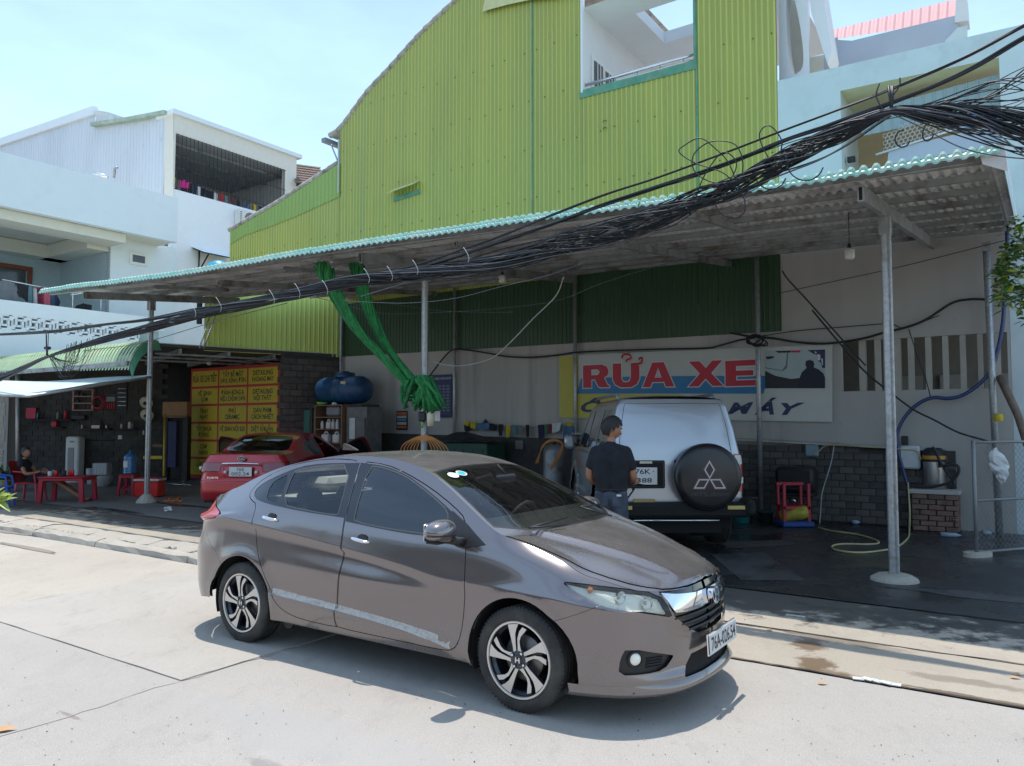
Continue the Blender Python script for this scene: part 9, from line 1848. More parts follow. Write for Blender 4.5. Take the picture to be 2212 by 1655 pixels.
wire('yellow_wire','pale yellow wire running along the ledge to the post',[(305,825),(340,800),(365,775),(420,762),(520,768),(640,778),(700,780),(830,790),(900,800),(925,850)],WN-.24,.010,M_YH,cat='wire');wire('hanging_rope','pale cord hanging down the plinth to the wet floor',[(425,770),(410,860),(380,960),(355,1050),(348,1150),(338,1245)],[WN-.24,WN-.25,WN-.26,WN-.3,WN-.3,WN-.35],.009,M_CBLW,cat='cord')
o=thing('pressure_washer','dark pressure washer standing in the shadow by the pale cord','pressure washer',g8(215,940));q=TZ(*r8(220,950),13.6);mb=MB();mb.bevbox((q[0]-.05,.75,0),(.62,.42,.4),C_['black'],.05,facing(E_N*13.7));part(mb,'body',o,auto=40);mb=MB();mb.tube([wall(*r8(185,1075),13.2),wall(*r8(205,1090),13.2)],.02,M_STL,6);mb.bevbox((q[0],.50,0),(.5,.06,.35),C_['black'],.02,facing(E_N*13.7));part(mb,'base',o)
for i,(X,Y,lab)in enumerate(((1095,1295,'clear plastic bottle lying in front of the brick pedestal'),(1305,1283,'small clear bottle lying by the fence'),(795,1205,'blue tinted plastic packs on the floor behind the post'),(550,1220,'white scrap of plastic on the wet floor'))):
 p=g8(X,Y);o=thing('plastic_litter',lab,'litter',p);mb=MB();L_=(.26,.12,.3,.12)[i];mb.lathe([(0,-L_/2),(.035,-L_/2),(.035,L_*.25),(.015,L_*.42),(.015,L_/2),(0,L_/2)],flat('clear_plastic',(.30,.38,.48),.15,coat=.8),10,frame(p+E_Z*.036,(0,0,1),(0,1,0),E_T));part(mb,'bottle_body',o)
 mb=MB();mb.lathe([(.017,L_/2),(.017,L_/2+.02),(0,L_/2+.02)],C_['blue'],8,frame(p+E_Z*.036,(0,0,1),(0,1,0),E_T));part(mb,'cap',o)
f0=g8(1245,1405);nF=float(E_N@f0);tF=float(E_T@f0);FN=thing('mesh_fence','grey chain link fence frame standing on concrete feet at the right edge','fence',TN(tF,nF,0));fd_=np.array([.93,.36,0]);fd_/=np.linalg.norm(fd_)
zF=onY(*r8(1245,745),f0[1])[2];T=frame(f0,fd_,np.cross(E_Z,fd_),E_Z);LF_=2.6;M_FN=mat('fence_grey',(.24,.25,.25),.5,.3)
for i in range(3):mb=MB();mb.tube([T@Vector((i*1.3,0,0)),T@Vector((i*1.3,0,zF))],.024,M_FN,8);part(mb,'post',FN)
for z in(.05,zF*.48,zF-.02):mb=MB();mb.tube([T@Vector((0,0,z)),T@Vector((LF_,0,z))],.018,M_FN,8);part(mb,'rail',FN)
mb=MB();d_=.085;k=-int(zF/d_)
while k*d_<LF_:
 for s_ in(1,-1):
  x0=k*d_ if s_>0 else k*d_+zF;pts=[]
  for j in range(2):
   z=.05+(zF-.07)*j;x=x0+s_*z
   pts.append((x,z))
  (xa,za),(xb,zb2)=pts;
  def clipx(xa,za,xb,zb2,X):
   t=(X-xa)/(xb-xa);return X,za+(zb2-za)*t
  A,B_=(xa,za),(xb,zb2)
  if max(xa,xb)<0 or min(xa,xb)>LF_:continue
  if A[0]<0:A=clipx(xa,za,xb,zb2,0)
  if B_[0]<0:B_=clipx(xa,za,xb,zb2,0)
  if A[0]>LF_:A=clipx(xa,za,xb,zb2,LF_)
  if B_[0]>LF_:B_=clipx(xa,za,xb,zb2,LF_)
  mb.tube([T@Vector((A[0],0,A[1])),T@Vector((B_[0],0,B_[1]))],.0024,M_FN,3,caps=False)
 k+=1
part(mb,'mesh',FN,kind='stuff')
for i in(0,1):mb=MB();mb.prism(smooth_poly([(-.20,-.10),(.2,-.12),(.22,.08),(-.18,.11)]),0,.06,G_STONE,T@Matrix.Translation((i*1.3,0,0)));part(mb,'foot',FN)
PB=thing('plastic_bag','white plastic bag tied to the fence mesh','plastic bag',T@Vector((.35,-.05,zF*.75)))
mb=MB();c0=np.array(onY(*r8(1335,880),f0[1]+.1));v=[];rr=np.random.default_rng(3)
for i in range(9):
 for j in range(8):a=j/8*6.28;r_=(.02+.09*math.sin(i/8*math.pi)**.7)*rr.uniform(.6,1.3);v.append((c0[0]+r_*math.cos(a)+.012*i,c0[1]+r_*.5*math.sin(a)-.06,c0[2]+.22-.055*i+rr.uniform(-.02,.02)))
mb.add(v,[(i*8+j,i*8+(j+1)%8,(i+1)*8+(j+1)%8,(i+1)*8+j)for i in range(8)for j in range(8)],flat('film_white',(.50,.52,.53),.4));part(mb,'bag',PB)
mb=MB();p0,p1=wall(2160,815,WN-.3),wall(2230,990,WN-1.2);mb.tube([p0,(p0+p1)/2+np.array([.03,0,.03]),p1],[.06,.055,.06],mat('rough_timber',(.17,.12,.09),.9,var=.3,bump=1,bscale=20),8);tag(mb.build('leaning_timber'),'rough timber pole leaning on the right rear post','pole')
mb=MB();mb.lathe([(.062,-.05),(.075,0),(.062,.06)],C_['yellow'],12,Matrix.Translation(Vector(wall(2156,903,13.93))));tag(mb.build('post_strap'),'yellow strap wound round the right rear post','strap')
mb=MB();c0=ground(1890,1476);
for k in range(5):mb.box(TN(float(E_T@c0)-.10+k*.055,float(E_N@c0)+random.uniform(-.012,.012),.014+.004*(k%2)),(.07,.05,.006),C_['white'],rz=-TH+random.uniform(-.4,.4))
tag(mb.build('litter_strip'),'crumpled white plastic strip lying in the wet gutter right of the car','litter')
mb=MB();c0=ground(1718,1330,.01);mb.box(c0,(.16,.012,.01),C_['white'],rz=-.5);tag(mb.build('litter_stick'),'thin white stick lying on the apron by the shadow edge','litter')
# left corner: table, chairs, leaf
p,w,h=floor_box(325,750,1500,1262);RT=thing('plastic_table','red plastic table with cans and a cup in the shade of the workshop','table',p);TX=.5*(onY(*r4(325,1400),p[1])[0]+onY(*r4(750,1400),p[1])[0]);wT=w*.98;mb=MB();mb.bevbox((TX,p[1]+.30,h-.02),(wT,.62,.035),M_PLR,.012);mb.bevbox((TX,p[1]+.30,h-.065),(wT*.95,.58,.06),M_PLR,.01);part(mb,'table_top',RT,auto=40)
for sx in(-1,1):
 for sy in(-1,1):mb=MB();mb.prism([(-.055,-.045),(.055,-.045),(.055,.045),(-.055,.045)],0,1,M_PLR,frame((TX+sx*wT*.46,p[1]+.30+sy*.26,.012),(.8,0,0),(0,.8,0),(-sx*.03,-sy*.01,h-.06)));part(mb,'leg',RT)
tY=p[1]+.22;tz_=h
def can(lab,X,m,hh=.12,r_=.033,grp='drink cans on the red table',name='drink_can',dy=0):
 x=onY(*r4(X,1262),tY+dy)[0];o=thing(name,lab,'can' if 'can' in name else 'cup',(x,tY+dy,tz_),grp);mb=MB();mb.lathe([(0,0),(r_*.8,0),(r_,.012),(r_,hh-.012),(r_*.85,hh),(0,hh-.004)],m,16,Matrix.Translation((x,tY+dy,tz_)));part(mb,'can_body',o)
M_CAN=mat('can_red',(.60,.02,.02),.25,.3,var=.2,scale=30,dirt=(.6,.6,.6),dscale=14,dlo=.6,dhi=.64)
can('red drink can left of the dark bottle on the red table',505,M_CAN);can('red drink can in the right pair on the table',628,M_CAN,dy=.08);can('second red drink can of the right pair',652,M_CAN,dy=.1);can('pale plastic cup beside the red can',448,C_['white'],.11,.042,'cups on the red table','plastic_cup');can('clear cup with straws behind the pale cup',483,C_['grey'],.13,.036,'cups on the red table','plastic_cup',.1);can('dark round bottle between the cans',577,C_['black'],.12,.045,'cups on the red table','dark_cup',.02)
def chair(lab,c,yaw,m,name='plastic_chair'):
 o=thing(name,lab,'chair',frame(c,(math.cos(yaw),math.sin(yaw),0),(-math.sin(yaw),math.cos(yaw),0),E_Z));add=lambda mb,nm:part(mb,nm,o,world=False,auto=40)
 mb=MB();mb.bevbox((0,0,.40),(.44,.44,.035),m,.012);add(mb,'seat')
 mb=MB();v=[]
 for i in range(9):
  for j in range(6):a=(i-4)/4;v.append((-.20-.16*j/5-.05*(1-a*a),a*(.23-.02*(j>4)),.42+.46*j/5-(.03*abs(a)**2 if j==5 else 0)))
 mb.add(v+[(x-.015,y,z)for x,y,z in v],[(i*6+j,(i+1)*6+j,(i+1)*6+j+1,i*6+j+1)for i in range(8)for j in range(5)]+[(54+i*6+j,54+i*6+j+1,54+(i+1)*6+j+1,54+(i+1)*6+j)for i in range(8)for j in range(5)],m,None,True);add(mb,'backrest')
 for sy in(-1,1):
  mb=MB();mb.tube([(-.26,sy*.235,.66),(-.05,sy*.255,.64),(.17,sy*.245,.61),(.20,sy*.235,.42)],[.02,.024,.022,.02],m,8);add(mb,'armrest')
  for sx in(-1,1):mb=MB();mb.tube([(sx*.19,sy*.19,.40),(sx*.24,sy*.235,0)],[.03,.022],m,6);add(mb,'leg')
 return o
cp_=onY(*r4(300,1300),p[1]+.25);CH0=(cp_[0]-.12,p[1]+.35,.012);chair('red plastic armchair under the seated man',CH0,R(8),M_PLR)
M_BLP=mat('blue_plastic',(.02,.09,.42),.38);bc=ground(-8,1098,.012);chair('bright blue plastic armchair cut by the left edge',(bc[0]-.10,bc[1]+.2,.012),R(20),M_BLP)
# foliage
M_LEAF=mat('leaf_green',(.055,.13,.022),.38,var=.45,scale=9,coat=.3);M_LEAFY=mat('leaf_yellow_green',(.26,.32,.045),.45,var=.3,scale=12);M_TWIG=mat('twig_brown',(.10,.07,.045),.85)
def leaf(mb,p,d,up,L_,W_,m):
 d=np.array(d)/np.linalg.norm(d);s_=np.cross(d,up);s_/=(np.linalg.norm(s_)+1e-9);u2=np.cross(s_,d);P=[(0,0,0),(.28,.5,.03),(.62,.42,.02),(1,0,-.08),(.62,-.42,.02),(.28,-.5,.03),(.5,0,-.035)]
 mb.add([p+d*a*L_+s_*b_*W_+u2*c*L_ for a,b_,c in P],[(0,5,6),(5,4,6),(4,3,6),(3,2,6),(2,1,6),(1,0,6)],m,None,True)
TR=thing('tree','leafy green tree reaching into the picture at the right edge beside the canopy','tree',TN(2.6,8.6,0));rr=np.random.default_rng(12);mb=MB();tb=TN(2.35,9.2,0);q0=onY(2290,640,7.6);mb.tube([tb,np.array([tb[0]*.5+q0[0]*.5,tb[1]*.5+q0[1]*.5,1.6]),q0,onY(2270,540,7.7)],[.09,.07,.05,.03],M_TWIG,9);part(mb,'trunk',TR)
mb=MB();cl=MB()
for k in range(150):
 if k<46:cx,cy=rr.uniform(2158,2215),0;cy=rr.uniform(480,655)if cx>2180 else rr.choice([rr.uniform(556,600),rr.uniform(610,655),rr.uniform(520,560)if cx>2170 else 590])
 else:cx,cy=rr.uniform(2205,2420),rr.uniform(440,700)
 Yd=rr.uniform(7.0,8.4);c0=onY(cx,cy,Yd);mb.tube([q0+(c0-q0)*.1,q0+(c0-q0)*.6+np.array([0,0,.05]),c0],[.010,.007,.003],M_TWIG,4,caps=False)if k%3==0 else None
 for j in range(11):
  a=rr.uniform(0,6.28);d=np.array([math.cos(a),math.sin(a),rr.uniform(-.7,.35)]);leaf(cl,c0+rr.normal(0,.035,3),d,np.array([rr.normal(0,.3),rr.normal(0,.3),1]),rr.uniform(.065,.12),rr.uniform(.03,.05),M_LEAF if rr.uniform()<.8 else M_LEAFY)
part(mb,'branches',TR,kind='stuff');part(cl,'crown',TR)
PL=thing('potted_shoot','yellow green leaves poking in at the lower left edge of the street','plant',ground(-30,1140));Yl=5.2
for(x0,y0,x1,y1)in((-12,1092,35,1062),(-10,1090,20,1062),(-10,1072,24,1066),(-12,1086,36,1072),(-6,1078,22,1104),(-10,1082,10,1058),(-12,1080,12,1098),(-14,1074,8,1050)):
 a,b_=onY(x0,y0,Yl),onY(x1,y1,Yl+random.uniform(-.1,.1));mb=MB();leaf(mb,a,b_-a,np.array([.1,-.6,.8]),np.linalg.norm(b_-a),.042,M_LEAFY);part(mb,'leaf',PL)
mb=MB();a=onY(-12,1085,Yl);mb.tube([np.array([a[0]-.02,a[1],0]),a],.006,M_TWIG,5);part(mb,'stem',PL)
lv=ground(3,1583);mb=MB();leaf(mb,lv+E_Z*.01-np.array([.05,0,0]),np.array([.9,.3,.08]),np.array([0,-.2,1]),.12,.055,mat('dry_leaf',(.48,.27,.12),.7));tag(mb.build('dry_leaf'),'fallen orange leaf on the road at the lower left edge','leaf')
for i,(x,y,lab)in enumerate(((1765,1475,'small tan leaf by the left end of the gutter strip'),(1668,1362,'dry leaf on the apron between the crack and the gutter'),(2298-100,1453,'dry leaf near the right end of the gutter'),(2290-110,1462,'curled dry leaf in the gutter at the right'))):
 q=ground(x,y,.012);mb=MB();leaf(mb,q,np.array([math.cos(i*2.),math.sin(i*2.),.1]),np.array([0,0,1.]),.07,.035,MATS['dry_leaf']);tag(mb.build('dry_leaf'),lab,'leaf')
mb=MB()
for i in range(900):
 x,y=random.uniform(-100,2300),random.uniform(1150,1900);q=ground(x,y,.002);s_=random.uniform(.002,.006)*(1 if q[1]<6 else 1.5);n_=float(E_N@q)
 if 5.5<n_<6.6:continue
 mb.box(q+E_Z*.003,(s_*1.5,s_,s_*.6),random.choice([G_STONE,G_STONE,G_APR,MATS['joint_dirt'],M_CRACK]),rz=random.uniform(0,3),taper=.6)
tag(mb.build('grit'),kind='stuff')
PP=thing('potted_plant','potted plant with dark leaves by the end pier of the workshop','plant',onY(6,1060,19.5));mb=MB();p=ground(4,1062,.012);mb.lathe([(0,0),(.16,0),(.22,.3),(.18,.3),(0,.26)],mat('plant_pot',(.30,.27,.12),.8),16,Matrix.Translation(Vector(p)));part(mb,'pot',PP);mb=MB()
for i in range(90):a=rr.uniform(0,6.28);leaf(mb,p+np.array([0,0,.3])+rr.normal(0,.06,3),np.array([math.cos(a),math.sin(a),rr.uniform(.1,1.4)]),np.array([0,0,1.]),rr.uniform(.15,.35),.07,mat('dark_leaf',(.05,.03,.03),.5,var=.4)if i%3==0 else M_LEAF)
part(mb,'foliage',PP)
# people
M_SKIN=mat('skin',(.34,.165,.095),.5,var=.06,scale=14);M_HAIR=mat('black_hair',(.010,.008,.008),.5,var=.3,scale=60,bump=.6,bscale=160);M_SHIRT=mat('black_shirt',(.011,.013,.018),.9,var=.2,scale=12,bump=.5,bscale=14);M_JEAN=mat('worn_jeans',(.045,.060,.085),.85,var=.35,scale=7,dirt=(.10,.12,.15),dscale=3.5,dlo=.5,dhi=.72,bump=.5,bscale=16);M_SHORT=mat('dark_shorts',(.02,.022,.03),.9)
def skin_mesh(nm,verts,edges,radii,m,parent,root=0,sub=2,M=None):
 me=bpy.data.meshes.new(nm);me.from_pydata([tuple(v)for v in verts],edges,[]);o=bpy.data.objects.new(nm,me);COL.objects.link(o)
 md=o.modifiers.new('s','SKIN');md.use_smooth_shade=True
 for i,r_ in enumerate(radii):
  sv_=me.skin_vertices[0].data[i];sv_.radius=(r_,r_)if not hasattr(r_,'__len__')else r_;sv_.use_root=(i==root)
 s2=o.modifiers.new('u','SUBSURF');s2.levels=sub;s2.render_levels=sub
 dg=bpy.context.evaluated_depsgraph_get();e=o.evaluated_get(dg);m2=bpy.data.meshes.new_from_object(e);bpy.data.objects.remove(o);m2.name=nm
 m2.materials.clear();m2.materials.append(m);[setattr(p,'use_smooth',True)for p in m2.polygons];m2.polygons.foreach_set('material_index',[0]*len(m2.polygons))
 o=bpy.data.objects.new(nm,m2);COL.objects.link(o);o.parent=parent;return o
def head(parent,c,yaw,pitch=0,s=1.0,hairlen=1.0):
 """head looking along +x when yaw is 0; face, ears and hair"""
 T=Matrix.Translation(Vector(c))@Matrix.Rotation(yaw,4,'Z')@Matrix.Rotation(pitch,4,'Y')@Matrix.Scale(s,4);n1,n2=36,28;v=[]
 def surf(a,b_):
  cx=math.cos(b_);x,y,z=math.cos(a)*cx,math.sin(a)*cx,math.sin(b_)
  X,Y_,Z=x*.098,y*.076,z*.118
  if x>0:
   X*=1-.10*abs(y)**2;
   if z<-.1:X*=1+.06*math.exp(-((z+.75)/.22)**2)*math.exp(-(y/.4)**2)
   X+=.024*math.exp(-((z+.16)/.13)**2)*math.exp(-(y/.13)**2)
   X-=.007*math.exp(-((z-.12)/.10)**2)*math.exp(-((abs(y)-.38)/.18)**2)
   X+=.006*math.exp(-((z+.46)/.06)**2)*math.exp(-(y/.25)**2)
   X+=.005*math.exp(-((z-.28)/.08)**2)*math.exp(-(y/.5)**2)
  if z<0:Y_*=1-.30*abs(z)**1.6;
  if x<0 and z<-.3:X*=1-.45*(-z-.3)
  return X,Y_,Z
 for i in range(n1):
  for j in range(n2+1):v.append(surf(2*math.pi*i/n1,-math.pi/2+math.pi*j/n2))
 f=[(i*(n2+1)+j,((i+1)%n1)*(n2+1)+j,((i+1)%n1)*(n2+1)+j+1,i*(n2+1)+j+1)for i in range(n1)for j in range(n2)]
 mb=MB();mb.add(v,f,M_SKIN,T,True)
 for sg in(-1,1):
  mb.add([(-.004+.020*math.cos(a)*(1 if k else .5)-.004*k,sg*(.074+.010*k),-.005+.032*math.sin(a)*(1 if k else .5))for k in(0,1)for a in np.linspace(0,6.28,13)[:-1]],[(q,(q+1)%12,(q+1)%12+12,q+12)for q in range(12)]+[tuple(range(12,24))],M_SKIN,T,True)
 hd=part(mb,'head',parent,world=False)
 mb=MB()
 for sg in(-1,1):
  mb.lathe([(0,.004),(.009,.001),(.011,-.004)],flat('eye_white',(.6,.58,.55),.3),12,T@frame((.082,sg*.030,.012),(0,1,0),(0,0,1),(1,0,0)));mb.lathe([(0,.0052),(.005,.0046)],M_HAIR,10,T@frame((.082,sg*.030,.012),(0,1,0),(0,0,1),(1,0,0)));mb.box((.090,sg*.032,.034),(.006,.030,.006),M_HAIR,T)
 mb.box((.094,0,-.054),(.004,.040,.006),flat('lips',(.28,.09,.07),.5),T);part(mb,'facial_features',hd,world=False)
 mb=MB();v=[];keep=[]
 rr=np.random.default_rng(4)
 for i in range(n1):
  for j in range(n2+1):
   a,b_=2*math.pi*i/n1,-math.pi/2+math.pi*j/n2;X,Y_,Z=surf(a,b_);k=1.13+.06*rr.uniform();v.append((X*k-.006,Y_*k,Z*(1.12+.03*rr.uniform())+.006))
 def ok(i,j):
  a,b_=2*math.pi*i/n1,-math.pi/2+math.pi*j/n2;x,z=math.cos(a)*math.cos(b_),math.sin(b_);lim=.42 if x>.45 else(.10 if x>.1 else(-.18*hairlen if x>-.2 else-.55*hairlen));return z>lim
 f=[(i*(n2+1)+j,((i+1)%n1)*(n2+1)+j,((i+1)%n1)*(n2+1)+j+1,i*(n2+1)+j+1)for i in range(n1)for j in range(n2)if ok(i,j)];mb.add(v,f,M_HAIR,T,True);part(mb,'hair',hd,world=False);return hd
def hand(parent,w,d,side,curl=.9,s=1.0):
 """palm and five fingers from wrist w along direction d; side = thumb side vector"""
 w=np.array(w);d=np.array(d)/np.linalg.norm(d);side=np.array(side)/np.linalg.norm(side);nrm=np.cross(d,side);V=[w,w+d*.045*s,w+d*.085*s];E_=[(0,1),(1,2)];Rr=[(.024*s,.018*s),(.034*s,.016*s),(.034*s,.014*s)]
 o=skin_mesh('hand',V,E_,Rr,M_SKIN,parent,0,2)
 for k,(off,L_)in enumerate(((.030,.072),(.010,.080),(-.010,.075),(-.029,.060))):
  p=w+d*.080*s+side*off*s;pts=[p];dd=d.copy()
  for q in range(3):ang=curl*.75;dd=dd*math.cos(ang)+nrm*math.sin(ang);pts.append(pts[-1]+dd*L_*s*(.42,.32,.26)[q])
  skin_mesh('finger',pts,[(0,1),(1,2),(2,3)],[.0095*s,.009*s,.0085*s,.0075*s],M_SKIN,o,0,1)
 p=w+d*.025*s+side*.030*s;skin_mesh('thumb',[p,p+(side*.7+d*.7)*.034*s,p+(side*.5+d*.9+nrm*.5)*.062*s],[(0,1),(1,2)],[.012*s,.0105*s,.009*s],M_SKIN,o,0,1);return o
def sculpt(nm,caps,m,parent,vox=.011,sm=5):
 """overlapping tapered limbs fused into one continuous surface"""
 mb=MB()
 for(p0,p1,r0,r1,fl)in caps:
  p0,p1=Vector(p0),Vector(p1);d=p1-p0;L_=d.length;T=Matrix.Translation(p0)
  q=d.to_track_quat('Z','Y').to_matrix().to_4x4();prof=[(1e-4,-r0)]+[(r0*math.sin(a),-r0*math.cos(a))for a in(.4,.8,1.2)]+[(r0,0),(r1,L_)]+[(r1*math.cos(a),L_+r1*math.sin(a))for a in(.4,.8,1.2)]+[(1e-4,L_+r1)]
  k=len(mb.v);mb.lathe(prof,m,16,T@q)
  if fl!=1:
   c=(p0+p1)/2
   for i in range(k,len(mb.v)):x,y,z=mb.v[i];u=max(0,min(1,(Vector((x,y,z))-p0).dot(d)/d.length_squared));cx=p0.x+(p1.x-p0.x)*u;mb.v[i]=(cx+(x-cx)*fl,y,z)
 o=mb.build(nm);md=o.modifiers.new('r','REMESH');md.mode='VOXEL';md.voxel_size=vox;md.use_smooth_shade=True;s2=o.modifiers.new('s','SMOOTH');s2.factor=.6;s2.iterations=sm
 e=o.evaluated_get(bpy.context.evaluated_depsgraph_get());m2=bpy.data.meshes.new_from_object(e);bpy.data.objects.remove(o);m2.name=nm;m2.materials.clear();m2.materials.append(m);m2.polygons.foreach_set('use_smooth',[True]*len(m2.polygons));m2.polygons.foreach_set('material_index',[0]*len(m2.polygons))
 o=bpy.data.objects.new(nm,m2);COL.objects.link(o);o.parent=parent;return o
def standing_man():
 base_=onY(1320,1100,8.6);az=R(14);ex=np.array([math.sin(az),math.cos(az),0]);ey=np.array([-math.cos(az),math.sin(az),0])
 o=thing('person','man in a black shirt and worn jeans spraying the rear of the silver car','person',frame((base_[0],base_[1],.012),ex,ey,E_Z))
 sculpt('shirt',[((0,-.07,.92),(0,-.07,1.1),.105,.11,.95),((0,.07,.92),(0,.07,1.1),.105,.11,.95),((0,-.08,1.1),(0,-.10,1.30),.115,.12,.92),((0,.08,1.1),(0,.10,1.30),.115,.12,.92),((0,-.06,1.3),(0,-.06,1.36),.12,.09,.9),((0,.06,1.3),(0,.06,1.36),.12,.09,.9),((0,0,1.38),(.008,0,1.455),.085,.062,1),((0,-.05,1.40),(0,-.165,1.375),.075,.070,.95),((0,.05,1.40),(0,.165,1.375),.075,.070,.95),((0,-.165,1.375),(.025,-.222,1.22),.072,.064,1),((0,.165,1.375),(.015,.222,1.22),.072,.064,1),((0,-.07,.90),(0,.07,.90),.108,.108,.95)],M_SHIRT,o)
 sculpt('jeans',[((0,-.075,.93),(0,-.085,.82),.105,.108,.95),((0,.075,.93),(0,.085,.82),.105,.108,.95),((0,-.06,.90),(0,.06,.90),.11,.11,.95),((0,.09,.82),(.02,.11,.48),.100,.076,1),((.02,.11,.48),(-.01,.12,.10),.076,.068,1),((0,-.09,.82),(.04,-.12,.48),.100,.076,1),((.04,-.12,.48),(-.01,-.135,.10),.076,.068,1)],M_JEAN,o)
 mb=MB();mb.tube([(.105*math.cos(a),.178*math.sin(a),.965)for a in np.linspace(0,6.2832,30)],.010,M_BLK,6,caps=False);part(mb,'belt',o,world=False)
 for sg in(-1,1):mb=MB();mb.bevbox((-.100,sg*.080,.84),(.014,.115,.12),M_JEAN,.005);part(mb,'back_pocket',o,world=False)
 mb=MB();mb.bevbox((-.112,-.10,.905),(.02,.05,.022),C_['white'],.004);part(mb,'folded_paper',o,world=False)
 skin_mesh('neck',[(.005,0,1.42),(.012,-.004,1.50),(.02,-.008,1.57)],[(0,1),(1,2)],[.056,.054,.052],M_SKIN,o,0,1)
 skin_mesh('right_arm',[(.02,-.215,1.30),(.03,-.235,1.18),(.035,-.245,1.10),(.12,-.235,1.06),(.235,-.215,1.035)],[(0,1),(1,2),(2,3),(3,4)],[.052,.047,.043,.038,.028],M_SKIN,o,0,2)
 skin_mesh('left_arm',[(.01,.215,1.30),(.01,.24,1.18),(.02,.245,1.09),(.12,.20,1.03),(.24,.10,1.02)],[(0,1),(1,2),(2,3),(3,4)],[.052,.047,.043,.038,.028],M_SKIN,o,0,2)
 hand(o,(.235,-.215,1.035),(.92,.0,-.1),(0,.3,1),.8);hand(o,(.24,.10,1.02),(.8,-.6,-.05),(0,.3,1),.8)
 head(o,(.035,-.012,1.635),R(-68),R(20),1.08,1.35)
 for sg in(-1,1):mb=MB();mb.bevbox((.04,sg*.125,.035),(.27,.10,.07),C_['black'],.025);part(mb,'shoe',o,world=False,auto=40)
 gun=thing('spray_gun','pressure washer gun held by the man beside the number plate','spray gun',frame((base_[0],base_[1],.012),ex,ey,E_Z));mb=MB();mb.tube([(.30,-.22,1.02),(.45,-.26,.99),(.62,-.32,.965)],[.016,.011,.009],M_BLK,8);mb.tube([(.31,-.22,1.03),(.30,-.22,.93)],.016,M_BLK,8);part(mb,'lance',gun,world=False)
 mb=MB();mb.tube(spline([(.30,-.22,.93),(.25,-.1,.75),(.22,.05,.45),(.1,.3,.1),(-.3,.5,.03),(-.9,.9,.03)],6),.010,M_BLK,6);part(mb,'supply_hose',gun,world=False)
 return o
standing_man()
def seated_man():
 c=CH0;yaw=R(8);ex=np.array([math.cos(yaw),math.sin(yaw),0]);ey=np.array([-math.sin(yaw),math.cos(yaw),0]);o=thing('person','man in dark clothes leaning back on the red armchair with legs stretched out','person',frame(c,ex,ey,E_Z))
 V=[(.0,0,.50),(-.09,0,.62),(-.15,0,.74),(-.17,0,.84),(-.15,0,.90),(-.16,.10,.86),(-.14,.17,.82),(-.10,.21,.74),(-.16,-.10,.86),(-.14,-.17,.82),(-.09,-.22,.74)];skin_mesh('shirt',V,[(0,1),(1,2),(2,3),(3,4),(3,5),(5,6),(6,7),(3,8),(8,9),(9,10)],[(.15,.12),(.15,.12),(.165,.12),(.14,.10),.062,.08,.075,.062,.08,.075,.062],M_SHIRT,o,0,2)
 V=[(.02,0,.50),(.10,.09,.50),(.34,.11,.50),(.44,.11,.47),(.10,-.09,.50),(.34,-.11,.52),(.46,-.12,.47)];skin_mesh('shorts',V,[(0,1),(1,2),(2,3),(0,4),(4,5),(5,6)],[(.14,.12),.10,.085,.078,.10,.085,.078],M_SHORT,o,0,2)
 for sg,kx in((1,.0),(-1,.05)):skin_mesh('leg',[(.40+kx,sg*.11,.48),(.52+kx,sg*.12,.44),(.80+kx,sg*.12,.24),(1.02+kx,sg*.12,.09),(1.06+kx,sg*.12,.05),(1.20+kx,sg*.13,.03)],[(0,1),(1,2),(2,3),(3,4),(4,5)],[.062,.055,.05,.034,.035,.03],M_SKIN,o,0,2);mb=MB();mb.bevbox((1.13+kx,sg*.125,.012),(.26,.10,.024),C_['black'],.008);mb.tube([(1.12+kx,sg*.125-.05,.02),(1.13+kx,sg*.125,.07),(1.12+kx,sg*.125+.05,.02)],.012,C_['black'],6);part(mb,'sandal',o,world=False)
 skin_mesh('neck',[(-.15,0,.88),(-.13,0,.97)],[(0,1)],[.05,.05],M_SKIN,o,0,1);head(o,(-.11,0,1.06),R(-25),R(-4),.95,.5)
 skin_mesh('right_arm',[(-.08,-.22,.76),(-.02,-.25,.64),(.02,-.26,.60),(.16,-.22,.62),(.27,-.16,.66)],[(0,1),(1,2),(2,3),(3,4)],[.048,.042,.04,.035,.026],M_SKIN,o,0,2);hand(o,(.27,-.16,.66),(.9,.2,.0),(0,.2,1),.6,.95)
 skin_mesh('left_arm',[(-.09,.21,.76),(-.03,.25,.64),(.02,.26,.60),(.15,.2,.60),(.26,.10,.60)],[(0,1),(1,2),(2,3),(3,4)],[.048,.042,.04,.035,.026],M_SKIN,o,0,2);hand(o,(.26,.10,.60),(.9,-.3,.0),(0,.2,1),.6,.95)
 return o
seated_man()
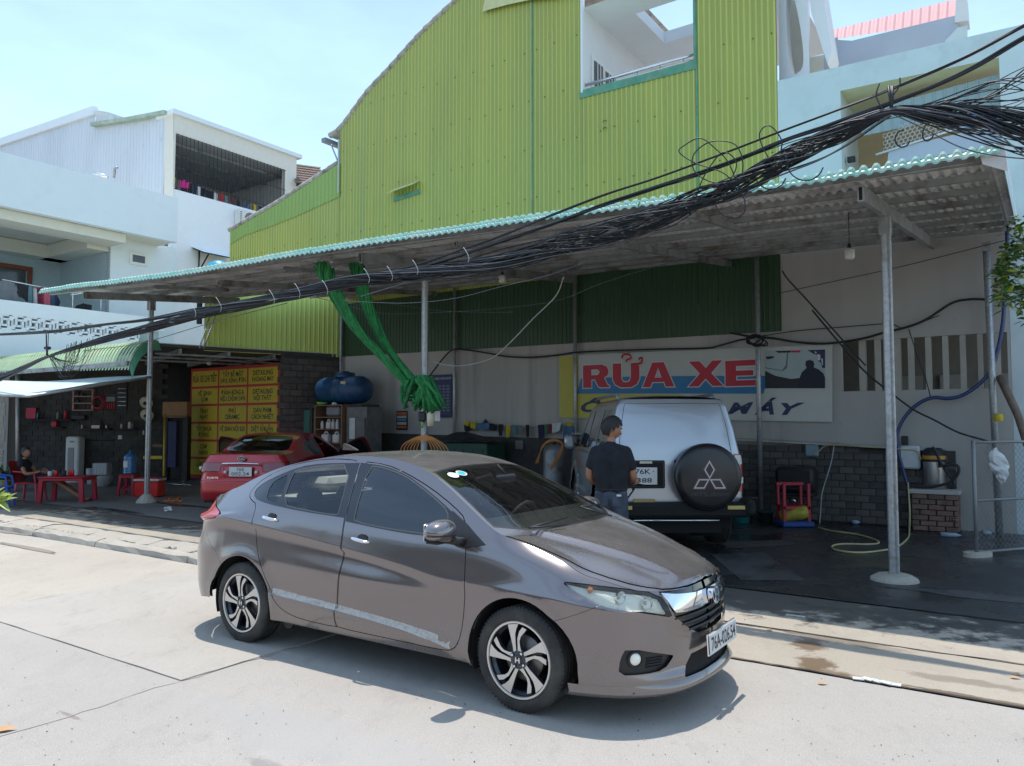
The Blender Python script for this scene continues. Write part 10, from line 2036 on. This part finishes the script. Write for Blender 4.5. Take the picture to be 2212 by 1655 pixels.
# houses and trees across the street, behind the viewer
random.seed(21);cols=[(.46,.40,.30),(.55,.54,.50),(.30,.36,.36),(.42,.30,.22),(.50,.48,.40),(.36,.40,.30)]
x=-34
for i in range(9):
 w=random.uniform(5.5,8);h=random.uniform(3.9,6.2);nF_=-15.5-random.uniform(0,1.2);m=mat('facade_%d'%i,cols[i%6],.85,var=.08,scale=2);o=thing('street_house',['cream','white','grey green','brown','yellowish','olive'][i%6]+' house number %s along the far side of the street'%['one','two','three','four','five','six','seven','eight','nine'][i],'building',TN(x+w/2,nF_,0));S0=street((0,0,0))
 mb=MB();mb.box((x+w/2,nF_-4,h/2),(w-.08,8,h),m,S0);part(mb,'walls',o)
 mb=MB();mb.box((x+w/2,nF_+.5,3.3),(w-.1,1.4,.15),m,S0);part(mb,'balcony',o);mb=MB();mb.box((x+w/2,nF_+1.15,3.8),(w-.2,.06,.8),M_WHITE,S0);part(mb,'parapet',o)
 for k in range(2):
  for fl_ in((1,)if h>5 else()):mb=MB();mb.box((x+w*(.28+.44*k),nF_+.03,3.3+1.1),(1.3,.08,1.1),M_DKGL,S0);part(mb,'window',o)
 mb=MB();mb.box((x+w/2,nF_+.03,1.4),(w*.7,.08,2.6),M_DKGL if i%2 else M_BEAM,S0);part(mb,'shopfront',o);mb=MB();mb.box((x+w/2,nF_-4,h+.08),(w,8.2,.16),M_RTILE if i%2 else M_BEAM,S0);part(mb,'roof',o);x+=w
for i,(t,n)in enumerate(((-17,-12.8),(9.5,-13.0))):
 o=thing('street_tree',['round crowned tree across the street facing the workshop','spreading tree across the street facing the red car','dense tree across the street facing the grey car','tall tree across the street facing the tree by the fence'][i],'tree',TN(t,n,0));mb=MB();mb.tube([TN(t,n,0),TN(t+.1,n,1.4),TN(t-.1,n+.1,2.8),TN(t,n,4)],[.16,.13,.11,.06],M_TWIG,9)
 for k in range(6):a=k*1.05;mb.tube([TN(t,n,2.4+.2*k),TN(t+math.cos(a)*1.0,n+math.sin(a)*.9,3.4+.25*k)],[.05,.02],M_TWIG,6)
 part(mb,'trunk',o);cl=MB();rr=np.random.default_rng(40+i)
 for k in range(900):
  d=rr.normal(0,1,3);d/=np.linalg.norm(d);c0=TN(t,n,4.3)+d*np.array([1.9,1.9,1.5])*rr.uniform(.45,1)**.5;a=rr.uniform(0,6.28);leaf(cl,c0,np.array([math.cos(a),math.sin(a),rr.uniform(-.5,.5)]),np.array([rr.normal(0,.4),rr.normal(0,.4),1]),.34,.22,M_LEAF)
 part(cl,'crown',o)
